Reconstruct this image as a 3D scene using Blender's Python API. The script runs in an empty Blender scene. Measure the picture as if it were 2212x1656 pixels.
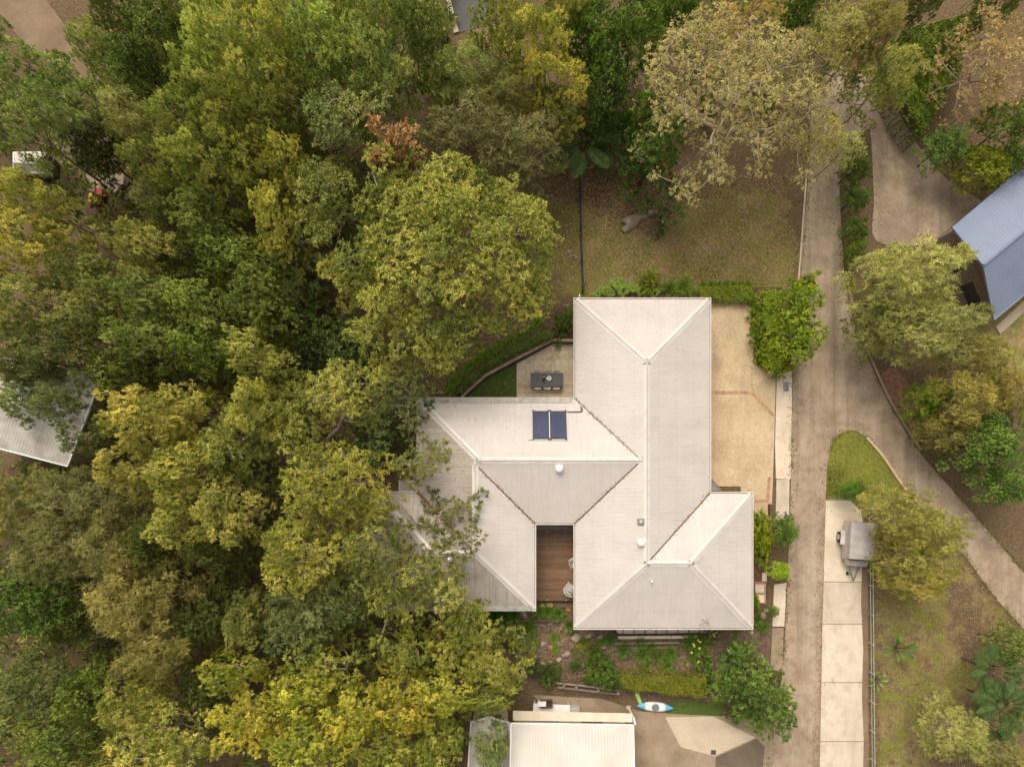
import bpy, math, random
import numpy as np
from math import radians, sin, cos, tan, pi

# ------------------------------------------------------------------ camera, sky, sun, exposure
SC = bpy.context.scene
COL = SC.collection
H, F, NX, NY = 50.0, 1572.0, 1100.0, 1030.0        # drone height, focal length in photo units, point straight below the drone

cam_d = bpy.data.cameras.new("camera")
cam = bpy.data.objects.new("camera", cam_d)
COL.objects.link(cam)
cam.location = (0, 0, H)
cam.rotation_euler = (0, 0, 0)
cam_d.sensor_fit = 'HORIZONTAL'
cam_d.sensor_width = 36.0
cam_d.lens = 36.0 * F / 2212.0
cam_d.shift_x = (1106.0 - NX) / 2212.0
cam_d.shift_y = (NY - 828.0) / 2212.0
cam_d.clip_start = 0.5
cam_d.clip_end = 3000.0
SC.camera = cam

SUN_EL, SUN_AZ = 56.0, -20.0       # degrees; azimuth measured from +Y (up in the picture) towards +X
world = bpy.data.worlds.new("World")
SC.world = world
world.use_nodes = True
wn, wl = world.node_tree.nodes, world.node_tree.links
wn.clear()
sky = wn.new("ShaderNodeTexSky")
sky.sky_type = 'NISHITA'
sky.sun_disc = False
sky.sun_elevation = radians(SUN_EL)
sky.sun_rotation = radians(SUN_AZ)
sky.dust_density = 6.0
sky.air_density = 1.2
hsv = wn.new("ShaderNodeHueSaturation")
hsv.inputs["Saturation"].default_value = 0.12       # thin high cloud: a pale sky
bg = wn.new("ShaderNodeBackground")
bg.inputs["Strength"].default_value = 0.15
wo = wn.new("ShaderNodeOutputWorld")
wl.new(sky.outputs[0], hsv.inputs["Color"])
haze = wn.new("ShaderNodeMix"); haze.data_type = 'RGBA'; haze.blend_type = 'MULTIPLY'
haze.inputs[0].default_value = 1.0
haze.inputs[7].default_value = (1.0, 0.965, 0.91, 1)   # warm late-day cloud
wl.new(hsv.outputs[0], haze.inputs[6])
wl.new(haze.outputs[2], bg.inputs["Color"])
wl.new(bg.outputs[0], wo.inputs["Surface"])

sun_d = bpy.data.lights.new("sun", 'SUN')
sun_d.energy = 1.15
sun_d.angle = radians(34.0)
sun_d.color = (1.0, 0.87, 0.70)
sun = bpy.data.objects.new("sun", sun_d)
COL.objects.link(sun)
sun.location = (0, 0, 80)
from mathutils import Vector
_sd = Vector((sin(radians(SUN_AZ)) * cos(radians(SUN_EL)), cos(radians(SUN_AZ)) * cos(radians(SUN_EL)), sin(radians(SUN_EL))))
sun.rotation_euler = (-_sd).to_track_quat('-Z', 'Y').to_euler()

SC.view_settings.view_transform = 'Standard'
SC.view_settings.look = 'None'
SC.view_settings.gamma = 1.0
SC.view_settings.use_curve_mapping = False
SC.view_settings.exposure = 0.33
SC.cycles.use_denoising = True
SC.cycles.max_bounces = 6
SC.cycles.transparent_max_bounces = 4
SC.cycles.sample_clamp_indirect = 6.0

# ------------------------------------------------------------------ helpers
def P(px, py, z=0.0):
    k = (H - z) / F
    return ((px - NX) * k, (NY - py) * k, z)

def S(npx, z=0.0):
    return npx * (H - z) / F

def tag(o, label=None, cat=None, group=None, kind=None):
    if label: o["label"] = label
    if cat: o["category"] = cat
    if group: o["group"] = group
    if kind: o["kind"] = kind
    return o

def empty(name, loc, label=None, cat=None, group=None, kind=None, rz=0.0):
    o = bpy.data.objects.new(name, None)
    COL.objects.link(o)
    o.location = loc
    o.rotation_euler = (0, 0, rz)
    o.empty_display_size = 0.2
    return tag(o, label, cat, group, kind)

def link(name, me, parent=None, loc=(0, 0, 0)):
    o = bpy.data.objects.new(name, me)
    COL.objects.link(o)
    o.location = loc
    o.parent = parent
    return o

class MB:
    """collects shapes; build() links them as one mesh object (coordinates are local to the parent)"""
    def __init__(self):
        self.v, self.f = [], []
    def add(self, vs, fs):
        n = len(self.v)
        self.v += [tuple(map(float, p)) for p in vs]
        self.f += [tuple(i + n for i in f) for f in fs]
        return self
    def box(self, c, s, rz=0.0, taper=1.0):
        x, y, z = s[0] / 2, s[1] / 2, s[2] / 2
        ca, sa = cos(rz), sin(rz)
        vs = []
        for dz, t in ((-z, 1.0), (z, taper)):
            for dx, dy in ((-x, -y), (x, -y), (x, y), (-x, y)):
                dx, dy = dx * t, dy * t
                vs.append((c[0] + dx * ca - dy * sa, c[1] + dx * sa + dy * ca, c[2] + dz))
        return self.add(vs, [(3, 2, 1, 0), (4, 5, 6, 7), (0, 1, 5, 4), (1, 2, 6, 5), (2, 3, 7, 6), (3, 0, 4, 7)])
    def prism(self, poly, z0, z1, cap=True, inset=0.0):
        n = len(poly)
        a = sum(poly[i][0] * poly[(i + 1) % n][1] - poly[(i + 1) % n][0] * poly[i][1] for i in range(n))
        if a < 0: poly = poly[::-1]
        top = offset_poly(poly, inset) if inset else poly
        vs = [(p[0], p[1], z0) for p in poly] + [(p[0], p[1], z1) for p in top]
        fs = [(i, (i + 1) % n, n + (i + 1) % n, n + i) for i in range(n)]
        if cap: fs += [tuple(range(n, 2 * n)), tuple(range(n - 1, -1, -1))]
        return self.add(vs, fs)
    def bar(self, a, b, w, h):
        a, b = Vector(a), Vector(b)
        t = (b - a).normalized()
        up = Vector((0, 0, 1)) if abs(t.z) < 0.95 else Vector((0, 1, 0))
        s = t.cross(up).normalized()
        u = s.cross(t).normalized()
        vs = []
        for p in (a, b):
            for i, j in ((-1, -1), (1, -1), (1, 1), (-1, 1)):
                vs.append(p + s * (i * w / 2) + u * (j * h / 2))
        return self.add(vs, [(0, 1, 2, 3), (7, 6, 5, 4), (0, 4, 5, 1), (1, 5, 6, 2), (2, 6, 7, 3), (3, 7, 4, 0)])
    def tube(self, pts, radii, n=6, cap=True):
        pts = [Vector(p) for p in pts]
        if not hasattr(radii, '__len__'): radii = [radii] * len(pts)
        vs, fs = [], []
        ref = Vector((0.31, 0.87, 0.38)).normalized()
        for i, p in enumerate(pts):
            t = (pts[min(i + 1, len(pts) - 1)] - pts[max(i - 1, 0)]).normalized()
            s = t.cross(ref)
            if s.length < 0.05: s = t.cross(Vector((1, 0, 0)))
            s.normalize()
            u = t.cross(s)
            for k in range(n):
                an = 2 * pi * k / n
                vs.append(p + (s * cos(an) + u * sin(an)) * radii[i])
        for i in range(len(pts) - 1):
            for k in range(n):
                a, b = i * n + k, i * n + (k + 1) % n
                fs.append((a, b, b + n, a + n))
        if cap:
            fs.append(tuple(range(n - 1, -1, -1)))
            fs.append(tuple(range((len(pts) - 1) * n, len(pts) * n)))
        return self.add(vs, fs)
    def lathe(self, prof, c, n=20):
        vs, fs = [], []
        for r, z in prof:
            for k in range(n):
                an = 2 * pi * k / n
                vs.append((c[0] + r * cos(an), c[1] + r * sin(an), c[2] + z))
        for i in range(len(prof) - 1):
            for k in range(n):
                a, b = i * n + k, i * n + (k + 1) % n
                fs.append((a, b, b + n, a + n))
        fs.append(tuple(range(n - 1, -1, -1)))
        fs.append(tuple(range((len(prof) - 1) * n, len(prof) * n)))
        return self.add(vs, fs)
    def mesh(self, name, mat, smooth=False, off=(0, 0, 0)):
        me = bpy.data.meshes.new(name)
        me.from_pydata([(p[0] - off[0], p[1] - off[1], p[2] - off[2]) for p in self.v], [], self.f)
        if mat: me.materials.append(mat)
        if smooth: me.polygons.foreach_set("use_smooth", [True] * len(me.polygons))
        me.update()
        return me
    def build(self, name, mat, parent=None, smooth=False, world=False):
        """world=True: shapes were given in world coordinates; they become local to the (unrotated) parent"""
        off = (0, 0, 0)
        if world and parent is not None:
            off = parent.location if parent.parent is None else parent.location + parent.parent.location
        return link(name, self.mesh(name, mat, smooth, off), parent)

def offset_poly(poly, d):
    """move every edge of a counter-clockwise polygon inwards by d"""
    n = len(poly)
    out = []
    for i in range(n):
        p0, p1, p2 = Vector(poly[i - 1][:2]), Vector(poly[i][:2]), Vector(poly[(i + 1) % n][:2])
        e1, e2 = (p1 - p0).normalized(), (p2 - p1).normalized()
        n1, n2 = Vector((-e1.y, e1.x)), Vector((-e2.y, e2.x))
        m = (n1 + n2)
        m = m / max(1e-6, m.dot(n1))
        out.append((p1.x + m.x * d, p1.y + m.y * d))
    return out

def pxpoly(pts, z=0.0):
    return [P(x, y, z)[:2] for x, y in pts]

def in_poly(X, Y, poly):
    inside = np.zeros(X.shape, bool)
    n = len(poly)
    j = n - 1
    for i in range(n):
        xi, yi = poly[i][:2]; xj, yj = poly[j][:2]
        c = ((yi > Y) != (yj > Y)) & (X < (xj - xi) * (Y - yi) / (yj - yi + 1e-12) + xi)
        inside ^= c
        j = i
    return inside

def poly_dist(X, Y, poly):
    d = np.full(X.shape, 1e9)
    n = len(poly)
    for i in range(n):
        ax, ay = poly[i][:2]; bx, by = poly[(i + 1) % n][:2]
        dx, dy = bx - ax, by - ay
        t = np.clip(((X - ax) * dx + (Y - ay) * dy) / (dx * dx + dy * dy + 1e-12), 0, 1)
        d = np.minimum(d, np.hypot(X - ax - t * dx, Y - ay - t * dy))
    return d

# ------------------------------------------------------------------ materials
def srgb(r, g, b):
    f = lambda c: (c / 255 / 12.92) if c / 255 <= 0.04045 else ((c / 255 + 0.055) / 1.055) ** 2.4
    return (f(r), f(g), f(b))

def _nodes(name):
    m = bpy.data.materials.new(name)
    m.use_nodes = True
    return m, m.node_tree.nodes, m.node_tree.links, m.node_tree.nodes["Principled BSDF"]

def ramp(n, cols, pos=None):
    r = n.new("ShaderNodeValToRGB")
    k = len(cols)
    pos = pos or [i / (k - 1) for i in range(k)]
    while len(r.color_ramp.elements) < k: r.color_ramp.elements.new(0.5)
    for e, c, p in zip(r.color_ramp.elements, cols, pos):
        e.position = p
        e.color = (*c[:3], 1)
    return r

def surf(name, cols, scale=3.0, rough=0.8, stain=None, fine=None, bump=None, stretch=(1, 1, 1), rand=0.0, spec=0.3, metal=0.0, pos=None, rz=0.0, sheets=None):
    """noise-mixed colours at world position; stain=(colour, scale, amount, stretch), fine=(scale, amount), bump=(scale, strength), rand: per-piece brightness"""
    m, n, l, b = _nodes(name)
    g = n.new("ShaderNodeNewGeometry")
    def noise(sc, st=(1, 1, 1), det=5.0, rg=0.6):
        mp = n.new("ShaderNodeMapping")
        mp.inputs["Scale"].default_value = st
        mp.inputs["Rotation"].default_value = (0, 0, rz)
        t = n.new("ShaderNodeTexNoise")
        t.inputs["Scale"].default_value = sc
        t.inputs["Detail"].default_value = det
        t.inputs["Roughness"].default_value = rg
        l.new(g.outputs["Position"], mp.inputs[0])
        l.new(mp.outputs[0], t.inputs["Vector"])
        return t.outputs["Fac"]
    r = ramp(n, cols, pos or [0.32 + 0.36 * i / max(1, len(cols) - 1) for i in range(len(cols))])
    l.new(noise(scale, stretch), r.inputs[0])
    col = r.outputs[0]
    def mix(kind, fac, c1, c2):
        x = n.new("ShaderNodeMix"); x.data_type = 'RGBA'; x.blend_type = kind
        for s, v in ((x.inputs[0], fac), (x.inputs[6], c1), (x.inputs[7], c2)):
            if hasattr(v, 'is_output') or isinstance(v, bpy.types.NodeSocket): l.new(v, s)
            else: s.default_value = v
        return x.outputs[2]
    if stain:
        items = stain if isinstance(stain, list) else [stain]
        for sc_, ssc, am, sst in items:
            sr = ramp(n, [(0, 0, 0), (am, am, am)], [0.5, 0.72])
            l.new(noise(ssc, sst), sr.inputs[0])
            col = mix('MIX', sr.outputs[0], col, (*sc_, 1))
    if fine:
        fr = ramp(n, [(1 - fine[1],) * 3, (1 + fine[1],) * 3], [0.3, 0.7])
        l.new(noise(fine[0], det=2.0), fr.inputs[0])
        col = mix('MULTIPLY', 1.0, col, fr.outputs[0])
    if rand:
        oi = n.new("ShaderNodeObjectInfo")
        rr = ramp(n, [(1 - rand, 1 - rand * 1.05, 1 - rand * 1.1), (1 + rand, 1 + rand, 1 + rand)])
        l.new(oi.outputs["Random"], rr.inputs[0])
        col = mix('MULTIPLY', 1.0, col, rr.outputs[0])
    if sheets:                                   # every sheet of the roof has weathered a little differently
        sx = n.new("ShaderNodeSeparateXYZ"); l.new(g.outputs["Position"], sx.inputs[0])
        dv = n.new("ShaderNodeMath"); dv.operation = 'DIVIDE'; dv.inputs[1].default_value = sheets[1]
        l.new(sx.outputs[sheets[0]], dv.inputs[0])
        fl = n.new("ShaderNodeMath"); fl.operation = 'FLOOR'; l.new(dv.outputs[0], fl.inputs[0])
        wnz = n.new("ShaderNodeTexWhiteNoise"); wnz.noise_dimensions = '1D'; l.new(fl.outputs[0], wnz.inputs["W"])
        sr = ramp(n, [(1 - sheets[2],) * 3, (1 + sheets[2] * .6,) * 3]); l.new(wnz.outputs["Value"], sr.inputs[0])
        col = mix('MULTIPLY', 1.0, col, sr.outputs[0])
    l.new(col, b.inputs["Base Color"])
    b.inputs["Roughness"].default_value = rough
    b.inputs["Specular IOR Level"].default_value = spec
    b.inputs["Metallic"].default_value = metal
    if bump:
        bp = n.new("ShaderNodeBump")
        bp.inputs["Strength"].default_value = bump[1]
        bp.inputs["Distance"].default_value = bump[2] if len(bump) > 2 else 0.02
        l.new(noise(bump[0], det=3.0), bp.inputs["Height"])
        l.new(bp.outputs[0], b.inputs["Normal"])
    return m

def leafmat(name, cols, trans=0.28, rough=0.5):
    m, n, l, b = _nodes(name)
    a = n.new("ShaderNodeAttribute"); a.attribute_name = "tint"
    r = ramp(n, cols)
    l.new(a.outputs["Fac"], r.inputs[0])
    oi = n.new("ShaderNodeObjectInfo")
    x = n.new("ShaderNodeMix"); x.data_type = 'RGBA'; x.blend_type = 'MULTIPLY'
    x.inputs[0].default_value = 1.0
    l.new(r.outputs[0], x.inputs[6]); l.new(oi.outputs["Color"], x.inputs[7])
    l.new(x.outputs[2], b.inputs["Base Color"])
    b.inputs["Roughness"].default_value = rough
    b.inputs["Specular IOR Level"].default_value = 0.25
    t = n.new("ShaderNodeBsdfTranslucent")
    l.new(x.outputs[2], t.inputs["Color"])
    mx = n.new("ShaderNodeMixShader"); mx.inputs[0].default_value = trans
    out = [q for q in n if q.type == 'OUTPUT_MATERIAL'][0]
    l.new(b.outputs[0], mx.inputs[1]); l.new(t.outputs[0], mx.inputs[2]); l.new(mx.outputs[0], out.inputs["Surface"])
    return m

M = {}
ROOFC = [(0.505, 0.455, 0.412), (0.56, 0.507, 0.463)]
DIRT = (0.20, 0.165, 0.13)
for ax, st in (("x", (0.25, 9, 1)), ("y", (9, 0.25, 1))):
    M["roof_" + ax] = surf("roof_sheet_" + ax, ROOFC, 0.5, 0.45, [(DIRT, 1.3, 0.17, st), ((0.42, 0.37, 0.325), 0.35, 0.38, (1, 1, 1)), ((0.30, 0.255, 0.215), 2.6, 0.12, (1, 1, 1))], (30, 0.05), spec=0.4, sheets=(1 if ax == "x" else 0, .762, .022))
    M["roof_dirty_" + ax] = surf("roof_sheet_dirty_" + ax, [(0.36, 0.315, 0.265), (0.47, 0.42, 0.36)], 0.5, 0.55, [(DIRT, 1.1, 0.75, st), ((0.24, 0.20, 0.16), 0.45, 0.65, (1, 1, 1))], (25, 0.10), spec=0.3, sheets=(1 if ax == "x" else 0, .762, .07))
M["cap"] = surf("ridge_cap_steel", [(0.555, 0.505, 0.465), (0.615, 0.565, 0.525)], 0.8, 0.4, (DIRT, 1.2, 0.22, (1, 1, 1)), spec=0.4)
M["gutter"] = surf("gutter_steel", [(0.68, 0.62, 0.565), (0.76, 0.70, 0.65)], 1.5, 0.4, ((0.35, 0.24, 0.18), 2.0, 0.35, (1, 1, 1)))
M["gutter_dirt"] = surf("gutter_dirt", [(0.035, 0.022, 0.016), (0.12, 0.075, 0.05)], 6, 0.95)
M["guard"] = surf("gutter_mesh_guard", [(0.34, 0.32, 0.28), (0.48, 0.45, 0.40)], 3, 0.7, ((0.16, 0.13, 0.09), 1.6, 0.7, (1, 1, 1)), (40, 0.15))
M["valley"] = surf("valley_rust", [(0.06, 0.035, 0.022), (0.22, 0.12, 0.07)], 5, 0.9)
M["valley_grey"] = surf("valley_grey", [(0.26, 0.24, 0.20), (0.42, 0.39, 0.34)], 4, 0.8)
M["wall"] = surf("rendered_wall", [(0.55, 0.47, 0.37), (0.62, 0.54, 0.43)], 2, 0.9, bump=(40, 0.2))
M["soffit"] = surf("soffit_board", [(0.68, 0.65, 0.60), (0.72, 0.69, 0.64)], 1, 0.8)
M["white"] = surf("white_paint", [(0.74, 0.72, 0.69), (0.80, 0.78, 0.75)], 3, 0.45)
M["dull_white"] = surf("weathered_white", [(0.42, 0.385, 0.335), (0.56, 0.52, 0.46)], 1.5, 0.6, ((0.22, 0.18, 0.13), 0.8, 0.6, (1, 1, 1)))
M["black"] = surf("black_metal", [(0.018, 0.016, 0.016), (0.035, 0.03, 0.028)], 8, 0.5)
M["glass"] = surf("dark_window_glass", [(0.02, 0.025, 0.03), (0.03, 0.035, 0.04)], 1, 0.08, spec=0.6)
M["collector"] = surf("solar_collector_glass", [(0.022, 0.026, 0.068), (0.038, 0.044, 0.105)], 0.9, 0.45, spec=0.25)
M["alu"] = surf("grey_aluminium", [(0.42, 0.41, 0.40), (0.55, 0.54, 0.52)], 6, 0.4, metal=0.6)
M["grey"] = surf("grey_zinc", [(0.16, 0.16, 0.16), (0.26, 0.26, 0.25)], 5, 0.5, metal=0.3)
M["copper"] = surf("rusty_copper_pipe", [(0.16, 0.06, 0.04), (0.30, 0.14, 0.09)], 12, 0.6)
M["timber_deck"] = surf("deck_hardwood", [(0.12, 0.066, 0.036), (0.23, 0.13, 0.068)], 2.2, 0.55, ((0.21, 0.16, 0.12), 0.6, 0.45, (1, 1, 1)), (30, 0.12), stretch=(0.6, 12, 1), rand=0.22, bump=(30, 0.15))
M["timber_dark"] = surf("dark_sleeper_timber", [(0.085, 0.05, 0.032), (0.17, 0.105, 0.068)], 3, 0.85, stretch=(0.4, 6, 1), rand=0.2)
M["timber_grey"] = surf("grey_weathered_timber", [(0.16, 0.13, 0.10), (0.30, 0.25, 0.19)], 3, 0.9, stretch=(0.4, 6, 1), rand=0.2)
M["tile"] = surf("sandstone_paver", [(0.56, 0.44, 0.295), (0.68, 0.555, 0.395)], 1.6, 0.85, [((0.27, 0.215, 0.15), 0.9, 0.6, (1, 1, 1)), ((0.74, 0.64, 0.50), 3.5, 0.5, (1, 1, 1))], (35, 0.10), rand=0.08)
M["grout"] = surf("paver_joint", [(0.22, 0.17, 0.115), (0.30, 0.235, 0.16)], 6, 0.95)
M["brick"] = surf("red_clay_brick", [(0.34, 0.185, 0.115), (0.45, 0.275, 0.18)], 8, 0.85, rand=0.2, bump=(60, 0.2))
M["brick_pale"] = surf("buff_brick", [(0.40, 0.26, 0.17), (0.52, 0.37, 0.26)], 8, 0.85, rand=0.2, bump=(60, 0.2))
M["aggregate"] = surf("exposed_aggregate_concrete", [(0.465, 0.345, 0.205), (0.56, 0.43, 0.27)], 0.55, 0.9, [((0.30, 0.22, 0.135), 0.35, 0.55, (1, 1, 1)), ((0.25, 0.185, 0.12), 1.1, 0.35, (1, .4, 1)), ((0.62, 0.50, 0.34), .8, .4, (1, .5, 1))], (16, 0.24), bump=(90, 0.3))
M["cream_concrete"] = surf("cream_concrete", [(0.56, 0.46, 0.34), (0.68, 0.58, 0.45)], 0.8, 0.85, ((0.36, 0.28, 0.19), 0.5, 0.45, (1, 1, 1)), (25, 0.08), rand=0.05)
M["white_concrete"] = surf("pale_concrete", [(0.52, 0.435, 0.335), (0.62, 0.53, 0.42)], 0.7, 0.85, [((0.38, 0.30, 0.215), 0.4, 0.6, (1.5, 0.5, 1)), ((0.30, 0.235, 0.165), 1.4, 0.45, (1, .6, 1))], (25, 0.10), rand=0.10)
M["road"] = surf("worn_road_concrete", [(0.27, 0.20, 0.135), (0.41, 0.315, 0.22)], 0.7, 0.9, [((0.165, 0.125, 0.09), 0.60, 0.75, (2.0, 0.10, 1)), ((0.46, 0.38, 0.285), 0.45, 0.6, (2.2, 0.14, 1)), ((0.13, 0.10, 0.075), 1.3, 0.45, (1, 1, 1)), ((0.15, 0.11, 0.08), .32, .5, (1, .6, 1))], (20, 0.28), bump=(60, 0.2))
M["yard"] = surf("brown_yard_concrete", [(0.25, 0.185, 0.12), (0.36, 0.28, 0.19)], 0.6, 0.9, ((0.15, 0.105, 0.065), 0.4, 0.7, (1, 1, 1)), (20, 0.15))
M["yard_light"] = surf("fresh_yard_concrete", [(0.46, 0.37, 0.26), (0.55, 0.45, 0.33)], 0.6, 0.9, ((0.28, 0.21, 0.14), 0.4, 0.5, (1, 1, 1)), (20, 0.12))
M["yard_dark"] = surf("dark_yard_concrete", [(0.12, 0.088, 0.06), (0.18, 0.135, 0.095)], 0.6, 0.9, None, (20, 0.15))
M["bitumen"] = surf("grey_bitumen", [(0.085, 0.08, 0.078), (0.12, 0.115, 0.11)], 0.7, 0.9, None, (25, 0.15))
M["dirt_track"] = surf("brown_dirt_track", [(0.17, 0.115, 0.072), (0.26, 0.18, 0.115)], 0.5, 0.95, ((0.11, 0.075, 0.048), 0.4, 0.6, (1, 1, 1)), (15, 0.2))
M["turf"] = surf("synthetic_turf", [(0.050, 0.080, 0.012), (0.085, 0.125, 0.02)], 2.5, 0.95, None, (35, 0.25))
M["mulch"] = surf("brown_mulch", [(0.055, 0.030, 0.018), (0.16, 0.095, 0.055)], 5, 0.95, None, (25, 0.35), bump=(25, 0.6, 0.04))
M["stone"] = surf("sandstone_rock", [(0.20, 0.155, 0.11), (0.42, 0.35, 0.265)], 2.2, 0.9, ((0.10, 0.085, 0.06), 1.6, 0.6, (1, 1, 1)), (20, 0.15), bump=(14, 0.5, 0.05))
M["stone_grey"] = surf("grey_boulder", [(0.20, 0.15, 0.115), (0.38, 0.295, 0.225)], 2.0, 0.9, ((0.07, 0.055, 0.045), 1.2, 0.6, (1, 1, 1)), (20, 0.15), bump=(12, 0.5, 0.05))
M["stone_orange"] = surf("orange_sandstone", [(0.34, 0.17, 0.065), (0.52, 0.30, 0.13)], 2.5, 0.9, None, (20, 0.15), bump=(14, 0.5, 0.05))
M["table"] = surf("charcoal_table_slat", [(0.085, 0.08, 0.078), (0.13, 0.125, 0.12)], 3, 0.5, stretch=(1, 8, 1), rand=0.08)
M["plastic"] = surf("cream_plastic", [(0.66, 0.61, 0.52), (0.72, 0.67, 0.58)], 3, 0.4)
M["cushion"] = surf("grey_cushion_fabric", [(0.42, 0.40, 0.37), (0.50, 0.48, 0.45)], 6, 0.95)
M["terracotta"] = surf("terracotta", [(0.30, 0.13, 0.06), (0.42, 0.20, 0.10)], 6, 0.85)
M["blue_roof"] = surf("blue_roof_sheet", [(0.165, 0.20, 0.285), (0.21, 0.25, 0.34)], 0.5, 0.45, ((0.12, 0.14, 0.19), 0.5, 0.4, (1, 1, 1)), spec=0.4)
M["cream_roof"] = surf("cream_roof_sheet", [(0.50, 0.455, 0.395), (0.57, 0.525, 0.46)], 0.5, 0.5, ((0.36, 0.31, 0.25), 0.4, 0.5, (1, 1, 1)))
M["red"] = surf("red_plastic", [(0.55, 0.02, 0.02), (0.62, 0.035, 0.03)], 2, 0.35)
M["yellow"] = surf("yellow_plastic", [(0.72, 0.40, 0.02), (0.80, 0.47, 0.03)], 2, 0.35)
M["sky_blue"] = surf("blue_plastic", [(0.10, 0.38, 0.58), (0.16, 0.46, 0.66)], 2, 0.35)
M["lime"] = surf("lime_plastic", [(0.30, 0.50, 0.14), (0.38, 0.58, 0.20)], 2, 0.4)
M["canvas"] = surf("grey_canvas", [(0.36, 0.32, 0.30), (0.46, 0.42, 0.40)], 2, 0.85, bump=(6, 0.3, 0.03))
M["rubber"] = surf("black_rubber", [(0.02, 0.02, 0.02), (0.03, 0.03, 0.03)], 6, 0.8)
M["bark_grey"] = surf("grey_brown_bark", [(0.24, 0.18, 0.135), (0.46, 0.37, 0.29)], 4, 0.95, stretch=(1, 1, 0.25))
M["bark_pale"] = surf("pale_smooth_bark", [(0.34, 0.26, 0.175), (0.50, 0.40, 0.29)], 2, 0.9, stretch=(1, 1, 0.3))
M["bark_dark"] = surf("dark_bark", [(0.07, 0.045, 0.03), (0.14, 0.09, 0.06)], 4, 0.95, stretch=(1, 1, 0.25))
M["bark_red"] = surf("red_brown_bark", [(0.20, 0.09, 0.05), (0.32, 0.16, 0.09)], 4, 0.95, stretch=(1, 1, 0.25))

LM = {}
LM["gum"] = leafmat("gum_leaf", [(0.125, 0.165, 0.026), (0.305, 0.320, 0.060), (0.60, 0.535, 0.130)])
LM["gum_blue"] = leafmat("bluish_gum_leaf", [(0.105, 0.155, 0.036), (0.245, 0.290, 0.074), (0.46, 0.455, 0.135)])
LM["wattle"] = leafmat("yellow_wattle_leaf", [(0.118, 0.148, 0.028), (0.290, 0.298, 0.064), (0.54, 0.50, 0.140)])
LM["lime"] = leafmat("lime_leaf", [(0.112, 0.155, 0.020), (0.285, 0.302, 0.046), (0.52, 0.485, 0.095)])
LM["olive"] = leafmat("olive_needle", [(0.125, 0.128, 0.038), (0.255, 0.245, 0.080), (0.43, 0.39, 0.140)])
LM["dark"] = leafmat("dark_green_leaf", [(0.042, 0.060, 0.016), (0.100, 0.120, 0.030), (0.190, 0.200, 0.055)], 0.22)
LM["green"] = leafmat("mid_green_leaf", [(0.050, 0.100, 0.013), (0.120, 0.200, 0.028), (0.25, 0.33, 0.055)])
LM["bright"] = leafmat("bright_green_leaf", [(0.105, 0.175, 0.010), (0.235, 0.320, 0.018), (0.44, 0.46, 0.038)])
LM["pale"] = leafmat("pale_tan_leaf", [(0.25, 0.225, 0.070), (0.49, 0.420, 0.145), (0.70, 0.60, 0.24)])
LM["russet"] = leafmat("russet_dead_leaf", [(0.24, 0.115, 0.038), (0.50, 0.275, 0.105), (0.68, 0.43, 0.20)])
LM["hedge"] = leafmat("yellowing_hedge_leaf", [(0.070, 0.105, 0.010), (0.180, 0.205, 0.018), (0.36, 0.28, 0.032)])
LM["grass"] = leafmat("strappy_leaf", [(0.055, 0.100, 0.013), (0.125, 0.195, 0.028), (0.27, 0.30, 0.070)])
LM["dry"] = leafmat("dry_fallen_leaf", [(0.17, 0.095, 0.050), (0.34, 0.22, 0.115), (0.56, 0.43, 0.26)], 0.0, 0.9)
LM["flower"] = leafmat("yellow_petal", [(0.55, 0.42, 0.05), (0.70, 0.60, 0.15), (0.80, 0.72, 0.30)], 0.1)

# ------------------------------------------------------------------ foliage generators
def norm(a):
    return a / np.maximum(1e-9, np.linalg.norm(a, axis=-1, keepdims=True))

def leaves_mesh(name, C, D, Sd, L, W, tint, mat):
    n = len(C)
    L = np.broadcast_to(np.asarray(L, float).reshape(-1, 1), (n, 1)) * 1.05
    W = np.broadcast_to(np.asarray(W, float).reshape(-1, 1), (n, 1)) * 1.10
    v = np.empty((n, 4, 3), np.float32)
    v[:, 0] = C - D * L * 0.5
    v[:, 1] = C + Sd * W * 0.5 - D * L * 0.06
    v[:, 2] = C + D * L * 0.5
    v[:, 3] = C - Sd * W * 0.5 - D * L * 0.06
    me = bpy.data.meshes.new(name)
    me.vertices.add(4 * n); me.loops.add(4 * n); me.polygons.add(n)
    me.vertices.foreach_set("co", v.ravel())
    me.loops.foreach_set("vertex_index", np.arange(4 * n, dtype=np.int32))
    me.polygons.foreach_set("loop_start", np.arange(0, 4 * n, 4, dtype=np.int32))
    me.update(calc_edges=True)
    a = me.attributes.new("tint", 'FLOAT', 'POINT')
    a.data.foreach_set("value", np.repeat(np.clip(tint, 0, 1), 4).astype(np.float32))
    me.materials.append(mat)
    return me

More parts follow.
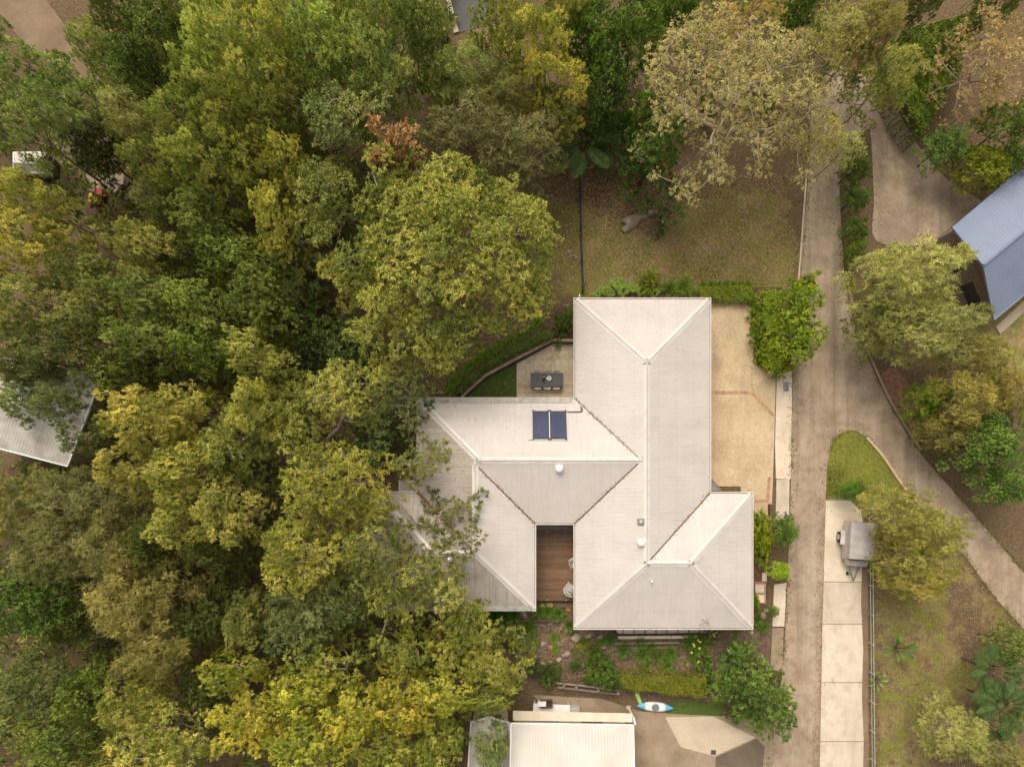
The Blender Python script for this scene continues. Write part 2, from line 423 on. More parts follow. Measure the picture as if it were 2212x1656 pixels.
SPEC = {  # leaf length and width, tufts per m2, leaves per tuft, vertical squash, droop, clump radius range, spacing (x radius), lower layer share, bark
    "gum":      dict(L=.145, W=.060, t=19, k=21, sq=.74, dr=.10, r=(.50, .95), sp=1.16, low=.95, bark="bark_grey"),
    "gum_blue": dict(L=.145, W=.060, t=19, k=21, sq=.76, dr=.10, r=(.55, 1.0), sp=1.16, low=.95, bark="bark_grey"),
    "wattle":   dict(L=.165, W=.055, t=18, k=20, sq=.68, dr=.20, r=(.40, .92), sp=1.10, low=1.0, bark="bark_grey"),
    "lime":     dict(L=.145, W=.060, t=19, k=21, sq=.74, dr=.06, r=(.50, .95), sp=1.16, low=.95, bark="bark_grey"),
    "olive":    dict(L=.24, W=.036, t=17, k=20, sq=.74, dr=.28, r=(.50, 1.0), sp=1.06, low=1.0, bark="bark_pale"),
    "dark":     dict(L=.17, W=.078, t=14, k=17, sq=.74, dr=.12, r=(.50, .98), sp=1.08, low=1.0, bark="bark_dark"),
    "green":    dict(L=.135, W=.070, t=19, k=19, sq=.78, dr=.08, r=(.42, .75), sp=1.02, low=.95, bark="bark_dark"),
    "bright":   dict(L=.175, W=.080, t=17, k=18, sq=.76, dr=.10, r=(.45, .78), sp=1.0, low=1.0, bark="bark_grey"),
    "pale":     dict(L=.10, W=.045, t=19, k=16, sq=.60, dr=.30, r=(.40, .90), sp=1.04, low=.70, bark="bark_pale"),
    "russet":   dict(L=.15, W=.085, t=18, k=18, sq=.74, dr=.12, r=(.40, .68), sp=1.02, low=.9, bark="bark_red"),
    "hedge":    dict(L=.12, W=.070, t=18, k=15, sq=.70, dr=.05, r=(.30, .45), sp=1.05, low=.7, bark="bark_dark"),
}

def leaf_cloud(rng, clumps, sp, dens=1.0, big=1.0):
    """clumps (n,4): x, y, z, r -> arrays for leaves_mesh"""
    Cs, Ds, Ss, Ts, Ls = [], [], [], [], []
    for x, y, z, r in clumps:
        nt = max(5, int(sp["t"] * dens * 3.55 * r * r))
        d = norm(rng.normal(size=(nt * 2, 3)) * (1, 1, 0.9) + (0, 0, 0.35))
        d = d[d[:, 2] > -0.35][:nt]
        nt = len(d)
        # an uneven outline: a few lobes push the shell in and out
        ph = rng.uniform(0, 2 * pi, 3)
        an = np.arctan2(d[:, 1], d[:, 0])
        lob = 1 + 0.16 * np.sin(3 * an + ph[0]) + 0.12 * np.sin(5 * an + ph[1]) * (1 - d[:, 2])
        tp = np.array((x, y, z)) + d * (1, 1, sp["sq"]) * (r * lob * rng.uniform(0.72, 1.05, nt))[:, None]
        k = max(3, int(sp["k"]))
        dd = np.repeat(d, k, 0)
        D = norm(dd * 0.55 + rng.normal(size=dd.shape) * 0.62 + (0, 0, -sp["dr"]))
        L = sp["L"] * big * np.clip(rng.lognormal(-.06, .34, len(D)), .4, 1.9) * rng.uniform(.85, 1.15)
        C = np.repeat(tp, k, 0) + D * (L * 0.55)[:, None] + rng.normal(size=dd.shape) * 0.035
        N = norm(dd * 0.7 + rng.normal(size=dd.shape) * 0.55 + (0, 0, 0.55))
        Sd = norm(np.cross(D, N))
        ct = rng.normal(0, 0.17) + .10 * sin(x * .8 + y * .5) * cos(y * .9 - x * .3)
        tt = np.repeat(rng.normal(0, 0.13, nt), k)
        Cs.append(C); Ds.append(D); Ss.append(Sd); Ls.append(L)
        Ts.append(0.47 + ct + tt + rng.normal(0, 0.17, len(D)))
    return np.concatenate(Cs), np.concatenate(Ds), np.concatenate(Ss), np.concatenate(Ls), np.concatenate(Ts)

def poisson(rng, poly, spacing, tries=14):
    """darts in a polygon (any units)"""
    xs = [p[0] for p in poly]; ys = [p[1] for p in poly]
    w, h = max(xs) - min(xs), max(ys) - min(ys)
    n = int(w * h / (spacing * spacing) * tries) + 10
    X = rng.uniform(min(xs), max(xs), n); Y = rng.uniform(min(ys), max(ys), n)
    ok = in_poly(X, Y, poly)
    X, Y = X[ok], Y[ok]
    out = []
    grid = {}
    for a, b in zip(X, Y):
        gi, gj = int(a // spacing), int(b // spacing)
        bad = False
        for i in (gi - 1, gi, gi + 1):
            for j in (gj - 1, gj, gj + 1):
                for q in grid.get((i, j), ()):
                    if (q[0] - a) ** 2 + (q[1] - b) ** 2 < spacing * spacing: bad = True; break
                if bad: break
            if bad: break
        if not bad:
            grid.setdefault((gi, gj), []).append((a, b)); out.append((a, b))
    return np.array(out)

def curve_pts(a, b, rng, sag=0.12, n=5, wob=0.08):
    a, b = np.array(a, float), np.array(b, float)
    d = np.linalg.norm(b - a)
    pts = []
    o = rng.normal(size=3) * d * wob
    for i in range(n):
        t = i / (n - 1)
        pts.append(tuple(a + (b - a) * t + np.array((0, 0, -1)) * d * sag * 4 * t * (1 - t) * 0.5 + o * 4 * t * (1 - t) * 0.5 + rng.normal(size=3) * d * 0.012 * (0 < i < n - 1)))
    return pts

def skeleton(rng, clumps, base, fork, r0, twigs=1.0):
    """trunk (MB) and limbs (MB): every clump is joined to the nearest limb already grown, so boughs fork and thin out"""
    tr, lb = MB(), MB()
    base, fork = np.array(base, float), np.array(fork, float)
    tr.tube([base - (0, 0, .15)] + curve_pts(base, fork, rng, 0.0, 6, 0.05), [r0 * 1.35, r0 * 1.15, r0, r0 * .92, r0 * .85, r0 * .8, r0 * .72], 8)
    order = np.argsort(np.linalg.norm(clumps[:, :3] - fork, axis=1))
    nodes, par, cost = [fork], [-1], [0.0]
    tips = []
    for ci in order:
        c = clumps[ci]
        tip = c[:3] - (0, 0, c[3] * .25)
        nd = np.array(nodes)
        dd = np.linalg.norm(nd - tip, axis=1)
        up = np.maximum(0, nd[:, 2] - tip[2])
        j = int(np.argmin(dd + .34 * np.array(cost) + 1.2 * up))
        a = nd[j]
        d = dd[j]
        k = max(2, int(d / 0.9))
        o = rng.normal(size=3) * (1, 1, .5) * d * .10
        prev = j
        for q in range(1, k + 1):
            t = q / k
            p = a + (tip - a) * t + (o + np.array((0, 0, -.09 * d))) * 4 * t * (1 - t) + rng.normal(size=3) * .05 * (q < k)
            nodes.append(p); par.append(prev); cost.append(cost[prev] + np.linalg.norm(p - nodes[prev])); prev = len(nodes) - 1
        tips.append((prev, c))
    n = len(nodes)
    load = np.zeros(n)
    for p, c in tips: load[p] += 1
    for i in range(n - 1, 0, -1): load[par[i]] += load[i]
    rad = np.minimum(r0 * .66, .024 * np.maximum(load, 1) ** .50 * (r0 / .17) ** .4)
    rad[0] = r0 * .7
    kids = [[] for _ in range(n)]
    for i in range(1, n): kids[par[i]].append(i)
    # walk the boughs: the heaviest child carries the tube on
    stack = [(0, k) for k in kids[0]]
    while stack:
        a, b = stack.pop()
        path = [a, b]
        while kids[path[-1]]:
            ks = sorted(kids[path[-1]], key=lambda q: -load[q])
            for q in ks[1:]: stack.append((path[-1], q))
            path.append(ks[0])
        rr = [min(rad[a], rad[b] * 1.15)] + [rad[q] for q in path[1:]]
        lb.tube([tuple(nodes[q]) for q in path], rr, 6 if rr[0] > .05 else 4)
    for p, c in tips:
        for _ in range(int(2 * twigs)):
            dv = norm(rng.normal(size=3) * (1, 1, .35)) * c[3] * .9
            lb.tube([tuple(nodes[p]), tuple(nodes[p] + dv * .5 + (0, 0, .06)), tuple(c[:3] + dv)], [.016, .012, .006], 3, cap=False)
    return tr, lb

def make_clumps(rng, poly, zt, depth, sp, zf=None, den=1.0):
    """poly: world-space outline; top height zt, dome depth; returns (n,4)"""
    rm = sum(sp["r"]) / 2
    pts = poisson(rng, poly, rm * sp["sp"] / den)
    de = poly_dist(pts[:, 0], pts[:, 1], poly)
    dm = max(1e-3, de.max())
    ed_ = min(.28, dm * .25)                      # keep the clumps' own radius inside the outline
    pts, de = pts[de > ed_], de[de > ed_]
    z = zt - depth * (1 - np.clip(de / dm, 0, 1)) ** 1.6 + rng.normal(0, 0.62, len(pts))
    r = rng.uniform(sp["r"][0], sp["r"][1], len(pts))
    up = np.column_stack((pts, z, r))
    low = poisson(rng, poly, rm * sp["sp"] * 1.25)
    keep = rng.random(len(low)) < sp["low"]
    low = low[keep]
    if len(low):
        dl = poly_dist(low[:, 0], low[:, 1], poly)
        zl = zt - depth * (1 - np.clip(dl / dm, 0, 1)) ** 1.6 - rng.uniform(1.6, 3.4, len(low))
        up = np.vstack((up, np.column_stack((low, zl, rng.uniform(sp["r"][0], sp["r"][1], len(low))))))
    up[:, 2] = np.maximum(up[:, 2], 0.45)
    return up

def blob(cx, cy, rx, ry, rng, n=18, wob=0.16):
    ph = rng.uniform(0, 2 * pi, 3)
    return [(cx + rx * (1 + wob * sin(3 * t + ph[0]) + wob * .7 * sin(5 * t + ph[1])) * cos(t),
             cy + ry * (1 + wob * sin(2 * t + ph[2]) + wob * .7 * sin(5 * t + ph[1])) * sin(t)) for t in [2 * pi * i / n for i in range(n)]]

def tree(name, label, cat, outline, Ht, species, seed, depth=2.2, base=None, fork=None, r0=.17, group=None, dens=1.0, den=1.0, twigs=1.0, color=None, bark=None, extra=None, thin=None):
    """a tree of its own: outline in photo units at crown height, Ht top height; parts trunk, limbs, crown"""
    rng = np.random.default_rng(seed)
    sp = SPEC[species]
    zc = Ht - depth * 0.5 - min(1.0, Ht * .1)
    poly = [P(x, y, zc)[:2] for x, y in outline]
    cl = make_clumps(rng, poly, Ht - .5, depth, sp, den=den)
    if extra is not None: cl = np.vstack((cl, extra))
    if thin is not None: cl = thin(cl, rng)
    cx, cy = np.mean(cl[:, 0]), np.mean(cl[:, 1])
    b = np.array(P(*base)) if base else np.array((cx, cy, 0.0))
    b[2] = 0.0
    f = np.array(P(*fork)) if fork else np.array((cx, cy, Ht * 0.42))
    root = empty(name, tuple(b), label, cat, group)
    cl[:, :3] -= b
    f = f - b
    tr, lb = skeleton(rng, cl, (0, 0, 0), f, r0, twigs)
    bm_ = M[bark or sp["bark"]]
    tr.build("trunk", bm_, root, True)
    lb.build("limbs", bm_, root, True)
    C, D, Sd, L, T = leaf_cloud(rng, cl, sp, dens)
    cr = link("crown", leaves_mesh("crown", C, D, Sd, L, sp["W"], T, LM[species]), root)
    if color: cr.color = (*color, 1)
    return root

VAR = {}
def variant(species, i):
    """a shared crown of radius 4 m, 10 m tall, used by the trees further off"""
    key = (species, i)
    if key in VAR: return VAR[key]
    rng = np.random.default_rng(1000 + 17 * i + sum(map(ord, species)))
    sp = SPEC[species]
    poly = blob(0, 0, 3.7, 3.7, rng, 20, 0.15)
    cl = make_clumps(rng, poly, 9.4, 3.0, sp)
    tr, lb = skeleton(rng, cl, (0, 0, 0), (0, 0, 4.2), .17, 0.5)
    C, D, Sd, L, T = leaf_cloud(rng, cl, sp, 0.62, 1.25)
    VAR[key] = (tr.mesh("trunk", M[sp["bark"]], True), lb.mesh("limbs", M[sp["bark"]], True),
                leaves_mesh("crown", C, D, Sd, L, sp["W"] * 1.25, T, LM[species]))
    return VAR[key]

def far_tree(i, species, cx, cy, rx, ry, Ht, label, name="gum_tree", cat="tree", group="trees of the surrounding bush", color=None):
    r = random.Random(i * 7 + 3)
    zc = Ht * 0.74
    x, y, _ = P(cx, cy, zc)
    root = empty(name, (x, y, 0), label, cat, group, rz=0.0)
    tm, lm, cm = variant(species, i % 3)
    s = ((S(rx, zc)) / 4.0, (S(ry, zc)) / 4.0, Ht / 10.0)
    rz = r.choice((0, 1, 2, 3)) * pi / 2 + r.uniform(-.35, .35)
    root.scale = s if int(round(rz / (pi / 2))) % 2 == 0 else (s[1], s[0], s[2])
    root.rotation_euler = (0, 0, rz)
    for nm, me in (("trunk", tm), ("limbs", lm), ("crown", cm)):
        o = link(nm, me, root)
        if nm == "crown":
            j = r.uniform(.88, 1.10)
            c = tuple(q * g_ for q, g_ in zip(color or (1, 1, 1), (1.74, 1.68, 1.62)))
            o.color = (c[0] * j, c[1] * j * r.uniform(.96, 1.04), c[2] * j, 1)
    return root

# small plants: shared meshes, each plant an object of its own
PL = {}
def plant_mesh(kind):
    if kind in PL: return PL[kind]
    rng = np.random.default_rng(sum(map(ord, kind)) * 13)
    if kind.startswith("tuft"):            # strappy clump, 0.5 m radius
        n = 150
        an = rng.uniform(0, 2 * pi, n); tilt = rng.uniform(.15, 1.25, n)
        Cs, Ds, Ss, Ls, Ts = [], [], [], [], []
        for seg in range(2):
            tl = tilt + seg * 0.55
            d = np.column_stack((np.cos(an) * np.sin(tl), np.sin(an) * np.sin(tl), np.cos(tl)))
            if seg == 0:
                p0 = np.column_stack((rng.normal(0, .07, n), rng.normal(0, .07, n), np.zeros(n)))
            Lg = rng.uniform(.30, .46, n) * (1.0 if seg == 0 else .85)
            Cs.append(p0 + d * (Lg / 2)[:, None]); Ds.append(d); Ls.append(Lg * 1.12)
            Ss.append(norm(np.cross(d, np.array((0, 0, 1.0)) + rng.normal(0, .2, (n, 3)))))
            Ts.append(.45 + rng.normal(0, .2, n))
            p0 = p0 + d * Lg[:, None]
        me = leaves_mesh(kind, np.concatenate(Cs), np.concatenate(Ds), np.concatenate(Ss), np.concatenate(Ls), .034, np.concatenate(Ts), LM["grass"])
    elif kind.startswith("spiky"):         # rosette of stiff broad blades, 0.8 m radius
        n = 46
        an = rng.uniform(0, 2 * pi, n); tl = rng.uniform(.2, 1.45, n)
        d = np.column_stack((np.cos(an) * np.sin(tl), np.sin(an) * np.sin(tl), np.cos(tl)))
        Lg = rng.uniform(.6, .95, n)
        me = leaves_mesh(kind, d * (Lg / 2)[:, None] + (0, 0, .1), d, norm(np.cross(d, (0.01, 0.02, 1.0))), Lg, .085, .55 + rng.normal(0, .2, n), LM["grass"])
    elif kind.startswith("fan"):           # small fan palm: hands of radiating leaflets
        Cs, Ds, Ss, Ls, Ts = [], [], [], [], []
        for _ in range(11):
            a = rng.uniform(0, 2 * pi); rr = rng.uniform(.12, .52)
            hub = np.array((cos(a) * rr, sin(a) * rr, rng.uniform(.35, .8)))
            m_ = 17
            fa = a + np.linspace(-1.9, 1.9, m_)
            d = norm(np.column_stack((np.cos(fa), np.sin(fa), np.full(m_, -.12) + rng.normal(0, .1, m_))))
            Lg = rng.uniform(.26, .40, m_)
            Cs.append(hub + d * (Lg / 2)[:, None]); Ds.append(d); Ls.append(Lg)
            Ss.append(norm(np.cross(d, (0.02, .01, 1.0)))); Ts.append(.5 + rng.normal(0, .2, m_))
        me = leaves_mesh(kind, np.concatenate(Cs), np.concatenate(Ds), np.concatenate(Ss), np.concatenate(Ls), .042, np.concatenate(Ts), LM["grass"])
    elif kind.startswith("shrub_"):        # shrub of radius 1, height 1.3
        _, spn, i = kind.split("-")
        rng = np.random.default_rng(int(i) * 31 + sum(map(ord, spn)))
        sp = dict(SPEC[spn]); sp["r"] = (.28, .48); sp["t"] = 20; sp["L"] = min(sp["L"], .15)
        poly = blob(0, 0, .85, .85, rng, 16, .14)
        cl = make_clumps(rng, poly, 1.15, .6, sp)
        cl[:, 2] = np.clip(cl[:, 2], .25, 2)
        C, D, Sd, L, T = leaf_cloud(rng, cl, sp, 1.0)
        me = leaves_mesh(kind, C, D, Sd, L, sp["W"] * .85, T, LM[spn])
    PL[kind] = me
    return me

def plant(kind, px, py, rpx, label, name, cat="plant", group=None, z=0.0, hz=1.0, ry=None, color=None, rz=None, base_r=1.0):
    me = plant_mesh(kind)
    r0 = {"tuft": .62, "spik": .80, "fan": .80, "shru": 1.0}.get(kind[:4], .80)
    x, y, _ = P(px, py, z + .4 * hz)
    sx = S(rpx, z + .5) / r0
    sy = S(ry if ry else rpx, z + .5) / r0
    o = link(name, me, None, (x, y, z))
    o.rotation_euler = (0, 0, random.Random(int(px * 3 + py)).uniform(-.4, .4) if rz is None else rz)
    o.scale = (sx, sy, (sx + sy) / 2 * hz)
    tag(o, label, cat, group)
    if color: o.color = (*color, 1)
    return o

def hedge(name, label, outline, h, species, seed, cat="hedge", dens=430, base_z=0.0, wob=.06, group=None, color=None, L=.115, W=.058):
    """clipped mass of leaves over an outline given in photo units; parts foliage and stems"""
    rng = np.random.default_rng(seed)
    poly = [P(x, y, h + base_z)[:2] for x, y in outline]
    cx, cy = sum(p[0] for p in poly) / len(poly), sum(p[1] for p in poly) / len(poly)
    root = empty(name, (cx, cy, base_z), label, cat, group)
    poly = [(p[0] - cx, p[1] - cy) for p in poly]
    xs = [p[0] for p in poly]; ys = [p[1] for p in poly]
    area = (max(xs) - min(xs)) * (max(ys) - min(ys))
    n = int(area * dens * 2.4)
    X = rng.uniform(min(xs) - .1, max(xs) + .1, n); Y = rng.uniform(min(ys) - .1, max(ys) + .1, n)
    jx, jy = X + rng.normal(0, wob, n), Y + rng.normal(0, wob, n)
    ok = in_poly(jx, jy, poly)
    X, Y = X[ok], Y[ok]
    de = poly_dist(X, Y, poly)
    lump = .10 * np.sin(X * 3.1 + Y * 1.3 + seed) + .08 * np.sin(Y * 4.3 - X * 2.2) + .05 * np.sin(X * 9 + Y * 7)
    top = h + lump - .25 * np.exp(-de / .12)
    Z = top - np.abs(rng.normal(0, .07, len(X)))
    side = de < .16
    Z[side] = rng.uniform(.08, 1.0, side.sum()) * top[side]
    k = len(X)
    D = norm(rng.normal(size=(k, 3)) * (1, 1, .5) + (0, 0, .15))
    N = norm(rng.normal(size=(k, 3)) * .6 + (0, 0, .8))
    T = .47 + .10 * np.sin(X * 2.3 + seed) * np.sin(Y * 2.9) + rng.normal(0, .2, k)
    fo = link("foliage", leaves_mesh("foliage", np.column_stack((X, Y, Z)), D, norm(np.cross(D, N)), L * rng.uniform(.7, 1.25, k), W, T, LM[species]), root)
    if color: fo.color = (*color, 1)
    mb = MB()
    for q in poisson(rng, poly, .5):
        mb.tube([(q[0], q[1], -.05), (q[0] + rng.normal(0, .05), q[1] + rng.normal(0, .05), h * .5), (q[0] + rng.normal(0, .12), q[1] + rng.normal(0, .12), h * .85)], [.03, .02, .01], 5)
    mb.build("stems", M["bark_dark"], root)
    return root

def rock_mesh(rng, r, sq=.55, mat="stone"):
    import bmesh
    from mathutils import noise as mn
    bm = bmesh.new()
    bmesh.ops.create_icosphere(bm, subdivisions=3, radius=1.0)
    o = Vector((rng.uniform(0, 50), rng.uniform(0, 50), rng.uniform(0, 50)))
    planes = [(Vector((rng.uniform(-1, 1), rng.uniform(-1, 1), rng.uniform(-.2, 1))).normalized(), rng.uniform(.55, .85)) for _ in range(7)]
    for v in bm.verts:
        c = v.co.copy()
        c *= 1 + .30 * mn.noise(c * 1.1 + o) + .12 * mn.noise(c * 3.0 + o)
        for n, d in planes:                      # broken faces
            k = c.dot(n) - d
            if k > 0: c -= n * (k * .85)
        c *= 1 + .05 * mn.noise(c * 7.0 + o)
        v.co = Vector((c.x * r, c.y * r, c.z * r * sq))
    me = bpy.data.meshes.new("rock")
    bm.to_mesh(me); bm.free()
    me.materials.append(M[mat])
    return me

def rock(px, py, rpx, label, seed, mat="stone", ry=None, z=0.0, group=None, name="rock", cat="rock", sq=.62):
    rng = random.Random(seed)
    r = S(rpx)
    me = rock_mesh(rng, r, sq, mat)
    x, y, _ = P(px, py, z)
    o = link(name, me, None, (x, y, z + r * sq * .22))
    o.scale = (1, (ry / rpx) if ry else rng.uniform(.75, 1.0), 1)
    o.rotation_euler = (0, 0, rng.uniform(0, .6))
    return tag(o, label, cat, group)

def sheet(name, pts, z, mat, kind="structure", label=None, cat=None, thick=0.0):
    """a flat paved sheet; a real slab when thick is given"""
    mb = MB()
    poly = pxpoly(pts)
    if thick: mb.prism(poly, z - thick, z)
    else:
        a = sum(poly[i][0] * poly[(i + 1) % len(poly)][1] - poly[(i + 1) % len(poly)][0] * poly[i][1] for i in range(len(poly)))
        if a < 0: poly = poly[::-1]
        mb.add([(x, y, z) for x, y in poly], [tuple(range(len(poly)))])
    o = mb.build(name, M[mat])
    return tag(o, label, cat, None, kind)

def smooth_line(pts, n=6):
    """Catmull-Rom through points"""
    out = []
    for i in range(len(pts) - 1):
        p0 = np.array(pts[max(i - 1, 0)], float); p1 = np.array(pts[i], float); p2 = np.array(pts[i + 1], float); p3 = np.array(pts[min(i + 2, len(pts) - 1)], float)
        for k in range(n):
            t = k / n
            out.append(tuple(.5 * (2 * p1 + (p2 - p0) * t + (2 * p0 - 5 * p1 + 4 * p2 - p3) * t * t + (3 * p1 - p0 - 3 * p2 + p3) * t ** 3)))
    out.append(tuple(pts[-1]))
    return out

# ==================================================================== THE SETTING
# ground: one sheet to the horizon; two attributes say how much grass grows and how green it is
def build_ground():
    xs = np.concatenate(([-900, -400, -200, -110, -70], np.arange(-48, 48.1, .35), [70, 110, 200, 400, 900]))
    ys = np.concatenate(([-900, -400, -200, -110, -60], np.arange(-34, 46.1, .35), [60, 110, 200, 400, 900]))
    X, Y = np.meshgrid(xs, ys)
    X, Y = X.ravel(), Y.ravel()
    ok = (np.abs(X) < 60)
    rng = np.random.default_rng(5)
    Z = np.where((np.abs(X) < 50) & (np.abs(Y) < 46), .012 * np.sin(X * 1.7 + Y) + .010 * np.sin(Y * 2.3 - X * .7), 0) - .03
    Z -= np.where(np.hypot(X, Y) > 60, (np.hypot(X, Y) - 60) * .02, 0)
    PX, PY = NX + X * F / H, NY - Y * F / H
    g = np.full(X.shape, .10); gr = np.full(X.shape, .35)
    def zone(poly, gv, grv, feather):
        ins = in_poly(PX, PY, poly)
        d = poly_dist(PX, PY, poly)
        w = np.clip(np.where(ins, .5 + d / feather, .5 - d / feather), 0, 1)
        g[:] = g * (1 - w) + gv * w
        gr[:] = gr * (1 - w) + grv * w
    zone([(1165, 420), (1260, 440), (1420, 500), (1450, 430), (1700, 400), (1735, 600), (1690, 640), (1240, 650), (1180, 640)], .52, .42, 50)
    zone([(1240, 340), (1430, 350), (1440, 450), (1330, 440), (1250, 420)], .12, .3, 40)
    zone([(1170, 440), (1240, 440), (1250, 600), (1190, 620)], .46, .55, 40)
    zone([(1795, 940), (1840, 925), (1900, 965), (1960, 1050), (1990, 1100), (1900, 1110), (1785, 1070)], .95, .80, 16)
    zone([(1880, 1180), (2010, 1150), (2100, 1210), (2212, 1370), (2230, 1700), (1880, 1700)], .44, .40, 60)
    zone([(2040, 1250), (2080, 1400), (2130, 1480), (2010, 1660), (2110, 1660), (2170, 1420), (2080, 1250)], .22, .3, 50)
    zone([(1900, 810), (1935, 800), (1985, 880), (1970, 925), (1925, 870)], .02, .0, 14)
    zone([(1830, 560), (1870, 700), (1905, 790), (1890, 800), (1850, 720), (1825, 610)], .30, .4, 14)
    zone([(2090, 640), (2212, 600), (2230, 820), (2100, 790)], .8, .35, 30)
    nx, ny = len(xs), len(ys)
    me = bpy.data.meshes.new("ground")
    idx = np.arange(nx * ny).reshape(ny, nx)
    fs = np.stack((idx[:-1, :-1], idx[:-1, 1:], idx[1:, 1:], idx[1:, :-1]), -1).reshape(-1, 4)
    me.from_pydata(np.column_stack((X, Y, Z)).tolist(), [], fs.tolist())
    for nm, a in (("grass", g), ("greenness", gr)):
        at = me.attributes.new(nm, 'FLOAT', 'POINT'); at.data.foreach_set("value", a.astype(np.float32))
    m, n, l, b = _nodes("ground_soil_and_grass")
    geo = n.new("ShaderNodeNewGeometry")
    def noise(sc, det=5, rg=.6):
        t = n.new("ShaderNodeTexNoise"); t.inputs["Scale"].default_value = sc; t.inputs["Detail"].default_value = det; t.inputs["Roughness"].default_value = rg
        l.new(geo.outputs["Position"], t.inputs["Vector"]); return t.outputs["Fac"]
    def mixc(f, a, c, kind='MIX'):
        x = n.new("ShaderNodeMix"); x.data_type = 'RGBA'; x.blend_type = kind
        for s, v in ((x.inputs[0], f), (x.inputs[6], a), (x.inputs[7], c)):
            if isinstance(v, bpy.types.NodeSocket): l.new(v, s)
            else: s.default_value = v
        return x.outputs[2]
    litter = ramp(n, [(.062, .042, .024), (.135, .092, .052), (.23, .165, .098)], [.3, .5, .72]); l.new(noise(9, 6, .75), litter.inputs[0])
    drygrass = ramp(n, [(.20, .148, .066), (.35, .265, .125)], [.35, .65]); l.new(noise(4, 6, .7), drygrass.inputs[0])
    greengrass = ramp(n, [(.105, .120, .020), (.225, .222, .045)], [.35, .65]); l.new(noise(6, 6, .7), greengrass.inputs[0])
    ag = n.new("ShaderNodeAttribute"); ag.attribute_name = "grass"
    ar = n.new("ShaderNodeAttribute"); ar.attribute_name = "greenness"
    def over(sc, att, soft):
        a = n.new("ShaderNodeMath"); a.operation = 'ADD'; l.new(noise(sc, 6, .65), a.inputs[0]); l.new(att, a.inputs[1])
        r = ramp(n, [(0, 0, 0), (1, 1, 1)], [.98 - soft * .5, .98 + soft * .02 if .98 + soft * .02 < 1 else 1.0])
        s_ = n.new("ShaderNodeMath"); s_.operation = 'MULTIPLY'; s_.inputs[1].default_value = 1.0
        l.new(a.outputs[0], s_.inputs[0]); l.new(s_.outputs[0], r.inputs[0]); return r.outputs[0]
    grasscol = mixc(over(.55, ar.outputs["Fac"], .35), drygrass.outputs[0], greengrass.outputs[0])
    col = mixc(over(1.1, ag.outputs["Fac"], .35), litter.outputs[0], grasscol)
    fr = ramp(n, [(.70,) * 3, (1.3,) * 3], [.3, .7]); l.new(noise(22, 2), fr.inputs[0])
    col = mixc(1.0, col, fr.outputs[0], 'MULTIPLY')
    l.new(col, b.inputs["Base Color"]); b.inputs["Roughness"].default_value = .95; b.inputs["Specular IOR Level"].default_value = .1
    bp = n.new("ShaderNodeBump"); bp.inputs["Strength"].default_value = .5; bp.inputs["Distance"].default_value = .04
    l.new(noise(16, 4), bp.inputs["Height"]); l.new(bp.outputs[0], b.inputs["Normal"])
    me.materials.append(m)
    o = link("ground", me)
    return tag(o, kind="structure")
build_ground()

# roads and paved areas
road_left = smooth_line([(1790, 130), (1755, 230), (1748, 330), (1744, 400), (1730, 560), (1716, 740), (1711, 880), (1708, 1060), (1699, 1300), (1690, 1450), (1672, 1560), (1650, 1720)], 5)
road_right = smooth_line([(1768, 1720), (1771, 1500), (1774, 1350), (1779, 1200), (1784, 1060), (1790, 985), (1806, 944), (1838, 929), (1872, 945), (1905, 985), (1945, 1045), (2000, 1110), (2080, 1195), (2150, 1290), (2260, 1410)], 5)
road_far = smooth_line([(2260, 1290), (2180, 1200), (2110, 1118), (2050, 1050), (1985, 975), (1925, 880), (1878, 780), (1848, 705), (1826, 610), (1817, 480), (1815, 380), (1840, 300), (1905, 265), (1925, 225), (1895, 170)], 5)
sheet("road", road_left + road_right + road_far, .008, "road")
sheet("paved_court", smooth_line([(1878, 250), (1925, 226), (1968, 290), (2010, 350), (2055, 395), (2125, 445), (2080, 520), (2000, 530), (1893, 520), (1888, 430), (1884, 340), (1878, 250)], 4), .004, "road")
def kerb(name, pts, w, h, mat):
    mb = MB()
    w3 = [P(x, y)[:2] for x, y in pts]
    for i in range(len(w3) - 1):
        mb.bar((w3[i][0], w3[i][1], h / 2 - .02), (w3[i + 1][0], w3[i + 1][1], h / 2 - .02), w, h + .04)
    return tag(mb.build(name, M[mat]), kind="structure")
kerb("kerb_left", smooth_line([(1742, 372), (1728, 560), (1714, 720), (1710, 790)], 4), .11, .07, "yard_light")
kerb("kerb_right", smooth_line([(1830, 610), (1851, 700), (1881, 776), (1928, 876), (1988, 972)], 5), .16, .11, "yard")
kerb("kerb_island", smooth_line([(1872, 945), (1907, 985), (1947, 1044), (2002, 1108)], 4), .16, .08, "aggregate")
# joints of the paved court: pale strips
mb = MB()
for a, b_ in (((1905, 430), (1985, 500)), ((1975, 505), (2050, 415)), ((1935, 330), (2005, 385)), ((1985, 500), (1900, 520))):
    A, B = P(*a), P(*b_)
    mb.bar((A[0], A[1], .008), (B[0], B[1], .008), .05, .008)
tag(mb.build("paving_joint", M["yard"]), kind="structure")

